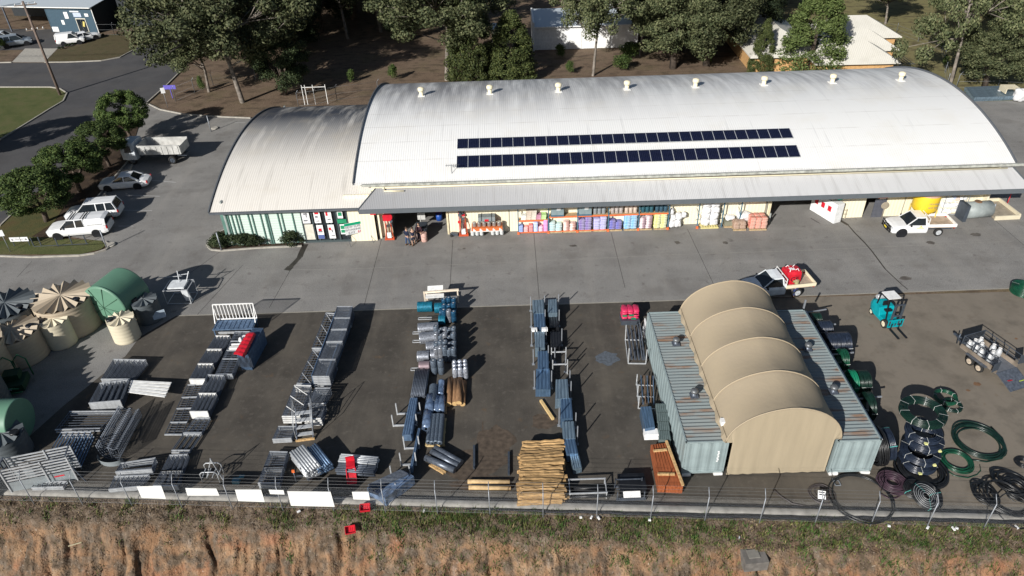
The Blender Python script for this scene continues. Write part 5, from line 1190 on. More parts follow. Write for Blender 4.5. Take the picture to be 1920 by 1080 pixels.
for s in (-1, 1):
    b = MB(); b.bar((s * .5, -.6, .1), (s * .5, 1.0, 1.3), .05, .16); b.build('stringer', galv, stp)
    b = MB(); b.tube([(s * .55, -.5, .2), (s * .55, -.45, 1.3), (s * .55, .9, 2.3), (s * .55, 1.0, 1.2)], .025, 5); b.tube([(s * .55, -.47, .85), (s * .55, .93, 1.85)], .02, 5); b.build('handrail', galvl, stp)
b = MB(); b.box((0, -.62, .06), (1.15, .12, .12)); b.build('base_plank', wood, stp)
# ---- pipe bundles on stands near the fence
def pipes(label, a, b_, h, w_, rows, cols, r, m, name='steel_pipe', grp=None, cat='pipe'):
    A, B_ = g(*a, h), g(*b_, h); c = (A + B_) / 2; d = (B_ - A).normalized(); s = Vector((-d.y, d.x, 0)); L_ = (B_ - A).length; n = 0; base = None
    for rI in range(rows):
        for cI in range(cols):
            off = s * ((cI - (cols - 1) / 2 + (.5 if rI % 2 else 0)) * 2.1 * r) + Vector((0, 0, -rI * 1.8 * r)); lb = f'{label}, {ORD[cI]} across, {ORD[rI]} layer down'
            if base is None:
                b = MB(); b.tube([-d * L_ / 2, d * L_ / 2], r, 8); base = tag(b.build(name, m, loc=c + off), lb, cat, grp)
            else: ctree(base, c + off + d * rnd.uniform(-.05, .05), label=lb)
pipes('light steel pipe in the left bundle', (556, 842), (588, 882), .95, 0, 5, 6, .075, galvl, grp='pipes in the left bundle on the stand')
pipes('dark steel pipe in the right bundle', (580, 838), (609, 876), .8, 0, 4, 6, .07, bsteel, grp='pipes in the right bundle on the stand')
sd_ = empty('pipe_stand', g(582, 893), 0, 'low steel stand with two uprights holding the pipe bundles', 'stand'); b = MB(); b.bar((-.8, 0, .05), (.55, 0, .05), .08, .08); b.bar((.45, 0, .05), (.45, 0, 1.1), .06, .06); b.bar((-.8, 1.2, .05), (.6, 1.2, .05), .08, .08); b.build('frame', galvl, sd_)
mk = empty('marker_post', g(556, 905), 0, 'thin steel marker post with a red reflector on top', 'post'); b = MB(); b.tube([(0, 0, 0), (0, 0, .9)], .03); b.build('stem', galv, mk); b = MB(); b.box((0, 0, .98), (.16, .08, .18)); b.build('reflector', orange, mk)
# ---- stacked posts
for (a, b_, h, rws, cols, m, lb) in [((637, 858), (707, 864), .7, 4, 5, galvl, 'bright fence post in the far bundle'), ((632, 875), (703, 879), .6, 4, 6, galv, 'grey fence post in the bundle behind the red slide')]:
    pipes(lb, a, b_, h, 0, rws, cols, .06, m, name='fence_post', cat='post', grp=lb + 's')
# ---- red slide chair and blue sheeting
sl_ = empty('red_slide', g(661, 896), R(10), 'red plastic slide and seat standing by the fence', 'slide'); b = MB(); b.box((0, .35, .55), (.5, .45, .6)); b.box((0, .6, .95), (.5, .08, .4)); b.build('seat', redp, sl_)
b = MB(); b.bar((0, .1, .62), (0, -.55, .08), .5, .06)
for s in (-1, 1): b.bar((s * .26, .1, .7), (s * .26, -.55, .16), .05, .14)
b.build('chute', redp, sl_)
def sheets(label, q, h, n, m, name='roof_sheets', cat='steel sheets', edge=True, waves=14, z0=.05, grp=None):
    P, c = quadpts(q, h); b = MB(); 
    for i in range(waves + 1):
        u = i / waves; dz = .03 if i % 2 else 0
        b.v += [bil(P, u, 0) + Vector((0, 0, dz)), bil(P, u, 1) + Vector((0, 0, dz))]
    for i in range(waves): b.f.append((2 * i, 2 * i + 2, 2 * i + 3, 2 * i + 1)[::-1]); b.mi.append(0); b.sm.append(False)
    dn = Vector((0, 0, -(h - z0))); Q = [bil(P, *uv) for uv in ((0, 0), (1, 0), (1, 1), (0, 1))]
    b.add([p + Vector((0, 0, -.005)) for p in Q] + [p + dn for p in Q], [(0, 1, 5, 4), (1, 2, 6, 5), (2, 3, 7, 6), (3, 0, 4, 7), (0, 3, 2, 1)])
    return tag(b.build(name, m, loc=c), label, cat, grp)
plast = mat('plastic_wrapped_blue', (.13, .19, .3), .25, .3, var=.6, sc=3, spec=.8)
sheets('blue grey roofing sheets wrapped in plastic lying askew by the fence', ((756, 882), (776, 893), (722, 934), (688, 914)), .75, 6, plast)
sheets('grey roofing sheets on top of the wrapped blue pile', ((750, 880), (765, 888), (700, 916), (690, 908)), .9, 3, galv, z0=.78)
def post_pair(cx, cy, w_, h, lb, yaw=0, name='post_rack', grp='steel rack frames between the stock'):
    r_ = empty(name, g(cx, cy), yaw, lb, 'rack', grp); b = MB(); b.bar((-w_ / 2, 0, .08), (w_ / 2, 0, .08), .08, .1)
    for s in (-1, 1): b.bar((s * w_ / 2, 0, 0), (s * w_ / 2, 0, h), .07, .07)
    b.build('frame', galvl, r_); return r_
for i, (x, y, w_, h) in enumerate([(765, 842, .9, 1.1), (759, 873, .9, 1.1), (744, 893, 1.1, .9), (716, 925, 1.2, .8), (752, 799, 1.5, 1.0), (759, 777, 1.5, 1.0)]):
    post_pair(x + 8, y, w_, h, 'light steel rack, ' + ORD[i] + ' of those beside the fourth row blue bundles')
# ================================================================ row D : wire and netting
tealw = mat('teal_wire', (.01, .14, .22), .4, .3, var=.4, sc=10); bluew = mat('blue_wire', (.015, .07, .14), .4, .3, var=.4, sc=10); wirem = mat('wire_silver', (.3, .32, .36), .35, .6, var=.4, sc=12); nett = mat('netting_roll', (.11, .14, .18), .5, .4, var=.5, sc=14)
def roll(label, px, py, h, L_, r, m, axis='X', yaw=0, name='wire_roll', cat='wire roll', grp=None, ribs=True, hole=True):
    n = max(4, int(L_ / .06)) if ribs else 2; pr = [(r * .35, -L_ / 2)] if hole else [(0.01, -L_ / 2)]
    for i in range(n + 1): pr.append((r * (1 if i % 2 else .965), -L_ / 2 + L_ * i / n))
    pr.append((r * .35 if hole else .01, L_ / 2)); b = MB(); b.lathe(pr, n=18, axis=axis, capb=False, capt=False)
    o = b.build(name, m, loc=g(px, py, h), rz=yaw); return tag(o, label, cat, grp)
GD = 'rolls and coils in the fourth row'
for i, (px, py, L_, r, m) in enumerate([(797, 575, 1.15, .42, tealw), (825, 577, .8, .42, tealw), (831, 585, .55, .35, bluew), (829, 600, .5, .4, tealw)]):
    roll(['large teal wire roll at the far left of the fourth row', 'teal wire roll touching the large one on its right', 'small dark blue roll under the second teal roll', 'small teal roll by itself in front of the teal rolls'][i], px, py, r + .02, L_, r, m, grp=GD)
for i, (px, py, L_, r, yw3) in enumerate([(803, 615, 1.5, .42, .05), (804, 633, 1.35, .45, .1), (812, 650, 1.0, .4, .1), (794, 668, .85, .4, 0), (817, 665, .75, .38, 0)]):
    roll('silver wire coil, ' + ORD[i] + ' counted from the far end beside the stacked netting', px, py, r + .02, L_, r, wirem, yaw=yw3, grp=GD)
roll('pinkish tagged wire coil in front of the silver coils', 796, 686, .42, .75, .36, mat('pink_wire', (.26, .2, .22), .4, .4), grp=GD)
rr = random.Random(31)
def bundle_roll(px, py, h, r, hh, m, lb, tilt=0, grp='upright netting rolls'):
    b = MB(); b.lathe([(r * .9, 0), (r, .05), (r, hh * .5), (r * .93, hh * .52), (r, hh * .55), (r, hh - .05), (r * .9, hh)], n=12); b.cur = 1; b.lathe([(r * .35, hh + .002), (r * .3, hh + .01)], n=8, capb=False)
    o = b.build('netting_roll', [m, galvl], loc=g(px, py, h)); o.rotation_euler.x = tilt; return tag(o, lb, 'netting roll', grp)
k = 0
for (x0, y0, nx_, ny_, m, nm_) in [(842, 597, 3, 3, bluew, 'blue'), (828, 655, 5, 4, nett, 'grey')]:
    for j in range(ny_):
        for i in range(nx_):
            px, py = x0 - 8 + i * (9 if nx_ == 3 else 8), y0 - 18 + j * (12 if ny_ == 3 else 13); lb = f'{nm_} netting roll on end, {ORD[i]} across, {ORD[j]} line from the far side'
            bundle_roll(px, py, .1, .2, rr.uniform(.95, 1.3), m if rr.random() < .8 else wirem, lb); k += 1
for i, (px, py) in enumerate([(815, 700), (828, 700)]): bundle_roll(px, py, .05, .22, 1.2, nett, ['dark netting roll standing left of the silver bale', 'dark netting roll standing right beside its twin'][i])
for i, (px, py, L_, r) in enumerate([(812, 740, 1.6, .3), (827, 728, 1.3, .24)]): roll(['long grey netting roll lying towards the fence', 'plastic wrapped netting roll with white bands'][i], px, py, r + .1, L_, r, nett if i == 0 else plast, axis='Y', grp=GD)
for i, (px, py, L_, r) in enumerate([(806, 758, 1.5, .3), (818, 758, 1.35, .22), (828, 758, 1.35, .24), (801, 788, 1.5, .3)]): roll('plastic wrapped roll, ' + ORD[i] + ' of the four above the notched netting', px, py, r + .15, L_, r, plast, axis='Y', ribs=False, grp=GD)
for i in range(4): roll('ribbed grey netting roll, ' + ORD[i] + ' from the left on the pallet with yellow end board', 806 + i * 7, 803 + (i % 2), .45, 2.4, .17, nett, axis='Y', grp='netting rolls on the pallet')
def pallet(lb, px, py, w_, d_, yaw=0, m=None, z=0, loc=None):
    r_ = empty('pallet', loc or g(px, py, z), yaw, lb, 'pallet', 'timber pallets'); b = MB()
    for k in range(7): b.box((-w_ / 2 + w_ * (k + .5) / 7, 0, .13), (w_ / 9, d_, .02))
    b.build('deck_boards', m or woodp, r_)
    for s in (-1, 0, 1): b = MB(); b.box((0, s * (d_ / 2 - .05), .06), (w_, .09, .11)); b.build('bearer', m or woodp, r_)
    return r_
pallet('timber pallet under the ribbed netting rolls', 818, 812, 1.2, 2.3, m=mat('pallet_fresh', (.55, .42, .22), .8)); pallet('pallet under the wrapped rolls', 822, 762, 1.2, 1.5); pallet('pallet under the grey lying roll', 811, 748, .6, 1.2)
pipes('grey steel picket, left bundle of the fourth row', (791, 692), (783, 742), .5, 0, 3, 9, .05, galv, name='steel_picket', cat='picket', grp='steel pickets bundled left of the netting')
sheets('dark blue steel lengths in the left rack of the fourth row', ((769, 746), (783, 746), (773, 815), (754, 815)), .6, 3, bsteel, name='steel_lengths', waves=8)
sheets('thin blue steel length leaning in the near rack', ((784, 803), (788, 803), (773, 878), (768, 878)), .5, 1, bsteel, name='steel_lengths', waves=3)
br_ = empty('wrapped_bale', g(864, 706), R(4), 'bale of silver wrapped rolls standing alone on a pallet right of the netting', 'bale')
for j in range(3):
    for i in range(3):
        b = MB(); b.lathe([(.17, 0), (.19, .08), (.17, .42), (.19, .5), (.17, .85), (.12, 1.0), (.04, 1.03)], (i * .36 - .36, j * .36 - .3, .1), n=10); b.build('wrapped_roll', mat('silver_wrap', (.45, .48, .55), .25, .5, var=.5, sc=8), br_)
for i, (a, b_, r) in enumerate([((845, 710), (841, 758), .2), ((855, 712), (853, 757), .19), ((862, 711), (860, 756), .2), ((870, 716), (867, 758), .19)]):
    A, B_ = g(*a, .22), g(*b_, .22 + (.28 if i == 2 else 0)); c = (A + B_) / 2; b = MB(); b.tube([A - c, B_ - c], r, 12); b.cur = 1; dd = (B_ - A).normalized(); b.lathe([(r * .98, -.004), (r * .98, .004)], B_ - c + dd * .006, n=12, axis='Y')
    tag(b.build('log', [mat('log_bark', (.2, .11, .055), .9, var=.35, sc=4, stretch=(4, .6, 4)), mat('log_end', (.5, .33, .15), .85)], loc=c), 'thick brown timber log, ' + ORD[i] + ' from the left under the silver bale', 'log', 'thick logs under the silver bale')
for i, (a, b_) in enumerate([((810, 866), (853, 882)), ((821, 855), (860, 874)), ((828, 848), (865, 868))][::1]):
    A, B_ = g(a[0] - 12, a[1] - 8, .28), g(*b_, .28); c = (A + B_) / 2; b = MB(); b.tube([A - c, B_ - c], .2, 14); tag(b.build('mesh_roll', galv, loc=c), 'big smooth grey roll lying askew, ' + ['nearest the fence', 'in the middle of the three', 'farthest from the fence'][i], 'roll', 'three big grey rolls')
for i in range(2): A, B_ = g(805 + i * 4, 872 - i * 2, .05), g(832 + i * 4, 888 - i * 2, .05); c = (A + B_) / 2; b = MB(); b.bar(A - c, B_ - c, .1, .08); tag(b.build('timber_batten', wood, loc=c), ['orange timber batten beside the nearest big grey roll', 'second timber batten just behind the first'][i], 'timber')
# beam and white panel at the head of row D
bm_ = empty('loading_stand', g(826, 570), R(3), 'cream steel frame with a white panel at the head of the fourth row', 'frame'); b = MB(); b.bar((-1.1, 0, 1.2), (1.5, 0, 1.25), .14, .14); b.bar((-1.2, .2, 1.1), (-1.1, -.7, .9), .12, .12)
for x in (-1.0, 1.4): b.bar((x, 0, 0), (x, 0, 1.2), .1, .1)
b.build('beam', mat('beam_cream', (.7, .6, .48), .5), bm_); b = MB(); b.box((-.3, .25, 1.3), (1.2, .6, .04), rx=.3); b.box((-.35, -.35, 1.05), (1.4, .5, .04)); b.build('white_panel', whitep, bm_)
for i, (x, y, w_) in enumerate([(797, 597, 1.0), (782, 624, .6), (782, 640, .6), (783, 692, .9)]):
    b = MB(); b.bar((-w_ / 2, .12, 0), (w_ / 2, .12, 0), .04, .05); b.bar((-w_ / 2, -.12, 0), (w_ / 2, -.12, 0), .04, .05); b.bar((-w_ / 2, -.12, 0), (-w_ / 2, .12, 0), .04, .05)
    tag(b.build('coil_spike', galvl, loc=g(x, y, .5)), 'steel fork spike poking out left of the coils, ' + ORD[i] + ' from the far end', 'spike', 'steel spikes of the coil rack')
# ================================================================ row E : blue purlin bundles
GE = 'blue steel purlin bundles in the fifth row'
purl = mat('purlin_blue', (.10, .17, .27), .35, .5, var=.3, sc=2, stretch=(6, .5, 1))
pur2 = mat('purlin_grey', (.18, .25, .31), .4, .5, var=.3, sc=2, stretch=(6, .5, 1))
E_ = [(((998, 563), (1019, 562), (1021, 587), (1000, 588)), 1.0, pur2, 'blue grey purlin bundle at the far end of the left file'), (((1001, 588), (1021, 587), (1023, 616), (1002, 617)), .95, purl, 'blue purlin bundle with white end caps in the left file'), (((1003, 622), (1021, 621), (1022, 652), (1003, 652)), .9, pur2, 'wrapped purlin bundle below the white caps'), (((1008, 659), (1028, 658), (1029, 691), (1008, 692)), .9, purl, 'blue purlin bundle, fourth in the left file'), (((1005, 692), (1031, 691), (1032, 730), (1004, 730)), .7, purl, 'blue purlin bundle at the near end of the left file'),
      (((1028, 562), (1044, 561), (1045, 586), (1027, 587)), 1.0, pur2, 'blue grey purlin bundle at the far end of the right file'), (((1028, 590), (1046, 590), (1048, 614), (1030, 615)), .6, black, 'black rubber bundle in the far part of the right file'), (((1031, 622), (1051, 622), (1052, 650), (1032, 651)), .5, black, 'black bundle in the middle of the right file'), (((1042, 712), (1064, 711), (1067, 746), (1041, 748)), .9, pur2, 'plastic wrapped purlin bundle in the right file'), (((1051, 748), (1071, 747), (1074, 784), (1051, 785)), .85, purl, 'blue purlin bundle beside the small white scraps'), (((1054, 791), (1076, 790), (1079, 822), (1056, 823)), .8, pur2, 'purlin bundle with a torn white wrap'), (((1056, 824), (1078, 823), (1083, 850), (1062, 851)), .75, purl, 'deep blue purlin bundle near the log pile'), (((1065, 838), (1081, 835), (1091, 876), (1075, 880)), .5, pur2, 'grey blue strapped bundle nearest the fence')]
for q, h, m, lb in E_: sheets(lb, q, h, 3, m, name='purlin_bundle', cat='steel bundle', waves=8, grp=GE)
for i, dx in enumerate((-.4, .35)): b = MB(); b.box((dx, 0, 0), (.42, .25, .2)); tag(b.build('white_stopper', whitem, loc=g(1012, 618, 1.0)), ['left', 'right'][i] + ' white end cap on the blue purlin bundle', 'cap')
for i, (x, y) in enumerate([(995, 575), (1021, 577), (1047, 575), (996, 605), (1022, 604), (1048, 604), (997, 640), (1024, 636), (1053, 640), (1000, 675), (1028, 672), (1060, 690), (1040, 672), (1002, 720), (1034, 720), (1068, 715), (1070, 740), (1048, 790), (1079, 795), (1082, 825)]):
    post_h = 1.55 if i % 3 else 1.35
    b = MB(); b.bar((0, 0, 0), (0, 0, post_h), .06, .06); b.box((0, 0, .02), (.2, .2, .04)); tag(b.build('rack_post', pm, loc=g(x, y + 8)), 'slim steel rack post, ' + ORD[i] + ' counted from the far end of the fifth row', 'post', 'rack posts of the fifth row')
fr_ = empty('empty_rack', g(1051, 700), 0, 'empty steel rack frame between the two files of the fifth row', 'rack'); b = MB()
for y in (-.1, 1.2): b.bar((-.55, y, .9), (.45, y, .9), .06, .08); b.bar((-.55, y, 0), (-.55, y, 1.3), .06, .06); b.bar((.45, y, 0), (.45, y, 1.3), .06, .06)
b.build('frame', galvl, fr_)
A, B_ = g(1014, 751, .08), g(1037, 786, .08); c = (A + B_) / 2; b = MB(); b.bar(A - c, B_ - c, .17, .17); tag(b.build('timber_beam', mat('fresh_timber', (.6, .43, .2), .7), loc=c), 'single pale timber beam lying alone on the gravel between the rows', 'timber')
# ---- split log pile
lgm = mat('split_log', (.34, .215, .095), .8, var=.4, sc=3, stretch=(.5, 5, 5), obvar=.3)
rr = random.Random(77); base = []
for v_ in range(3):
    b = MB(); n = 9; P = [Vector((-1.25 + 2.5 * i / n, rr.uniform(-.03, .03), rr.uniform(-.03, .03))) for i in range(n + 1)]; b.tube(P, [rr.uniform(.095, .125) for _ in P], 7, smooth=False); o = b.build('split_post', lgm); me = o.data; bpy.data.objects.remove(o); base.append(me)
nl = 0
for j in range(25):
    for lay in range(4):
        v = j / 24; py0 = 832 + v * 113; z = .12 + lay * .2; hmax = 4 if j < 22 else 2
        if lay >= hmax: continue
        c = g(1016 + 4 * math.sin(j) + rr.uniform(-2, 2), py0 + (12 if j < 22 else 2), 0); c.z = z
        o = bpy.data.objects.new('split_post', base[rr.randrange(3)]); COL.objects.link(o); o.location = c + Vector((rr.uniform(-.1, .1), 0, 0)); o.rotation_euler = (rr.uniform(0, 6), rr.uniform(-.03, .03), rr.uniform(-.07, .07) + (.0)); nl += 1
        tag(o, f'split yellow timber post, {ORD[j]} row from the far end, {["bottom", "second", "third", "top"][lay]} layer', 'timber post', 'split timber posts in the big pile')
A, B_ = g(1003, 931, .35), g(1068, 932, .3); c = (A + B_) / 2; b = MB(); b.tube([A - c, B_ - c], .11, 7); tag(b.build('split_post', lgm, loc=c), 'longer split post sticking out right from the near end of the pile', 'timber post')
for i, (a, b_) in enumerate([((877, 903), (956, 903)), ((879, 914), (958, 915))]):
    A, B_ = g(*a, .14 + .0 * i), g(*b_, .14); c = (A + B_) / 2; b = MB(); b.tube([A - c, B_ - c], .13, 9); tag(b.build('timber_log', mat('pine_log', (.5, .35, .18), .8, var=.25, sc=3), loc=c), ['pale round log lying across the bark litter, far one', 'pale round log lying across the bark litter, near one'][i], 'log')
for i, (x, y0, y1) in enumerate([(889, 836, 878), (954, 848, 890)]):
    A, B_ = g(x, y0, .1), g(x, y1, .1); c = (A + B_) / 2; b = MB(); b.bar(A - c, B_ - c, .12, .16); tag(b.build('rail_sleeper', dsteel, loc=c), ['dark steel bearer left of the bark litter', 'dark steel bearer right of the bark litter'][i], 'bearer')
# ---- frames and pallets at the fence right of the pile
fr2 = empty('pipe_cradle', g(1105, 935), R(-1), 'rectangular steel cradle lying with black pipes between log pile and fence', 'cradle'); b = MB()
for y in (0, 1.0): b.bar((-1.15, y, .45), (1.0, y, .5), .06, .07)
for x in (-1.1, .95): b.bar((x, 0, .45), (x, 1.0, .5), .05, .06); b.bar((x, 0, 0), (x, 0, .5), .05, .05); b.bar((x, 1, 0), (x, 1, .5), .05, .05)
b.build('frame', galvl, fr2)
for i in range(4): A, B_ = g(1072, 917 + i * 5, .2), g(1145, 914 + i * 5, .2); c = (A + B_) / 2; b = MB(); b.tube([A - c, B_ - c], .09, 10); tag(b.build('black_pipe', black, loc=c), 'thick black pipe in the cradle, ' + ORD[i] + ' from the far side', 'pipe', 'black pipes in the cradle')
b = MB(); b.box((0, 0, .3), (1.5, 1.2, .5)); tag(b.build('tarp_bundle', black, loc=g(1184, 915)), 'black tarpaulin covered bundle behind the small trolley', 'bundle')
tl_ = empty('trolley', g(1182, 938), 0, 'steel trolley carrying a white board beside the fence', 'trolley'); b = MB(); b.bar((-.8, 0, .1), (.85, 0, .1), .15, .08); b.bar((-.8, .9, .1), (.85, .9, .1), .1, .08)
for x in (-.75, .75): b.bar((x, 0, .1), (x, 0, .7), .05, .05); b.bar((x, .9, .1), (x, .9, .8), .05, .05)
b.bar((-.75, .9, .7), (.75, .9, .7), .05, .05); b.bar((-.75, .45, .4), (.75, .45, .4), .05, .05); b.build('frame', galv, tl_); b = MB(); b.box((.05, .0, .5), (.95, .35, .03), rx=.5); b.build('white_board', whitem, tl_)
# red timber stack
rt = mat('red_timber', (.3, .085, .03), .7, var=.3, sc=2, stretch=(8, .8, 4))
P, c = quadpts(((1221, 834), (1252, 830), (1281, 912), (1234, 910)), .75); ts_ = empty('timber_pack', c, 0, 'pack of red brown hardwood boards with pale gluts beside the left container', 'timber pack')
for i in range(7):
    b = MB(); b.bar(bil(P, (i + .5) / 7, 0) + Vector((0, 0, 0)), bil(P, (i + .5) / 7, 1), .19, .6); b.v = [v + Vector((0, 0, -.3)) for v in b.v]; b.build('board', rt, ts_)
for v in (.18, .75): b = MB(); b.bar(bil(P, .05, v) + Vector((0, 0, .06)), bil(P, .8, v) + Vector((0, 0, .06)), .12, .1); b.build('glut', wood, ts_)
b = MB(); b.bar(bil(P, .92, -.02) + Vector((0, 0, .08)), bil(P, .98, 1.0) + Vector((0, 0, .1)), .14, .12); b.build('glut', wood, ts_)
# ---- stock left of the container
def bags(label, px, py, nx_, ny_, nl_, sz, m, yaw=0, name='feed_bag', cat='bag', grp=None, z0=.15, pal=True, jitter=.03, depth=1, pm_=None):
    """palletised bags: nx_ across, depth rows, nl_ layers, each bag an object of its own"""
    L_, D_, H_ = sz; rr = random.Random(int(px * 7 + py)); base_ = g(px, py); R3 = Matrix.Rotation(yaw, 3, 'Z')
    if pal: pallet('pallet under the ' + label + 's', 0, 0, nx_ * L_ + .05, depth * D_ + .05, yaw, pm_, loc=base_)
    b = MB(); loft(b, [(-L_ / 2, [(0, H_ * .35), (D_ * .38, H_ * .35), (D_ * .4, H_ * .5), (D_ * .38, H_ * .65), (0, H_ * .65)]), (-L_ * .38, [(0, 0), (D_ * .44, 0.02), (D_ * .5, H_ * .5), (D_ * .44, H_ * .95), (0, H_)]), (L_ * .38, [(0, 0), (D_ * .44, 0.02), (D_ * .5, H_ * .5), (D_ * .44, H_ * .95), (0, H_)]), (L_ / 2, [(0, H_ * .35), (D_ * .38, H_ * .35), (D_ * .4, H_ * .5), (D_ * .38, H_ * .65), (0, H_ * .65)])], True)
    o0 = b.build(name, m)
    if o0.data.users: me = o0.data; bpy.data.objects.remove(o0)
    for l in range(nl_):
        for i in range(nx_):
            for d in range(depth):
                p = base_ + R3 @ Vector(((i - (nx_ - 1) / 2) * L_, (d - (depth - 1) / 2) * D_, 0)) + Vector((rr.uniform(-jitter, jitter), rr.uniform(-jitter, jitter), z0 + l * H_ * .93))
                o = bpy.data.objects.new(name, me); COL.objects.link(o); o.location = p; o.rotation_euler = (0, 0, yaw + rr.uniform(-.06, .06))
                tag(o, f'{label}, {ORD[l]} layer up, {ORD[i]} column' + (f', {["near", "middle", "far"][d] if depth == 3 else ["near", "far"][d]} line' if depth > 1 else ''), cat, grp or label + 's')
pinkm = mat('pink_bag', (.55, .03, .1), .45, var=.3, sc=3)
bags('bright pink bag on the stand by the container', 1180, 600, 3, 1, 4, (.42, .9, .2), pinkm, z0=.4, pal=False)
b = MB(); b.box((0, 0, .2), (1.35, 1.0, .4)); tag(b.build('dark_crate', dsteel, loc=g(1180, 602)), 'dark crate under the bright pink bags', 'crate')
for i, q in enumerate(((-.3, .25, 0), (.2, .3, 0), (.28, -.1, .01))): b = MB(); b.box(q, (.34, .2, .02)); tag(b.build('green_flyer', green, loc=g(1180, 596, 1.19)), ['left', 'far right', 'near right'][i] + ' green printed patch on top of the bright pink bags', 'flyer')
b = MB(); b.box((0, 0, 0), (.06, 1.9, 1.3)); b.cur = 1; b.box((-.035, .1, .05), (.01, .7, .5)); tag(b.build('display_board', [whitem, gd], loc=g(1212, 625, .75)), 'white display board leaning on the left container wall', 'board')
af = empty('a_frame_rack', g(1191, 660), R(-4), 'a frame rack with grey steel lengths leaning in it beside the container', 'rack'); b = MB()
for y in (-1.3, 1.3): b.bar((-.6, y, .05), (.6, y, .05), .07, .07); b.bar((-.6, y, .05), (-.62, y, 1.4), .06, .06); b.bar((.6, y, .05), (.6, y, 1.3), .06, .06)
b.bar((-.6, -1.3, .05), (-.6, 1.3, .05), .06, .06); b.build('frame', galvl, af)
for i, x in enumerate((-.4, -.15, .1, .35, .5)): b = MB(); b.bar((x, -1.25, .35), (x - .15, 1.5, 1.1 + .08 * i), .05, .12); b.bar((x + .08, -1.2, .3), (x - .05, 1.4, .95), .05, .12); b.build('steel_length', galv, af)
a2 = empty('offcut_rack', g(1212, 745), R(-6), 'low steel offcut rack with rusty scraps along the container side', 'rack'); b = MB()
for y in (-1.1, .0, 1.1): b.bar((-.6, y, .05), (.5, y, .05), .06, .06); b.bar((-.6, y, .05), (-.6, y, 1.0), .06, .06)
b.bar((-.6, -1.1, .4), (-.6, 1.1, .4), .06, .06); b.build('frame', galvl, a2)
for i in range(5): b = MB(); b.bar((-.3 + i * .17, -1.0 + .1 * (i % 2), .3), (-.35 + i * .2, 1.2, .8), .04, .1); b.build('scrap_length', [rust if i % 2 else bsteel, galv][0], a2)
sheets('blue steel sheet bundle with white ends left of the container', ((1201, 763), (1221, 762), (1228, 800), (1210, 803)), .9, 3, purl, name='sheet_bundle', cat='steel bundle', waves=8)
b = MB(); b.box((0, 0, .55), (.85, .5, .18)); b.box((0, -.05, .33), (.85, .5, .18)); tag(b.build('white_packs', whitem, loc=g(1219, 823)), 'two white wrapped packs in front of the blue steel sheet bundle', 'packs')
for i in range(4):
    sheets('grey green slatted steel pack, ' + ORD[i] + ' from the far end against the container', ((1229 + i * 2.4, 757 + i * 17), (1251 + i * 1.4, 757 + i * 17), (1254 + i * 1.4, 773 + i * 17), (1231 + i * 1.4, 773 + i * 17)), .8, 3, mat('slat_green', (.13, .17, .17), .6, .3), name='slatted_pack', cat='steel pack', waves=12, grp='slatted packs against the container')
# ================================================================ water tanks (local origin on the ground)
beige = mat('tank_beige', (.42, .35, .26), .55, var=.08, sc=1); creamt = mat('tank_cream', (.62, .56, .42), .5, var=.06, sc=1); slate = mat('tank_slate', (.09, .105, .115), .5, var=.1, sc=1); tgreen = mat('tank_green', (.11, .23, .16), .5, var=.06, sc=1); dgreen = mat('machine_green', (.015, .05, .025), .5)
def tank(lb, px, py, zt, r, m, n=16, hatch=None, grp='upright poly water tanks', top=True):
    c = g(px, py, zt); c.z = 0; t_ = empty('water_tank', c, 0, lb, 'water tank', grp); h = zt - r * .14
    pr = [(r * .97, 0)]; k = int(h / .28)
    for i in range(k): pr += [(r, h * (i + .15) / k), (r, h * (i + .75) / k), (r * .985, h * (i + .9) / k)]
    pr += [(r, h)]; b = MB(); b.lathe(pr, n=40); b.build('wall', m, t_)
    b = MB(); N2 = n * 2; b.v = [Vector((0, 0, zt))]                       # pleated roof
    for i in range(N2):
        a = 6.2832 * i / N2; hi = i % 2; b.v += [Vector((math.cos(a) * r * .16, math.sin(a) * r * .16, zt + (.02 if hi else -.02))), Vector((math.cos(a) * r * (1.03 if hi else .99), math.sin(a) * r * (1.03 if hi else .99), h + (.14 * r if hi else -.06)))]
    for i in range(N2):
        j = (i + 1) % N2; b.f += [(0, 1 + 2 * i, 1 + 2 * j), (1 + 2 * i, 2 + 2 * i, 2 + 2 * j, 1 + 2 * j)]; b.mi += [0, 0]; b.sm += [False, False]
    b.build('pleated_roof', m, t_)
    if hatch is not None:
        a = hatch; b = MB(); b.lathe([(.26, 0), (.26, .2), (.2, .22)], (math.cos(a) * r * .68, math.sin(a) * r * .68, h + .05), n=14); b.build('hatch', black, t_)
    return t_
tank('large beige pleated water tank behind the small cream tank', 113, 553, 2.9, 2.05, beige, 18, -.3)
tank('dark slate water tank at the left edge behind the beige ones', 8, 567, 3.0, 1.95, slate, 18, -.3)
tank('beige pleated water tank at the left edge in front of the slate one', 19, 616, 2.5, 1.75, beige, 18, .3)
tank('small cream water tank, the left one of two', 97, 597, 2.25, 1.02, creamt, 12, 3.6)
tank('small cream water tank standing at the edge of the gravel', 224, 595, 1.9, .95, creamt, 12, 3.6)
tank('small slate grey water tank beside the white steel cage', 268, 560, 1.9, .95, slate, 12, 3.4)
tank('dark tank in deep shade under the lying green tank', 2, 812, 1.8, 1.15, slate, 12, 0)
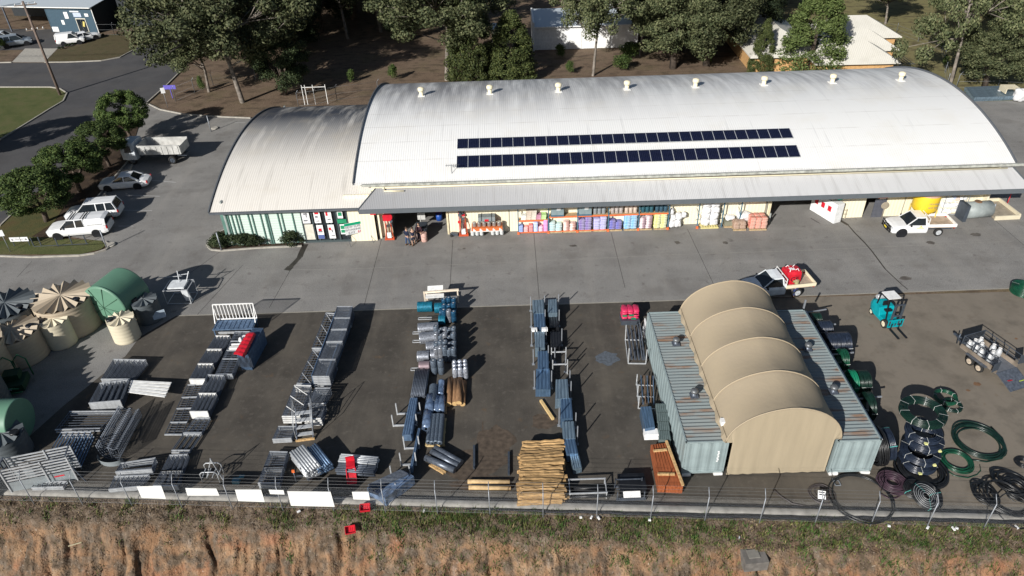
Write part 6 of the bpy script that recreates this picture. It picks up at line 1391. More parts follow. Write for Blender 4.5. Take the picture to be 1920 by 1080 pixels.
def lying(lb, px, py, z, r, L_, yaw, m, disc_m=None):
    t_ = empty('water_tank', g(px, py, z), yaw, lb, 'water tank', 'green tanks lying on their sides'); n = int(L_ / .09); pr = []
    for i in range(n + 1): pr.append((r * (1 if i % 2 else .985), L_ * i / n))
    b = MB(); b.lathe(pr, n=44, axis='X'); b.build('wall', m, t_)
    b = MB(); b.lathe([(0.02, -.16), (r * .25, -.14), (r * .9, -.03), (r * 1.01, 0), (r * 1.01, .1)], n=44, axis='X', capb=False, capt=False)
    for k in range(4): a = k * math.pi / 4 + .2; b.cur = 1; b.bar((-.06, -math.cos(a) * r * .95, -math.sin(a) * r * .95), (-.17, 0, 0), .04, .03); b.bar((-.06, math.cos(a) * r * .95, math.sin(a) * r * .95), (-.17, 0, 0), .04, .03)
    b.build('end_cap', [m, mat('seam_green', (.03, .08, .05), .6)], t_); return t_
lying('big pale green corrugated tank lying on its side with its flat end towards the yard', 198, 575, 1.75, 1.78, 2.7, R(74), tgreen)['label'] = 'big pale green tank lying on its side, flat end towards the yard'
lying('green', -70, 792, 1.45, 1.4, 3.6, 0, tgreen)['label'] = 'green corrugated tank lying on its side at the left edge of the photo'
bpy.context.view_layer.update()
tank('off frame', -62, 640, 3.2, 2.0, beige, 18, 0)['label'] = 'beige tank outside the left edge casting shade on its neighbours'
tank('off frame', -75, 705, 3.0, 1.9, slate, 18, 0)['label'] = 'slate tank outside the left edge casting shade over the green implement'
tank('off frame', -90, 760, 3.0, 1.9, tgreen, 18, 0)['label'] = 'green standing tank outside the left edge behind the lying green one'
# white steel cage with pad
cg = empty('pallet_cage', g(343, 560), R(0), 'white steel cage frame with a tilted white pad beside the tanks', 'cage'); b = MB(); w_, d_, h_ = .95, .75, 1.3
for x in (-w_, w_):
    for y in (-d_, d_): b.bar((x, y, 0), (x, y, h_), .05, .05)
for z in (.05, h_):
    for s in (-1, 1): b.bar((-w_, s * d_, z), (w_, s * d_, z), .05, .05); b.bar((s * w_, -d_, z), (s * w_, d_, z), .05, .05)
b.bar((-1.9, .9, 1.5), (.1, .9, 1.6), .04, .04); b.bar((.0, .3, 1.3), (-.2, .9, 2.1), .06, .06); b.bar((.5, .4, 1.3), (.7, .9, 2.0), .06, .06); b.bar((-.2, .9, 1.7), (.7, .9, 1.8), .05, .05)
b.build('frame', galvl, cg); b = MB(); b.box((-.05, .1, 1.32), (1.3, 1.1, .14)); b.build('pad', mat('pad_white', (.6, .63, .65), .8), cg)
b = MB(); b.box((.7, -.55, .7), (.5, .12, 1.2), rx=.25); b.build('side_pad', mat('pad_white', (.6, .63, .65), .8), cg)
bq = MB(); bq.box((0, 0, 0), (.9, .04, .6), rz=.5, rx=-.5); tag(bq.build('info_board', mat('board_blue', (.3, .36, .42), .4), loc=g(298, 590, .7)), 'small blue grey board propped against the slate tank', 'board')
bq = MB(); bq.box((0, 0, .2), (.45, .3, .35)); tag(bq.build('white_box', creamt, loc=g(253, 608, 0)), 'little cream box beside the gravel edge cream tank', 'box')
# dark green machine
mc = empty('slasher', g(22, 730), R(15), 'dark green farm implement with hoops standing in tank shade', 'implement'); b = MB(); b.box((0, 0, .5), (2.2, 1.5, .5)); b.box((.3, .3, .95), (1.0, .8, .5)); b.build('deck', dgreen, mc)
b = MB()
for x in (-.5, .4): b.tube([(x, 1.0, .2), (x, 1.05, 1.6), (x + .4, 1.1, 2.0), (x + .8, 1.05, 1.6), (x + .8, 1.0, .2)], .05, 6)
b.tube([(-1.0, -.9, .3), (1.0, -.9, .3)], .05); b.tube([(-1, -.9, .6), (-.4, -1.2, 1.1), (.9, -.9, .6)], .04); b.build('hoops', mat('machine_bright', (.02, .14, .06), .45), mc)
for i in range(4): b = MB(); b.box((-.7 + i * .35, -.8, .62), (.22, .3, .05)); b.build('bracket', galvl, mc)
# loading race (cattle race) by the fence
rc = empty('loading_race', g(86, 912), yaw2((36, 926), (137, 905)), 'galvanised cattle loading race with sheeted lower sides at the fence', 'race'); L_ = 3.5
gs = mat('race_sheet', (.3, .34, .36), .5, .3, var=.08, sc=2)
for s, yy in ((0, 0.0), (1, .95)):
    b = MB()
    for z in (1.0, 1.22, 1.44, 1.66, 1.88): b.bar((-L_ / 2, yy, z), (L_ / 2, yy, z), .04, .09)
    for x in (-L_ / 2, .35, L_ / 2): b.bar((x, yy - .04, 0), (x, yy - .04, 2.0), .07, .06)
    b.build('side_rails', galvl, rc); b = MB(); b.box((0, yy, .45), (L_ - .05, .03, .8)); b.cur = 1
    if s == 0: b.box((.95, -.025, .62), (.55, .01, .09))
    b.build('side_sheet', [gs, redp], rc)
b = MB()
for x in (-L_ / 2, L_ / 2): b.bar((x, 0, 2.05), (x, .95, 2.05), .06, .06)
b.bar((L_ / 2 + .5, -.3, 0), (L_ / 2, 0, 1.2), .05, .05); b.build('top_ties', galv, rc)
rc2 = empty('drafting_gate', g(8, 925), R(60), 'tall steel drafting gate cut by the left edge of the photo', 'gate'); b = MB()
for y in (0, .8):
    for x in (-.8, .8): b.bar((x, y, 0), (x, y, 2.1), .07, .07)
    for z in (.3, .7, 1.1, 1.5, 2.0): b.bar((-.8, y, z), (.8, y, z), .04, .05)
b.build('frame', galv, rc2); b = MB(); b.box((0, -.04, .6), (1.5, .02, 1.1)); b.build('sheet', mat('steel_plate_dark', (.12, .14, .15), .5), rc2)
# nested bale feeders
fb = g(212, 862); fe = g(252, 788); dv = fe - fb; base = None
for i in range(24):
    c = fb + dv * (i / 23); lb = f'hay feeder hoop, {ORD[i]} from the near end of the nest'
    if base is None:
        b = MB(); P = [(-.75, 0, 1.15), (-.72, 0, .5), (-.5, 0, .12), (0, 0, .02), (.5, 0, .12), (.72, 0, .5), (.75, 0, 1.15)]; b.tube(P, .028, 5); b.tube([(0, 0, .02), (0, .05, 1.05)], .026, 5); b.tube([(-.75, 0, 1.15), (-.3, .1, .8), (0, .05, 1.05), (.3, .1, .8), (.75, 0, 1.15)], .02, 5)
        base = tag(b.build('feeder_hoop', galv, loc=c, rz=R(-12)), lb, 'feeder ring', 'nested hay feeder hoops')
    else: ctree(base, c, R(-12), label=lb)
b = MB(); n = 14
for i in range(n + 1): a = math.pi + math.pi * i / n; b.v += [Vector((.8 * math.cos(a), .45 * math.sin(a), 0.02)), Vector((.84 * math.cos(a), .48 * math.sin(a), .42))]
for i in range(n): b.f.append((2 * i, 2 * i + 2, 2 * i + 3, 2 * i + 1)); b.mi.append(0); b.sm.append(True)
tag(b.build('feeder_band', gs, loc=fb + Vector((0, -.1, 0)), rz=R(-12)), 'curved galvanised band at the near end of the hay feeder hoops', 'band')
ct_ = empty('calf_cradle', g(397, 905), 0, 'small steel calf cradle with pointed mesh sides behind the second sign board', 'cradle'); b = MB()
for y in (0, .7): b.tube([(-.5, y, 0), (-.5, y, .75), (-.35, y, .9), (.35, y, .9), (.5, y, .75), (.5, y, 0)], .035, 6)
for x in (-.45, -.15, .15, .45): b.bar((x, 0, .45), (x, .7, .45), .04, .04)
b.bar((.6, .2, 0), (.2, .4, 1.6), .05, .05); b.bar((-.3, .2, .2), (.2, .4, 1.5), .05, .05); b.build('frame', galvl, ct_)
bq = MB(); bq.box((0, 0, .15), (.4, .3, .25)); bq.box((.3, .2, .3), (.3, .2, .05)); tag(bq.build('water_trough', mat('trough_blue', (.08, .2, .25), .5), loc=g(444, 905)), 'tiny blue trough beside the calf cradle', 'trough')
# ================================================================ pipe coils on the right
pgreen = mat('poly_green', (.007, .06, .032), .3, var=.3, sc=4, spec=.6); pdark = mat('poly_dark_green', (.006, .024, .017), .3, var=.3, sc=4, spec=.6); pblue = mat('poly_blue_black', (.018, .026, .045), .28, var=.3, sc=4, spec=.7); pblk = mat('poly_black', (.012, .013, .015), .35, var=.3, sc=4, spec=.6); ppur = mat('poly_purple', (.06, .035, .05), .45, var=.3, sc=4)
strap = mat('strap_white', (.6, .62, .6), .5); strapt = mat('strap_teal', (.1, .5, .45), .5)
def coil(lb, px, py, z, ro, ri, hh, m, r=.035, tilt=(0, 0, 0), straps=6, sm_=None, name='pipe_coil', grp=None, tail=None, seed=0, ax=None, loose=0., parent_loc=None, tag2=None):
    rr = random.Random(seed + int(px)); t_ = empty(name, parent_loc or g(px, py, z), 0, lb, 'pipe coil', grp); t_.rotation_euler = tilt; b = MB()
    nr = max(1, int((ro - ri) / (2.1 * r))); nh = max(1, int(hh / (2.1 * r)))
    for i in range(nr):
        for k in range(nh):
            if 0 < i < nr - 1 and 0 < k < nh - 1: continue
            R_ = ri + (i + .5) * (ro - ri) / nr; zz = r + k * 2.1 * r; a0 = rr.uniform(0, 6); e_ = rr.uniform(-loose, loose); ex, ey = rr.uniform(-loose, loose), rr.uniform(-loose, loose)
            b.tube([(ex + (R_ + e_ * math.cos(2 * t + a0)) * math.cos(t), ey + (R_ + e_ * math.sin(2 * t + a0)) * math.sin(t), zz + .01 * math.sin(3 * t + a0)) for t in [6.2832 * q / 40 for q in range(40)]], r, 5, closed=True)
    b.build('pipe', m, t_)
    for k in range(straps):
        a = 6.2832 * k / straps + .3; b = MB(); c, s = math.cos(a), math.sin(a); w2 = .012; H_ = nh * 2.1 * r + .012
        P = [(ri - .012, -.005), (ri - .012, H_), (ro + .012, H_), (ro + .012, -.005)]
        for q in range(3):
            (r0, z0), (r1, z1) = P[q], P[q + 1]; b.add([(r0 * c - w2 * s, r0 * s + w2 * c, z0), (r0 * c + w2 * s, r0 * s - w2 * c, z0), (r1 * c + w2 * s, r1 * s - w2 * c, z1), (r1 * c - w2 * s, r1 * s + w2 * c, z1)], [(0, 1, 2, 3)])
        b.build('strap', sm_ or strap, t_)
    if tag2: b = MB(); b.box(((ro + .01) * math.cos(tag2), (ro + .01) * math.sin(tag2), hh * .6), (.16, .16, .1)); b.build('label_tag', mat('tag_yellow', (.7, .7, .3), .5), t_)
    if tail: b = MB(); b.tube([g(x, y, .04) - t_.location for x, y in tail], r, 6); b.build('loose_end', m, t_)
    return t_
GR = 'strapped pipe coils stacked right of the containers'
coil('top dark green coil of the tall stack, wide and strapped', 1729, 776, 1.5, 1.32, .84, .34, pdark, straps=9, grp=GR)
coil('second coil down the tall stack, blue black with a yellow tag', 1730, 812, 1.1, 1.02, .66, .3, pblue, grp=GR, tag2=-1.9)
coil('third coil down the tall stack', 1732, 826, .74, 1.05, .68, .3, pblue, grp=GR, tag2=-1.2)
coil('fourth coil down the tall stack, nudged left', 1724, 850, .38, 1.08, .68, .3, pblue, grp=GR, tag2=-1.3)
coil('lowest coil of the tall stack with a yellow tag', 1719, 866, .04, 1.05, .66, .3, pblue, grp=GR, tag2=-1.9)
coil('wide black coil lying flat in front of the tall stack', 1726, 884, .0, 1.45, .95, .3, pblk, r=.045, straps=0, loose=.04, grp=GR, tail=[(1752, 850), (1766, 868), (1770, 888), (1760, 905), (1745, 915)])
coil('small bright green coil propped on a dark one', 1772, 747, .25, .7, .54, .26, pgreen, r=.025, straps=5, grp=GR)
coil('small dark coil under the bright green one', 1784, 762, 0, .62, .42, .2, pdark, r=.028, straps=7, grp=GR)
coil('large loose dark green coil lying flat on open gravel', 1834, 828, 0, 1.5, 1.1, .2, pdark, r=.038, straps=0, loose=.1, tail=[(1858, 800), (1880, 822), (1888, 845), (1878, 860), (1850, 866), (1820, 862)])
coil('mid green coil with a trailing end below the loose large coil', 1793, 866, 0, .9, .6, .2, pgreen, r=.026, straps=0, loose=.04, tail=[(1768, 868), (1775, 882), (1790, 892), (1815, 896), (1832, 890), (1839, 882), (1837, 872)])
coil('small grey coil cut by the right edge of the photo', 1918, 868, 0, .5, .15, .08, pblk, r=.018, straps=0, loose=.03)
coil('green coil cut by the right edge beyond the forklift', 1917, 548, 0, .9, .4, .6, pgreen, straps=3)
coil('wire topped black coil near the fence, teal ties', 1735, 932, .2, .85, .25, .3, pblk, straps=3, sm_=strapt, tilt=(.25, .25, 0))
coil('smaller black coil leaning beside the wire topped one', 1712, 920, .1, .6, .2, .3, pblk, straps=2, sm_=strapt, tilt=(.3, 0, 0))
b = MB()
for i in range(5): b.tube([(math.cos(t) * (.2 + i * .13), math.sin(t) * (.2 + i * .13), 0) for t in [6.2832 * q / 30 for q in range(30)]], .012, 4, closed=True)
o = b.build('wire_ring', galvl, loc=g(1737, 930, .62)); o.rotation_euler = (.25, .25, 0); tag(o, 'ring of bright tie wire lying on the black coil near the fence', 'wire ring')
coil('purple brown coil between the black ones near the fence', 1672, 908, 0, .85, .3, .35, ppur, straps=0, loose=.03, tail=[(1650, 925), (1665, 934), (1680, 934), (1694, 925)])
coil('very large thin black hoop coil lying over the kerb', 1614, 934, .12, 1.75, 1.5, .14, pblk, r=.04, straps=0, loose=.05)
coil('small rusty brown coil with a sign in its middle', 1541, 926, 0, .75, .4, .12, mat('poly_brown', (.07, .06, .06), .5), r=.035, straps=0, loose=.08, tail=[(1450, 917), (1463, 930), (1485, 944), (1515, 950), (1535, 948)])
bq = MB(); bq.box((0, 0, 0), (.42, .03, .45), rx=R(-50), rz=-.2); bq.cur = 1; bq.box((0, -.02, .03), (.3, .03, .05), rx=R(-50), rz=-.2); bq.box((0, .1, .1), (.32, .03, .05), rx=R(-50), rz=-.2); tag(bq.build('notice_sign', [pw, black], loc=g(1541, 928, .25)), 'small black and white notice sign inside the brown coil', 'sign')
GT_ = 'tangled black coils at the right end of the fence'
for i, (x, y, ro, ri, lb) in enumerate([(1897, 905, 1.1, .75, 'big tangled black coil at the right edge'), (1845, 928, .75, .45, 'smaller tangled black coil left of the big one'), (1885, 935, 1.2, 1.0, 'loose black loops draped over the kerb at the right edge'), (1905, 920, .8, .4, 'glossy black coil at the very corner of the yard'), (1900, 955, 1.0, .92, 'open single loop hanging over the bank at the right edge')]):
    coil(lb, x, y, .05 + .1 * (i % 3), ro, ri, .2 if i < 4 else .06, pblk, r=.035, straps=0, loose=.12, grp=GT_, seed=i, tilt=(.1 * i - .1, .1, 0))
# standing coils against the right container and on its wall rack
BX = 17.82 + 2.44
GW = 'pipe coils hung on the rack along the right container'
def hung(lb, px, py, z, ro, ri, hh, m, sm_=None, r=.04):
    p = g(px, py, z); return coil(lb, px, py, z, ro, ri, hh, m, tilt=(0, R(90), 0), straps=3, sm_=sm_, grp=GW, parent_loc=Vector((p.x, p.y, z)), r=r)
hung('dark green coil on the farthest rack spike', 1519, 600, 1.3, .55, .25, .75, pdark)
hung('blue black coil on the second rack spike', 1532, 617, 1.3, .6, .28, .95, pblue)
hung('widest blue black coil on the third rack spike', 1550, 645, 1.3, .8, .35, 1.5, pblue)
hung('shiny green coil on the fourth rack spike', 1573, 674, 1.2, .75, .35, .5, pgreen)
hung('bright green coil on the fifth rack spike', 1592, 716, 1.1, .8, .4, .35, mat('poly_mint', (.008, .17, .09), .35))
hung('grey green coil next to the bright green one', 1606, 716, 1.1, .75, .4, .7, pdark)
hung('dark green coil on the nearest rack spike', 1622, 762, 1.2, .9, .45, .35, pdark)
coil('tall black coil standing against the container corner', 0, 0, 0, 1.15, .55, .55, pblk, tilt=(0, R(82), 0), straps=0, loose=.05, parent_loc=Vector((BX + .25, 28.6, 1.15)), grp='standing coils at the container corner')
coil('blue black strapped coil standing right of the tall one', 0, 0, 0, 1.0, .45, .5, pblue, tilt=(0, R(80), 0), straps=5, sm_=strapt, parent_loc=Vector((BX + 1.0, 28.9, 1.0)), grp='standing coils at the container corner')
wr = empty('coil_rack', (BX + .25, 34, 0), 0, 'long steel wall rack with spikes along the right side of the right container', 'rack'); b = MB()
b.bar((0, -6.0, 2.35), (0, 6.1, 2.35), .06, .08); b.bar((0, -6.0, .6), (0, 6.1, .6), .06, .08); b.build('rails', galvl, wr)
for i, (px, py) in enumerate([(1540, 588), (1560, 612), (1598, 665), (1648, 748)]):
    yq = g(px, py, 1.35).y - 34; b = MB(); b.bar((0, yq, 1.35), (2.1, yq + (.3 if i == 0 else .05), 1.5), .08, .08); b.build('spike', pm, wr)
for y in (-5.9, -3, 0, 3, 6.0): b = MB(); b.bar((0, y, 0), (0, y, 2.4), .07, .07); b.build('upright', galvl, wr)
bq = MB(); bq.bar((0, 0, 0), (0, 0, .7), .1, .1); tag(bq.build('corner_post', pm, loc=Vector((BX - .02, 40.0, 2.7))), 'short steel post standing on the far corner of the right container', 'post')
sn_ = empty('gate_latch', g(1568, 905), 0, 'small white bracket frame lying by the support block of the right container', 'bracket'); b = MB()
for s in (-.15, .15): b.bar((s, -.25, .06), (s, .25, .06), .04, .04)
b.bar((-.15, -.25, .06), (.15, -.25, .06), .04, .04); b.bar((-.15, .1, .06), (.15, .1, .06), .04, .04); b.build('frame', pm, sn_)
# litter on the fence foot and the two red lids
for i, (x, y) in enumerate([(1089, 970), (1109, 970), (1122, 971), (1218, 975), (1849, 977), (1906, 988), (1667, 986), (1740, 989), (1788, 991), (1794, 990), (560, 959), (795, 957)]):
    P = g(x, y, -.1); b = MB(); b.box((0, 0, 0), (.14 + .05 * (i % 3), .1, .07), rz=i); tag(b.build('litter', whitem, loc=P), 'small piece of white rubbish at the fence foot', 'rubbish', 'white rubbish scraps at the fence foot')
def crate(px, py, z, yaw, lb, tx):
    r_ = empty('crate', g(px, py, z), yaw, lb, 'crate', 'red plastic crates thrown over the fence'); r_.rotation_euler.x = tx; b = MB(); b.box((0, 0, 0), (.55, .4, .03)); 
    for s in (-1, 1): b.box((s * .27, 0, .1), (.03, .4, .2)); b.box((0, s * .2, .1), (.55, .03, .2))
    b.build('shell', redp, r_); b = MB()
    for k in range(5): b.box((-.2 + k * .1, 0, .02), (.03, .3, .03))
    b.build('slats', redp, r_)
crate(685, 953, .12, .1, 'red plastic crate lying on the kerb below the small right sign board', .35); crate(657, 994, -.45, .2, 'red plastic crate lying on the weedy bank', .5)
b = MB(); b.bar((0, 0, 0), (.75, .25, .02), .05, .04); tag(b.build('stick', mat('pale_stick', (.5, .45, .3), .8), loc=g(128, 1024, -1.5)), 'short pale stick lying on the orange clay at the left', 'stick')
pit = empty('drain_pit', g(1413, 1042, -.95), R(4), 'square grey concrete drain pit on the clay bank', 'drain pit'); b = MB(); b.box((0, 0, -.2), (1.25, 1.1, .7)); b.build('block', mat('pit_concrete', (.14, .13, .12), .9, var=.25, sc=3), pit); b = MB(); b.box((-.05, .0, .17), (.6, .5, .06)); b.build('cover', mat('pit_cover', (.2, .19, .17), .9), pit)
b = MB(); b.tube([(0, 0, -.3), (0, .05, .8)], .035); tag(b.build('steel_picket', pm, loc=g(1383, 1024, -1.1)), 'single steel picket standing on the bank left of the drain pit', 'picket')
# ================================================================ goods along the warehouse front
def bay(x): return gy(x, 425, 56.1).x
rf_ = 56.0
rup = mat('rack_blue', (.06, .14, .2), .5); rbeam = mat('rack_orange', (.7, .16, .05), .5)
ups = [972, 1028, 1082, 1139, 1195, 1250, 1305, 1365, 1377][:7]
xs_ = [g(x, 437 - (x - 972) * .036, 0).x for x in ups]
for i, x in enumerate(xs_):
    t_ = empty('rack_upright_frame', (x, rf_ + .45, 0), 0, 'blue pallet rack end frame, ' + ORD[i] + ' from the left along the warehouse wall', 'rack frame', 'pallet rack frames'); t_.name = 'pallet_rack'; b = MB()
    for y in (-.45, .45): b.bar((0, y, 0), (0, y, 3.7), .09, .07)
    for k in range(5): b.bar((0, -.45 if k % 2 else .45, .3 + k * .7), (0, .45 if k % 2 else -.45, 1.0 + k * .7), .03, .03)
    b.build('uprights', rup, t_); b = MB(); b.box((0, -.5, .12), (.2, .12, .24)); b.build('foot_guard', rbeam, t_)
for i in range(5):
    for z, nm in ((1.62, 'upper'), (.14, 'floor')):
        if nm == 'floor' and i > 2: continue
        b = MB(); L_ = xs_[i + 1] - xs_[i] - .1; zz = z if i else (1.32 if nm == 'upper' else z)
        b.box((0, -.45, zz), (L_, .05, .12)); b.box((0, .45, zz), (L_, .05, .12))
        if nm == 'upper': b.cur = 1; b.box((0, 0, zz + .05), (L_, .85, .03))
        tag(b.build('rack_beam', [rbeam, woodp], loc=((xs_[i] + xs_[i + 1]) / 2, rf_ + .45, 0)), f'orange rack beam pair, {nm} level of the {ORD[i]} bay from the left', 'rack beam', 'orange rack beams')
def bagm(n, c, c2): return mat(n, c, .45, var=.2, sc=2.2, c2=c2, bump=.03, bsc=8)
BG = [('pale aqua feed bag', 1, .25, 5, bagm('bag_aqua', (.3, .55, .58), (.65, .72, .7)), .9), ('white and red feed bag', 1, .73, 5, bagm('bag_white', (.75, .72, .68), (.5, .2, .16)), .85), ('purple feed bag', 2, .25, 7, bagm('bag_purple', (.12, .06, .3), (.45, .42, .6)), 1), ('lilac feed bag', 2, .74, 7, bagm('bag_lilac', (.3, .28, .62), (.62, .62, .78)), 1), ('deep blue feed bag', 3, .25, 5, bagm('bag_blue', (.06, .08, .4), (.35, .3, .5)), 1), ('sky blue feed bag', 3, .75, 8, bagm('bag_sky', (.08, .32, .65), (.55, .7, .8)), 1), ('white and maroon feed bag', 4, .25, 7, bagm('bag_maroon', (.72, .7, .7), (.3, .14, .2)), 1), ('lime striped feed bag', 4, .75, 8, bagm('bag_lime', (.62, .65, .12), (.7, .72, .6)), 1)]
for lb, by, u, nl_, m, _ in BG:
    x = xs_[by] + (xs_[by + 1] - xs_[by]) * u; base_ = Vector((x, rf_ + .42, 0)); rr = random.Random(by)
    pallet('low pallet under the ' + lb + 's', 0, 0, 1.15, .95, loc=base_)
    b = MB(); loft(b, [(-.28, [(0, .06), (.36, .06), (.38, .1), (.36, .14), (0, .14)]), (-.22, [(0, 0), (.42, .01), (.46, .09), (.42, .17), (0, .18)]), (.22, [(0, 0), (.42, .01), (.46, .09), (.42, .17), (0, .18)]), (.28, [(0, .06), (.36, .06), (.38, .1), (.36, .14), (0, .14)])], True)
    o0 = b.build('feed_bag', m); me = o0.data; bpy.data.objects.remove(o0)
    for l in range(nl_):
        for i in range(2):
            if l == nl_ - 1 and i == by % 2 and nl_ != 8: continue
            o = bpy.data.objects.new('feed_bag', me); COL.objects.link(o); o.location = base_ + Vector(((i - .5) * .57 + rr.uniform(-.02, .02), rr.uniform(-.03, .03), .16 + l * .17)); o.rotation_euler = (0, 0, rr.uniform(-.05, .05))
            tag(o, f'{lb}, {ORD[l]} layer up, {["left", "right"][i]} column of its pallet', 'bag', lb + 's')
# first bay: small heaps of coloured bags on two shelves
sm_c = [((.15, .25, .6), 4, 'blue'), ((.75, .3, .3), 3, 'coral'), ((.7, .15, .15), 4, 'red'), ((.35, .45, .75), 6, 'light blue'), ((.7, .4, .5), 3, 'dusky pink'), ((.7, .2, .5), 8, 'magenta')]
W_ = xs_[1] - xs_[0]
for i, (c, n, nm) in enumerate(sm_c):
    m = bagm('small_' + nm.replace(' ', '_'), c, tuple(min(1, q + .25) for q in c)); b = MB(); loft(b, [(-.19, [(0, .03), (.3, .03), (.33, .07), (.3, .11), (0, .11)]), (-.15, [(0, 0), (.34, 0), (.36, .07), (.34, .14), (0, .15)]), (.15, [(0, 0), (.34, 0), (.36, .07), (.34, .14), (0, .15)]), (.19, [(0, .03), (.3, .03), (.33, .07), (.3, .11), (0, .11)])], True); o0 = b.build('small_bag', m); me = o0.data; bpy.data.objects.remove(o0)
    for l in range(n): o = bpy.data.objects.new('small_bag', me); COL.objects.link(o); o.location = (xs_[0] + .25 + i * .44, rf_ + .3, .2 + l * .145); tag(o, f'small {nm} bag on the first rack bay floor, {ORD[l]} layer up', 'bag', 'small bags in the first rack bay')
for i, (c, n, nm) in enumerate([((.6, .62, .58), 2, 'pale grey'), ((.5, .42, .34), 4, 'brown paper'), ((.55, .5, .42), 4, 'tan'), ((.4, .15, .25), 2, 'plum'), ((.35, .6, .2), 2, 'lime')]):
    m = bagm('shelf_' + nm.replace(' ', '_'), c, tuple(min(1, q + .15) for q in c)); b = MB(); b.box((0, 0, .11), (.42, .6, .22)); o0 = b.build('sack', m); me = o0.data; bpy.data.objects.remove(o0)
    for l in range(n): o = bpy.data.objects.new('sack', me); COL.objects.link(o); o.location = (xs_[0] + .5 + i * .45, rf_ + .35, 1.4 + l * .23); o.rotation_euler.z = .1 * l - .1; tag(o, f'{nm} sack on the first bay shelf, {ORD[l]} layer up', 'sack', 'sacks on the first rack shelf')
# upper level loads: bulk crates and drum pallets
def ibc(x, z, lb):
    r_ = empty('bulk_crate', (x, rf_ + .4, z), 0, lb, 'bulk crate', 'grey bulk crates on the rack'); b = MB(); b.box((0, 0, .65), (1.1, .95, 1.0)); b.build('tub', mat('crate_grey', (.2, .26, .28), .5), r_); b = MB(); b.box((.1, -.49, .85), (.35, .02, .4)); b.build('label', pw, r_)
    b = MB(); b.box((0, 0, .07), (1.15, 1.0, .14)); b.build('base', rup, r_)
ibc(xs_[1] + .8, 1.7, 'grey bulk crate with a white label in the second rack bay'); ibc(xs_[2] + .65, 1.7, 'grey bulk crate with a white label in the third rack bay')
dr0 = {}
def drums(x, z, m, key, lb, nx_=3, ny_=2, nl_=2, r=.18, h=.5, yo=.3, x_step=.38, name='drum'):
    b = MB(); b.lathe([(r * .95, 0), (r, .02), (r * .97, h * .33), (r, h * .36), (r * .97, h * .66), (r, h * .7), (r, h - .03), (r * .9, h)], n=14); o0 = b.build(name, m); me = o0.data; bpy.data.objects.remove(o0)
    for l in range(nl_):
        for i in range(nx_):
            for d in range(ny_):
                o = bpy.data.objects.new(name, me); COL.objects.link(o); o.location = (x + (i - (nx_ - 1) / 2) * x_step, rf_ + yo + d * .4, z + l * (h + .01)); tag(o, f'{lb}, {ORD[i]} across, {["lower", "middle", "upper"][l]} tier, {["near", "far", "farthest"][d]} line', 'drum', lb + 's')
drums(xs_[2] + 1.95, 1.7, mat('drum_grey', (.25, .28, .3), .4), 'a', 'silver grey pail in the third bay')
drums(xs_[3] + .75, 1.7, mat('drum_pinkish', (.4, .36, .34), .4, var=.3, sc=6), 'b', 'grey pail with pink bands')
drums(xs_[3] + 2.0, 1.7, mat('drum_cream', (.55, .45, .38), .4, var=.3, sc=6), 'c', 'cream and pink pail')
drums(xs_[4] + .75, 1.7, mat('drum_navy', (.03, .1, .13), .35, var=.3, sc=6), 'd', 'dark teal pail, left pallet')
drums(xs_[4] + 2.0, 1.7, mat('drum_navy2', (.04, .09, .13), .35, var=.3, sc=6), 'e', 'dark teal pail, right pallet')
# white bulky bags right of the racks
def blob(lb, x, y, z, s, m, seed, name='white_sack', cat='sack', grp=None):
    rr = random.Random(seed); bm = bmesh.new(); bmesh.ops.create_icosphere(bm, subdivisions=3, radius=1)
    for v in bm.verts:
        q = v.co * 1.6 + Vector((seed * 3.1, 0, 0)); k = 1 + .28 * noise.noise(q) + .1 * noise.noise(q * 3); c_ = v.co.copy(); mx_ = max(abs(c_.x), abs(c_.y), abs(c_.z)); c_ = c_.lerp(c_ / mx_, .45); v.co = Vector((c_.x * s[0], c_.y * s[1], c_.z * s[2])) * k
    me = bpy.data.meshes.new(name); bm.to_mesh(me); bm.free(); me.materials.append(m)
    for p in me.polygons: p.use_smooth = True
    o = bpy.data.objects.new(name, me); COL.objects.link(o); o.location = (x, y, z); return tag(o, lb, cat, grp)
wsm = mat('woven_white', (.7, .7, .71), .7, var=.1, sc=4, bump=.05, bsc=6); GWs = 'white woven sacks right of the racks'
x0 = xs_[5]
for i, (dx, z, s, lb) in enumerate([(.4, .4, (.3, .35, .35), 'white sack at the foot of the right end of the racks'), (.95, .42, (.32, .35, .36), 'white sack second along the floor'), (.5, 1.0, (.28, .3, .3), 'grey white sack on top at the left'), (1.0, 1.1, (.3, .3, .34), 'tall white sack on top of the second one'), (1.45, 1.25, (.2, .25, .25), 'little white sack tilted at the right of the heap'), (.3, 1.6, (.22, .25, .3), 'dusty sack tied to the rack post')]): blob(lb, x0 + dx, rf_ + .4, z, s, wsm, i + 1, grp=GWs)
xa = g(1330, 428).x
pallet('yellow pallet under the tall white sack tower', 0, 0, 1.6, 1.1, loc=Vector((xa, rf_ + .4, 0)), m=mat('pallet_yellow', (.62, .55, .25), .7))
for i in range(10): blob(f'white wool sack of the tall tower, {ORD[i // 2]} layer up, {["left", "right"][i % 2]}', xa - .35 + .7 * (i % 2), rf_ + .45, .5 + (i // 2) * .6, (.4, .45, .35), wsm, 20 + i, grp='sacks of the tall white tower')
xb_ = g(1380, 426).x
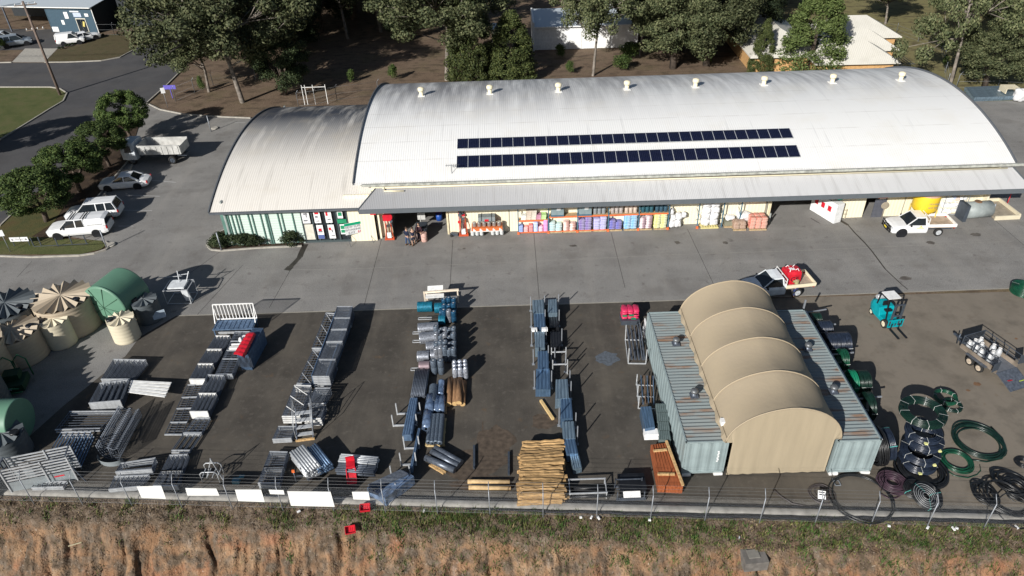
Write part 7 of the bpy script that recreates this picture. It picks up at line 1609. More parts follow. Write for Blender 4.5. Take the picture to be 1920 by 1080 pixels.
for i, px in enumerate((1349, 1382, 1418)):
    x = g(px + 4, 428).x; t_ = empty('pallet_rack', (x, rf_ + .5, 0), 0, ['blue rack frame right of the tall white sack tower', 'blue grey rack frame between bag pallets and the cardboard bale', 'thin braced rack frame left of the second roller door'][i], 'rack frame', 'pallet rack frames'); b = MB()
    if i == 2: 
        b.bar((0, -.1, 0), (0, -.1, 1.0), .1, .1); b.build('bollard', pm, t_); continue
    for y in (-.45, .45): b.bar((0, y, 0), (0, y, 3.7), .09, .07)
    for k in range(5): b.bar((0, -.45 if k % 2 else .45, .3 + k * .7), (0, .45 if k % 2 else -.45, 1.0 + k * .7), .03, .03)
    b.build('uprights', rup, t_)
x1 = g(1358, 428).x + .55
for i in range(2):
    x = x1 + i * 1.25; pallet(['green tinged pallet holding a low white load', 'pallet holding the crumpled white wrap'][i], 0, 0, 1.15, 1.0, loc=Vector((x, rf_ + .4, 0)))
    b = MB(); b.box((0, 0, .35), (1.0, .9, .4)); tag(b.build('sheet_stack', mat('stack_olive', (.2, .2, .15), .8), loc=(x, rf_ + .45, 0)), ['olive stack under the white slab', 'brown stack under the crumpled white wrap'][i], 'stack')
blob('flat white wrapped slab on the olive stack', x1, rf_ + .55, .75, (.45, .4, .18), wsm, 41, name='wrapped_slab'); blob('crumpled white wrap heap on the brown stack', x1 + 1.25, rf_ + .5, .85, (.6, .5, .4), wsm, 42, name='wrap_heap')
bags('brown patterned bag by the roller door', 1384, 428, 2, 1, 4, (.55, .9, .17), bagm('bag_brown', (.28, .17, .12), (.5, .38, .3)), z0=.16)
bags('red and cream bag by the roller door', 1417, 426, 3, 1, 7, (.5, .6, .16), bagm('bag_red', (.6, .14, .1), (.62, .42, .34)), z0=.16, depth=2)
# goods left of the racks: orange banded drum pallets, augers
xq = [g(x, 441).x for x in (886, 942)]; xc = sum(xq) / 2
drums(xc - 0.9, .16, mat('pail_white', (.6, .62, .62), .35), 'f', 'white metal pail, left pallet', nx_=3, ny_=2, nl_=1, r=.18, h=.45, x_step=.4, yo=-.15)
drums(xc + 0.9, .16, mat('pail_white2', (.6, .62, .62), .35), 'g', 'white metal pail, right pallet', nx_=3, ny_=2, nl_=1, r=.18, h=.45, x_step=.4, yo=-.15)
drums(xc, 1.05, mat('pail_silver', (.4, .38, .36), .3, .5), 'h', 'silver pail on the orange shelf', nx_=6, ny_=1, nl_=1, r=.18, h=.42, x_step=.44, yo=-.15)
b = MB(); b.box((0, 0, .85), (2.75, .9, .32)); b.cur = 1; b.box((0, 0, .66), (2.75, .92, .06))
for k in range(5): b.add([(-1.25 + k * .58, -.456, .72), (-.95 + k * .58, -.456, .72), (-1.2 + k * .58, -.456, .98)], [(0, 1, 2)])
tag(b.build('display_shelf', [mat('shelf_orange', (.6, .16, .05), .5), pw], loc=(xc, rf_ + .0, 0)), 'orange banded display shelf between the white and silver pails', 'shelf')
b = MB(); b.box((0, 0, 0), (1.5, .7, .42)); b.cur = 1; b.box((.0, -.36, -.1), (.35, .02, .2)); b.cur = 2; b.box((-.45, -.0, .0), (.05, .74, .46)); b.box((.45, -.0, .0), (.05, .74, .46)); tag(b.build('grey_chest', [mat('chest_grey', (.22, .25, .26), .5), redp, black], loc=(xc, rf_ + .1, 1.75)), 'grey strapped chest on top of the silver pails', 'chest')
def hand_tool_rack(px, py, lb, h, seed, red_top=False):
    r_ = empty('tool_display', g(px, py), 0, lb, 'display'); rr = random.Random(seed); b = MB(); b.bar((-.35, -.3, 0), (-.2, 0, h * .7), .06, .05); b.bar((.35, -.3, 0), (.2, 0, h * .7), .06, .05); b.box((0, -.2, .12), (.85, .5, .06)); b.bar((-.3, -.1, .6), (.3, -.1, .6), .05, .05); b.build('stand', mat('stand_orange', (.6, .1, .04), .5), r_)
    for i in range(7): b = MB(); x = rr.uniform(-.35, .35); b.tube([(x, .1, .2), (x + rr.uniform(-.1, .1), .1, h * rr.uniform(.7, 1.1))], .03, 5); b.box((x, .05, h * rr.uniform(.5, .95)), (.25, .12, .2)); b.build('hanging_tool', [dsteel, redp, galv, rust][i % 4], r_)
    if red_top: b = MB(); b.lathe([(.42, -.05), (.45, 0), (.42, .06)], (0, .0, h), n=16, axis='Y'); b.build('red_reel', redp, r_)
    b = MB(); b.box((0, -.28, .5), (.35, .06, .55)); b.build('white_card', pw, r_)
hand_tool_rack(732, 447, 'red framed tool display with a round red reel left of the shed entrance', 2.2, 4, True)
hand_tool_rack(870, 440, 'orange tool display stand right of the shed entrance', 2.4, 9)
for i, px in enumerate((852, 860)): b = MB(); b.tube([(0, 0, 0), (0, 0, 1.2)], .09, 10); tag(b.build('bollard', mat('bollard_grey', (.25, .27, .26), .5), loc=g(px, 434)), ['grey bollard nearest the right jamb of the shed entrance', 'grey bollard second from the right jamb of the shed entrance'][i], 'bollard', 'bollards at the doors')
b = MB(); b.tube([(0, 0, 0), (.0, 0, 1.3)], .09, 10); tag(b.build('bollard', mat('bollard_grey', (.25, .27, .26), .5), loc=g(1558, 410)), 'grey bollard at the left side of the hose reels', 'bollard', 'bollards at the doors')
b = MB(); b.tube([(0, 0, 0), (.0, 0, 1.1)], .08, 10); tag(b.build('bollard', mat('bollard_grey', (.25, .27, .26), .5), loc=g(1441, 420)), 'grey bollard at the left jamb of the second roller door', 'bollard', 'bollards at the doors')
eng = empty('trolley_jack', g(853, 443), R(-20), 'small wheeled tool trolley by the bollards', 'trolley'); b = MB(); b.box((0, 0, .25), (.7, .3, .2)); b.tube([(.3, 0, .3), (.7, 0, .9)], .02); b.build('body', dsteel, eng)
for s in (-1, 1): b = MB(); b.lathe([(.13, -.03), (.13, .03)], (-.25, s * .2, .13), n=10, axis='Y'); b.build('wheel', rubber, eng)
# drum and trolley next to the people
b = MB(); b.lathe([(.26, 0), (.28, .05), (.28, .8), (.25, .86)], n=16); tag(b.build('drum', mat('pink_drum', (.55, .35, .3), .4, var=.3, sc=5), loc=g(796, 452)), 'pinkish steel drum right of the people', 'drum')
b = MB(); b.lathe([(.24, 0), (.26, .05), (.26, .7), (.22, .76)], n=16); tag(b.build('drum', mat('mauve_drum', (.4, .3, .28), .4), loc=g(784, 448)), 'duller drum behind the pinkish steel drum', 'drum')
b = MB(); b.box((0, 0, .55), (1.0, 1.2, 1.1)); tag(b.build('goods_box', dsteel, loc=g(792, 442)), 'dark boxed goods behind the people in the entrance', 'box')
b = MB(); b.tube([(0, 0, 0), (0, 0, 1.9)], .06, 8); b.box((.1, 0, 1.1), (.7, .06, .7)); tag(b.build('entrance_sign', [mat('post_pale', (.5, .5, .48), .5)], loc=g(790, 425)), 'pale sign post with a square plate inside the entrance', 'sign')
b = MB(); b.lathe([(.3, 0), (.3, .7)], n=14); tag(b.build('drum', mat('blue_drum', (.02, .08, .35), .4), loc=g(824, 412)), 'blue drum inside the entrance on the right', 'drum'); b = MB(); b.box((0, 0, 1.2), (.7, .4, 1.0)); tag(b.build('drink_fridge', redp, loc=g(822, 408)), 'red cabinet behind the blue drum inside the entrance', 'cabinet')
# ================================================================ shop front: banner, hopper, blue tank, bench
bn = empty('banner_stand', g(670, 462), 0, 'long white and green banner on thin legs advertising dog food', 'banner'); PA, PB = g(646, 428, 1.6), g(693, 419, 1.6)
c = Vector((bn.location.x, bn.location.y, 0)); mid = (PA + PB) / 2; mid.z = 1.6; ya_ = math.atan2(PB.y - PA.y, PB.x - PA.x); bn.location = (mid.x, mid.y, 0); bn.rotation_euler.z = ya_; BL = (PB - PA).length
b = MB(); b.box((0, 0, 1.45), (BL, .04, 1.15)); b.build('panel', pw, bn); b = MB(); b.box((0, -.03, 1.9), (BL, .03, .24)); b.build('header', mat('banner_green', (.0, .33, .17), .5), bn)
for k, (tx, m_) in enumerate((('NEW SUPERVITE', gd), ('WORKING DOG', gd))): text(tx, .3, m_, bn, (.0, -.03, 1.62 - k * .29), (R(90), 0, 0))
text('JUST', .3, gd, bn, (-.55, -.03, 1.04), (R(90), 0, 0)); text('$37.95', .3, redp, bn, (.38, -.03, 1.04), (R(90), 0, 0))
b = MB()
for s in (-1, 1): b.bar((s * BL * .45, 0, .9), (s * BL * .45 + .1, -.7, 0), .03, .03); b.bar((s * BL * .45, 0, .9), (s * BL * .45 + .4, .5, 0), .03, .03)
b.build('legs', dsteel, bn)
hp_ = empty('red_hopper', g(586, 446), R(0), 'red steel hopper on legs in front of the shop door', 'hopper'); b = MB()
b.add([(-.55, -.4, 1.35), (.55, -.4, 1.35), (.55, .5, 1.5), (-.55, .5, 1.5), (-.2, -.2, .6), (.2, -.2, .6), (.2, .2, .6), (-.2, .2, .6)], [(0, 4, 5, 1), (1, 5, 6, 2), (2, 6, 7, 3), (3, 7, 4, 0), (4, 7, 6, 5)]); b.build('hopper_shell', redp, hp_)
b = MB(); b.box((0, 0, .5), (.5, .5, .35)); 
for x in (-.25, .25): b.bar((x, -.25, .4), (x * 1.4, -.4, 0), .05, .05); b.bar((x, .25, .4), (x * 1.4, .4, 0), .05, .05)
b.build('stand', redp, hp_); b = MB(); b.box((0, -.33, 1.1), (.22, .03, .3), rx=.35); b.build('label', pw, hp_)
pallet('orange pallet under the blue tank', 642, 447, 1.2, 1.0, m=mat('pallet_orange', (.5, .3, .12), .7))
b = MB(); b.lathe([(.3, .15), (.42, .4), (.45, .8), (.38, 1.05), (.15, 1.15)], n=18); tag(b.build('spray_tank', mat('tank_blue', (.03, .22, .5), .35), loc=g(637, 445)), 'translucent blue spray tank on the orange pallet left of the banner', 'tank')
bnch = empty('garden_bench', g(508, 455), R(14), 'weathered grey garden bench in the garden bed by the shop', 'bench'); gw = mat('weathered_wood', (.22, .19, .18), .85, var=.2, sc=5)
for k in range(4): b = MB(); b.box((0, -.25 + k * .15, .45), (2.0, .12, .03)); b.build('seat_slat', gw, bnch)
b = MB()
for k in range(4): b.box((0, .28, .6 + k * .14), (2.0, .03, .1))
b.build('backrest', gw, bnch)
for s in (-1, 1): b = MB(); b.box((s * 1.0, -.25, .3), (.1, .1, .6)); b.box((s * 1.0, .28, .55), (.1, .1, 1.1)); b.box((s * 1.0, 0, .65), (.1, .65, .06)); b.build('end_frame', gw, bnch)
b = MB(); b.lathe([(.28, -.05), (.34, 0), (.28, .05), (.2, .05), (.2, -.05)], n=18, axis='Y', capb=False, capt=False); tag(b.build('wheel_ornament', mat('wheel_grey', (.15, .2, .24), .5), loc=g(535, 440, .5)), 'old grey wheel leaning on the mint wall behind the bench', 'wheel')
# garden bed
sheet('garden_bed', [(389, 462), (392, 452), (405, 440), (425, 430), (572, 440), (568, 462), (480, 466), (415, 470), (398, 468)], .03, mulch)
kerb([(425, 430), (405, 440), (392, 452), (388, 461), (396, 469), (415, 471), (480, 466), (566, 462)], .15, .12)
b = MB(); b.tube([(0, 0, 0), (0, 0, 1.9)], .06, 8); tag(b.build('sign_pole', pm, loc=g(416, 471)), 'bare galvanised pole at the corner of the garden bed kerb', 'pole')
# ================================================================ right part of the warehouse front
def reel(px, z, m, lb):
    x = gy(px, 395, WY).x; t_ = empty('hose_reel', (x, yw(x) - .25, z), 0, lb, 'hose reel', 'hose reels on the warehouse wall'); b = MB(); b.lathe([(.38, -.1), (.38, -.08), (.3, -.08), (.3, .08), (.38, .08), (.38, .1)], n=20, axis='Y'); b.box((-.3, 0, .2), (.3, .16, .2)); b.build('drum', m, t_); b = MB(); b.lathe([(.2, -.13), (.2, -.1)], n=14, axis='Y'); b.build('hub', mat('hub_' + m.name, tuple(q * .5 for q in (.1, .4, .3)), .5) if m is not redp else pinkm, t_)
reel(1571, 2.4, mat('reel_teal', (.02, .33, .24), .45), 'green hose reel on the wall right of the second roller door'); reel(1594, 2.5, redp, 'red fire hose reel next to the green one')
b = MB(); b.box((0, 0, .5), (1.0, .06, .05)); b.box((.0, .0, .9), (.9, .06, .05)); b.box((.4, 0, .5), (.06, .06, 1.0)); tag(b.build('wall_bracket', mat('bracket_cream', (.45, .4, .3), .6), loc=(gy(1580, 405, WY).x, yw(0) + .3, 0)), 'low pipe bracket below the hose reels', 'bracket')
fz = empty('ice_freezer', g(1546, 405), R(-68), 'white ice freezer with red print standing in the second roller door', 'freezer'); b = MB(); b.box((0, 0, 1.0), (3.0, .8, 1.9)); b.build('cabinet', pw, fz)
b = MB()
for k in range(3): b.box((-.9 + k * .8, -.41, 1.2), (.4, .02, .5)); b.box((-.9 + k * .8, .41, 1.2), (.4, .02, .5))
b.build('print', redp, fz)
yt = empty('yellow_silo', (gy(1712, 405, WY).x + .1, 55.6, 0), 0, 'big yellow poly silo tank on a stand against the wall', 'silo'); b = MB(); b.lathe([(.35, .95), (.55, 1.1), (1.0, 1.6), (1.05, 1.7), (1.05, 3.6), (.9, 3.8)], n=28); b.build('vessel', mat('silo_yellow', (.72, .5, .03), .5, var=.05), yt); b = MB(); b.lathe([(1.06, 3.05), (1.07, 3.2), (1.07, 3.62), (.95, 3.85)], n=28, capb=False); b.build('dusty_top', mat('silo_dust', (.5, .32, .25), .7), yt)
b = MB()
for x in (-.8, .8):
    for y in (-.7, .7): b.bar((x, y, 0), (x, y, 1.7), .08, .08)
b.build('stand', mat('stand_yellow', (.65, .5, .15), .6), yt); text('MOLASSES', .2, gd, yt, (.15, -1.09, 2.5), (R(90), 0, 0)); text('BULK TANK', .17, gd, yt, (.15, -1.09, 2.15), (R(90), 0, 0))
# cage of empty containers and the grey tank
cgb = empty('drum_muster_cage', g(1778, 398), 0, 'wire cage heaped with empty white plastic drums behind the tray ute', 'cage'); b = MB(); hw_ = 1.05
for x in (-hw_, hw_):
    for y in (-.6, .6): b.bar((x, y, 0), (x, y, 2.1), .05, .05)
for z in (.1, .7, 1.3, 2.1):
    for s in (-1, 1): b.bar((-hw_, s * .6, z), (hw_, s * .6, z), .03, .03); b.bar((s * hw_, -.6, z), (s * hw_, .6, z), .03, .03)
b.build('frame', galvl, cgb); rr = random.Random(44); cd0 = cgb.location
for i in range(36):
    b = MB(); sz_2 = rr.uniform(.26, .4); b.box((0, 0, 0), (sz_2, sz_2 * .8, sz_2 * 1.1), rz=rr.uniform(0, 3), rx=rr.uniform(-.6, .6), ry=rr.uniform(-.6, .6))
    q = i % 12; lay = i // 12; tag(b.build('empty_container', [whitem, pw, mat('drum_blueish', (.4, .45, .6), .5), mat('drum_dusky', (.5, .4, .35), .6)][i % 4 if rr.random() < .5 else 0], loc=cd0 + Vector((-.85 + (q % 6) * .34 + rr.uniform(-.05, .05), -.35 + (q // 6) * .6, .4 + lay * .6 + rr.uniform(-.1, .15)))), 'empty plastic chemical container heaped in the wire cage', 'container', 'empty containers in the wire cage')
gt = empty('transfer_tank', g(1826, 410), R(4), 'grey horizontal fuel tank with a black frame and rusty patch beside the cage', 'tank'); b = MB(); b.lathe([(.5, -1.2), (.75, -1.1), (.75, 1.1), (.5, 1.2)], (0, 0, .95), n=24, axis='X'); b.build('vessel', mat('tank_grey', (.25, .28, .28), .5, var=.15, sc=2), gt); b = MB(); b.box((-1.35, 0, .9), (.3, 1.2, 1.6)); b.build('pump_frame', dsteel, gt); b = MB(); b.lathe([(.32, 0), (.3, .05), (.2, .05)], (-.1, .1, 1.68), n=14); b.build('rusty_lid', rust, gt)
by_ = empty('concrete_bay', g(1868, 396), R(2), 'low concrete bay with a rim full of sand at the end of the warehouse', 'bay'); b = MB(); b.box((0, 0, .1), (2.2, 3.0, .2)); b.build('floor', mat('sand_bay', (.3, .26, .2), .9, var=.2, sc=3), by_)
for q, d in (((1.1, 0, .25), (.12, 3.1, .5)), ((0, 1.55, .25), (2.2, .12, .5)), ((0, -1.55, .2), (2.3, .12, .4))): b = MB(); b.box(q, d); b.build('rim', creamt, by_)
b = MB(); b.tube([(0, 0, 0), (0, 0, 1.4)], .06, 8); tag(b.build('bollard', pm, loc=g(1857, 408)), 'pale pole leaning beside the concrete bay', 'pole'); b = MB(); b.box((0, 0, .25), (.4, .3, .5)); b.cur = 1; b.box((.4, 0, .2), (.4, .3, .4)); tag(b.build('buckets', [mat('bucket_purple', (.2, .1, .35), .5), whitem], loc=g(1843, 400)), 'purple and white buckets between the grey tank and the bay', 'buckets')
b = MB(); b.tube([(0, 0, 0), (0, 0, 1.6)], .04, 6); b.box((0, -.05, 1.7), (.6, .03, .4)); tag(b.build('red_sign', [redp], loc=g(1886, 388)), 'red sign on a post past the right end of the warehouse', 'sign')
b = MB(); b.tube([(0, 0, 0), (0, 0, 1.2)], .03, 6); b.lathe([(.33, -.03), (.35, 0), (.33, .03)], (0, 0, 1.35), n=16, axis='Y'); tag(b.build('round_sign', mat('sign_back', (.3, .26, .2), .6), loc=g(1652, 410)), 'round sign on a thin post left of the parked tray ute', 'sign')
# stock behind the warehouse on the right
for i in range(4):
    b = MB(); b.box((0, 0, .4), (6.5, .9, .35)); b.box((0, .1, .15), (6.3, .8, .3)); tag(b.build('purlin_bundle', pur2, loc=g(1858 + i * 4, 172 + i * 5, 0)), 'long grey green steel bundle behind the warehouse, ' + ORD[i] + ' from the far side', 'steel bundle', 'steel bundles behind the warehouse')
pc = empty('pallet_stack', g(1888, 182), R(-5), 'cream slatted crate on the steel bundles at the right edge', 'crate'); b = MB()
for k in range(5): b.box((0, -.7 + k * .35, 1.3), (1.7, .15, .05))
for s in (-1, 1): b.box((s * .8, 0, 1.0), (.1, 1.6, .6))
b.build('slats', creamt, pc)
blob('white bulk bag standing at the right edge behind the warehouse', g(1908, 190).x, g(1908, 190).y, .75, (.65, .65, .75), wsm, 61, name='bulk_bag', cat='bag'); blob('crumpled white wrap beside the cream crate', g(1874, 178).x, g(1874, 178).y, .4, (.5, .4, .25), wsm, 62, name='wrap_heap')
# ================================================================ street furniture and far buildings
pole = empty('power_pole', g(113, 178), 0, 'tall timber power pole with crossarms and insulators on the grass corner', 'power pole'); PH = 12.3; b = MB(); b.tube([(0, 0, -.3), (-.1, 0, PH)], [.2, .13], 10); b.build('shaft', mat('pole_timber', (.16, .12, .1), .9, var=.2, sc=3), pole)
for z, L2 in ((PH - .5, 2.6), (PH - 3.6, 2.2)):
    a = R(20); d = Vector((math.cos(a), math.sin(a), 0)); b = MB(); b.bar(d * -L2 / 2 + Vector((0, .15, z)), d * L2 / 2 + Vector((0, .15, z)), .1, .12); b.build('crossarm', mat('arm_timber', (.2, .16, .13), .9), pole)
    for k in range(4): b = MB(); b.lathe([(.05, 0), (.08, .08), (.05, .16), (.07, .22)], d * (-L2 / 2 + .15 + k * (L2 - .3) / 3) + Vector((0, .15, z + .06)), n=8); b.build('insulator', pw, pole)
for k in range(4):
    b = MB(); a = R(20); d = Vector((math.cos(a), math.sin(a), 0)); s_ = pole.location + d * (-1.15 + k * .75) + Vector((0, .15, PH - .2)); e_ = s_ + Vector((-75, 10, 1)); P = [s_.lerp(e_, t / 16) + Vector((0, 0, -3.2 * 4 * (t / 16) * (1 - t / 16))) for t in range(17)]; b.tube(P, .015, 4); tag(b.build('power_line', dsteel), 'power line running left from the pole top, ' + ORD[k] + ' from the left', 'power line', 'power lines')
sg = empty('road_sign', g(315, 202), R(20), 'small white road sign on a thin post at the driveway corner', 'sign'); b = MB(); b.tube([(0, 0, 0), (0, 0, 2.6)], .03, 6); b.build('post', pm, sg); b = MB(); b.box((0, -.04, 2.3), (.5, .02, .7)); b.build('plate', pw, sg)
sg = empty('parking_sign', g(20, 473), R(10), 'white backed sign on a grey pole at the left end of the grass island', 'sign'); b = MB(); b.tube([(0, 0, 0), (0, 0, 2.2)], .03, 6); b.build('post', pm, sg); b = MB(); b.box((0, -.04, 2.0), (.4, .02, .6)); b.build('plate', pw, sg)
for px, py, h, lb in [(201, 466, 1.9, 'galvanised pole at the tip of the grass island'), (396, 247, 2.0, 'galvanised pole in the middle of the car park entry')]: b = MB(); b.tube([(0, 0, 0), (0, 0, h)], .055, 8); tag(b.build('steel_pole', pm, loc=g(px, py)), lb, 'pole'); b = MB(); b.lathe([(.42, 0), (.45, .1), (.35, .14)], n=14); tag(b.build('concrete_footing', concl, loc=g(px + 7, py - 6)), 'round concrete footing beside the ' + lb, 'footing')
isg = empty('island_sign', g(42, 462), 0, 'long white low sign with small print on the grass island', 'sign'); b = MB(); b.box((0, 0, .75), (1.65, .05, .42)); b.build('board', pw, isg); text('Norco', .26, gd, isg, (.0, -.03, .77), (R(90), 0, 0)); b = MB(); b.lathe([(.1, -.035), (.1, -.03)], (-.6, 0, .73), n=10, axis='Y'); b.lathe([(.1, -.035), (.1, -.03)], (.62, 0, .75), n=10, axis='Y'); b.build('emblem', gd, isg)
for s in (-1, 1): b = MB(); b.bar((s * .7, .05, 0), (s * .7, .05, .9), .05, .05); b.build('leg', dsteel, isg)
for i, (px, py) in enumerate([(64, 462), (78, 461), (110, 463), (136, 458), (163, 457)]): b = MB(); b.bar((0, 0, 0), (0, 0, .95), .07, .07); tag(b.build('bollard', dsteel, loc=g(px, py)), 'short black post on the grass island, ' + ORD[i] + ' from the left', 'post', 'black posts along the grass island')
b = MB(); b.bar((-.0, 0, 0), g(163, 457) - g(64, 462), .04, .04); tag(b.build('chain_rail', dsteel, loc=g(64, 462, .85)), 'thin black rail joining the posts on the grass island', 'rail')
for i, (a, c2) in enumerate([((245, 275), (320, 262))] * 0): pass
for i, (a, c2) in enumerate([((283, 338), (330, 342)), ((236, 366), (300, 368)), ((228, 394), (285, 395)), ((222, 424), (250, 424)), ((330, 227), (350, 227)), ((440, 230), (460, 230))]): crack([a, c2], .1, .009, mat('line_white', (.4, .4, .39), .8), 'parking_line')
# wheel stops
for i, (px, py) in enumerate([(200, 358), (247, 312), (120, 440)]): b = MB(); b.box((0, 0, .06), (.15, 1.7, .12)); tag(b.build('wheel_stop', concl, loc=g(px, py), rz=.2), 'concrete wheel stop, ' + ['by the sedan', 'by the tipper truck', 'by the dual cab ute'][i], 'wheel stop', 'wheel stops in the car park')
# blue workshop top left
bl = mat('workshop_blue', (.045, .085, .12), .5, var=.08); A, B_ = g(100, 60), g(186, 62); wk_h = 4.3; dx = (B_ - A).normalized(); dy = Vector((-dx.y, dx.x, 0)); wk = empty('workshop', A, math.atan2(dx.y, dx.x), 'blue workshop with a pale tin roof and notices beside its door', 'workshop'); WL = (B_ - A).length
DP = 26
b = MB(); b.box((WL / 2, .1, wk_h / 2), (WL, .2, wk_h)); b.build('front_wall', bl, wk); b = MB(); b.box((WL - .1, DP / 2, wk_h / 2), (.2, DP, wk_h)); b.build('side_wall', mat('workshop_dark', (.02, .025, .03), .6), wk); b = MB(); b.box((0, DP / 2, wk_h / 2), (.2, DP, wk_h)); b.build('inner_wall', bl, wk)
rm_ = corr('tin_roof', (.45, .5, .54), .2)
b = MB(); b.add([(-16, -.6, wk_h + .05), (WL + .3, -.6, wk_h + .05), (WL + .3, DP, wk_h + 2.6), (-16, DP, wk_h + 2.6), (-16, -.6, wk_h - .05), (WL + .3, -.6, wk_h - .05), (WL + .3, DP, wk_h + 2.5), (-16, DP, wk_h + 2.5)], [(0, 1, 2, 3), (7, 6, 5, 4), (0, 4, 5, 1), (1, 5, 6, 2), (3, 2, 6, 7), (0, 3, 7, 4)]); b.build('roof', rm_, wk)
b = MB(); b.box((WL / 2 - 8, -.62, wk_h), (WL + 16.4, .08, .14)); b.box((WL + .02, -.02, wk_h / 2), (.12, .12, wk_h)); b.build('trim', whitep, wk)
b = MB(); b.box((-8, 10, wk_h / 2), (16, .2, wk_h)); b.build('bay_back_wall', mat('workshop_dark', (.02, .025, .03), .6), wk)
for x in (-15.8, -8): b = MB(); b.box((x, -.3, wk_h / 2), (.2, .2, wk_h)); b.build('bay_post', galv, wk)
def wn(u, z, w_, h_, m, nm='notice'): b = MB(); b.box((WL * u, -.04, z), (w_, .04, h_)); return b.build(nm, m, wk)
wn(.42, 2.9, .75, 1.1, pw); wn(.3, 1.7, .55, .75, pw); wn(.08, .5, 1.2, .8, pw); wn(.62, 3.55, 1.7, .2, pw, 'sign'); wn(.66, 3.0, 1.5, .7, mat('sign_pale_blue', (.45, .52, .65), .5), 'sign'); wn(.86, 3.0, .7, .5, pw, 'sign')
b = MB(); b.box((WL * .7, -.05, 1.3), (1.9, .06, 2.3)); b.build('door_frame', pt, wk); b = MB(); b.box((WL * .7 - .42, -.09, 1.25), (.8, .03, 2.1)); b.box((WL * .7 + .42, -.09, 1.25), (.8, .03, 2.1)); b.build('door_glass', glass, wk); b = MB(); b.box((WL * .7 + .4, -.12, 1.5), (.35, .02, .9), ry=.3); b.build('door_poster', mat('door_poster', (.6, .5, .15), .5), wk)
# dark shed with white panels right of it
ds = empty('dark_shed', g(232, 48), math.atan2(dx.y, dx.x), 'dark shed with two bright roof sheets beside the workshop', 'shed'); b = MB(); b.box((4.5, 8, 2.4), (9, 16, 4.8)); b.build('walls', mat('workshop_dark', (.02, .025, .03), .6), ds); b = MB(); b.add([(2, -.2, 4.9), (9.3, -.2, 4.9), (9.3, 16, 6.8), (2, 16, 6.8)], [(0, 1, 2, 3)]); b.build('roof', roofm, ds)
# long white shed and cream shed behind
cw = mat('shed_white', (.75, .76, .76), .5)
ws = empty('white_shed', g(1002, 94), 0, 'long white shed with a parapet end half hidden behind gum trees', 'shed'); e2 = g(1195, 88); WL2 = (e2 - ws.location).length; ws.rotation_euler.z = math.atan2(e2.y - ws.location.y, e2.x - ws.location.x); b = MB(); b.box((WL2 / 2, 4, 1.7), (WL2, 8, 3.4)); b.build('walls', cw, ws); b = MB(); b.add([(-.2, -.4, 3.42), (WL2 + .2, -.4, 3.42), (WL2 + .2, 8.2, 4.1), (-.2, 8.2, 4.1)], [(0, 1, 2, 3)]); b.build('roof', rm_, ws)
b = MB(); b.box((-.1, 4, 2.0), (.25, 9, 4.4)); b.box((WL2 / 2, -.42, 3.45), (WL2, .1, .16)); b.build('parapet', cw, ws)
for k in range(4): b = MB(); b.box((6.2 + k * 2.2, -.03, 1.3), (1.9, .06, 2.5)); b.build('roller_door', mat('door_white', (.78, .78, .76), .6, var=.03), ws)
cs_ = empty('cream_shed', g(941, 82), R(2), 'little cream shed with a grey skillion roof', 'shed'); b = MB(); b.box((0, 1.2, 1.15), (3.1, 2.4, 2.3)); b.build('walls', cream, cs_); b = MB(); b.box((0, 1.2, 2.4), (3.3, 2.7, .08), rx=.08); b.build('roof', rm_, cs_); b = MB(); b.box((.1, -.02, 1.05), (2.2, .05, 1.9)); b.build('door', mat('door_cream', (.8, .75, .55), .6), cs_)
# pale roofed house with hipped roofs
def hip(parent, x, y, w_, d_, h, rh, m, wallm_):
    b = MB(); b.box((x, y, h / 2), (w_ - 1.2, d_ - 1.2, h)); b.build('wall', wallm_, parent); k = min(w_, d_) / 2; b = MB(); lx = max(0, w_ / 2 - k); ly = max(0, d_ / 2 - k)
    b.add([(x - w_ / 2, y - d_ / 2, h), (x + w_ / 2, y - d_ / 2, h), (x + w_ / 2, y + d_ / 2, h), (x - w_ / 2, y + d_ / 2, h), (x - lx, y - ly, h + rh), (x + lx, y + ly, h + rh), (x - w_ / 2, y - d_ / 2, h - .15), (x + w_ / 2, y - d_ / 2, h - .15), (x + w_ / 2, y + d_ / 2, h - .15), (x - w_ / 2, y + d_ / 2, h - .15)],
          ([(0, 1, 5, 4), (1, 2, 5), (2, 3, 4, 5), (3, 0, 4)] if w_ >= d_ else [(0, 1, 4), (1, 2, 5, 4), (2, 3, 5), (3, 0, 4, 5)]) + [(0, 6, 7, 1), (1, 7, 8, 2), (2, 8, 9, 3), (3, 9, 6, 0)]); b.build('roof', m, parent)
hr = corr('house_roof', (.62, .6, .54), .25, streak=lambda N, L, ge, o: mixn(N, L, mul(N, L, blot(N, L, ge, .4, .45, .7, 3), .35), o, (.42, .4, .33)))
hs_ = empty('pale_roof_house', g(1600, 146), R(-2), 'sprawling house with overlapping pale hipped roofs and orange brick walls', 'house'); bk = mat('house_brick', (.5, .3, .13), .8, var=.2, sc=6)
hip(hs_, -.5, 2, 11, 7, 2.4, 1.9, hr, bk); hip(hs_, 2.2, 7.5, 10, 7, 2.4, 2.0, hr, bk); hip(hs_, 4.5, 14, 11, 8, 2.4, 2.1, hr, bk); hip(hs_, -8.5, 11, 10, 18, 2.4, 2.4, hr, bk)
b = MB()
for k in range(8): b.bar((6 + k * .4, 2.5, .9), (6 + k * .4, 6, .9), .05, .05)
b.bar((6, 2.5, .9), (9, 2.5, .9), .06, .06); b.build('pergola', dsteel, hs_)
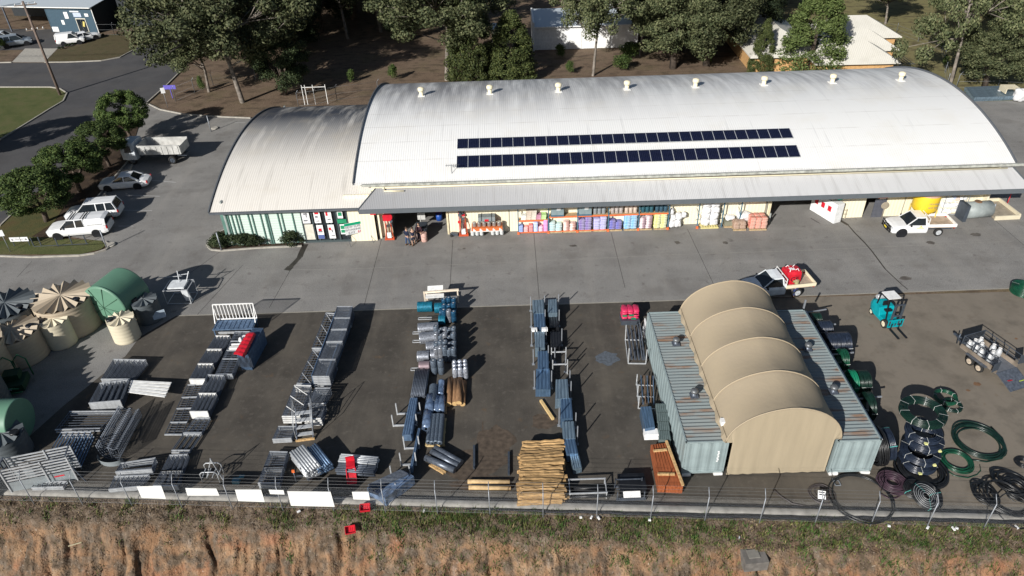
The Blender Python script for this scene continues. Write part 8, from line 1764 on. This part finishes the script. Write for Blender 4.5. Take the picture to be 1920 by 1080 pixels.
# far roofs glimpsed between the trees
for px, py, lb in [(1170, 5, 'pale green roofed cottage glimpsed between trees at the top'), (60, -12, 'low industrial roof at the top left corner')]:
    h2 = empty('cottage', g(px, py), 0, lb, 'house'); hip(h2, 0, 0, 12, 8, 2.6, 1.8, mat('green_roof', (.3, .42, .38), .5) if px > 500 else rm_, cw)
# back fences
def wire_fence(pts, lb, h=1.8, st=3.2, name='wire_fence', kink=True):
    P = [g(*p) for p in pts]; o_ = P[0].copy(); f_ = empty(name, o_, 0, lb, 'fence'); me = None
    for a, c2 in zip(P, P[1:]):
        n = max(1, int((c2 - a).length / st))
        for i in range(n + 1):
            q = a.lerp(c2, i / n) - o_
            if me is None: b = MB(); b.tube([(0, 0, -.2), (0, 0, h), (.25 if kink else 0, 0, h + .35)], .04, 5); pq = b.build('post', pm, f_, q); me = pq
            else: p2 = me.copy(); COL.objects.link(p2); p2.location = q; p2.parent = f_
    b = MB()
    for z in (.1, h / 2, h): b.tube([p - o_ + Vector((0, 0, z)) for p in P], .012, 4)
    b.build('wires', mat('wire_grey', (.25, .26, .27), .6, .3), f_); return f_
wire_fence([(330, 190), (400, 160), (480, 150)], 'short wire fence behind the road sign'); wire_fence([(560, 200), (592, 196), (632, 188), (710, 178)], 'wire fence behind the gap between the shed roofs'); wire_fence([(1792, 166), (1870, 165), (1930, 170)], 'cranked post fence behind the warehouse on the right')
wire_fence([(1560, 40), (1680, 62), (1765, 95), (1775, 160)], 'thin paddock fence beyond the pale roofed house', 1.2, 4.5, kink=False); wire_fence([(186, 66), (215, 66), (245, 68), (275, 50), (330, 30)], 'chain wire fence between the workshop and the road verge', 1.8, 5)
b = MB(); b.box((0, 0, 1.5), (1.6, .05, .55)); b.box((0, .0, .7), (.08, .08, 1.4)); tag(b.build('real_estate_sign', mat('sign_violet', (.12, .1, .45), .5), loc=g(324, 184)), 'violet banner sign tied to the fence near the driveway', 'sign')
sf_ = empty('roof_platform', g(592, 196), 0, 'white ladder guard rail rising behind the smaller curved roof', 'guard rail'); b = MB()
for x in (-1.4, -1.0, 0, 1.6): b.bar((x, 0, 0), (x, 0, 2.6), .06, .06)
b.bar((-1.4, 0, 2.3), (1.6, 0, 2.3), .06, .06); b.build('rails', whitep, sf_)
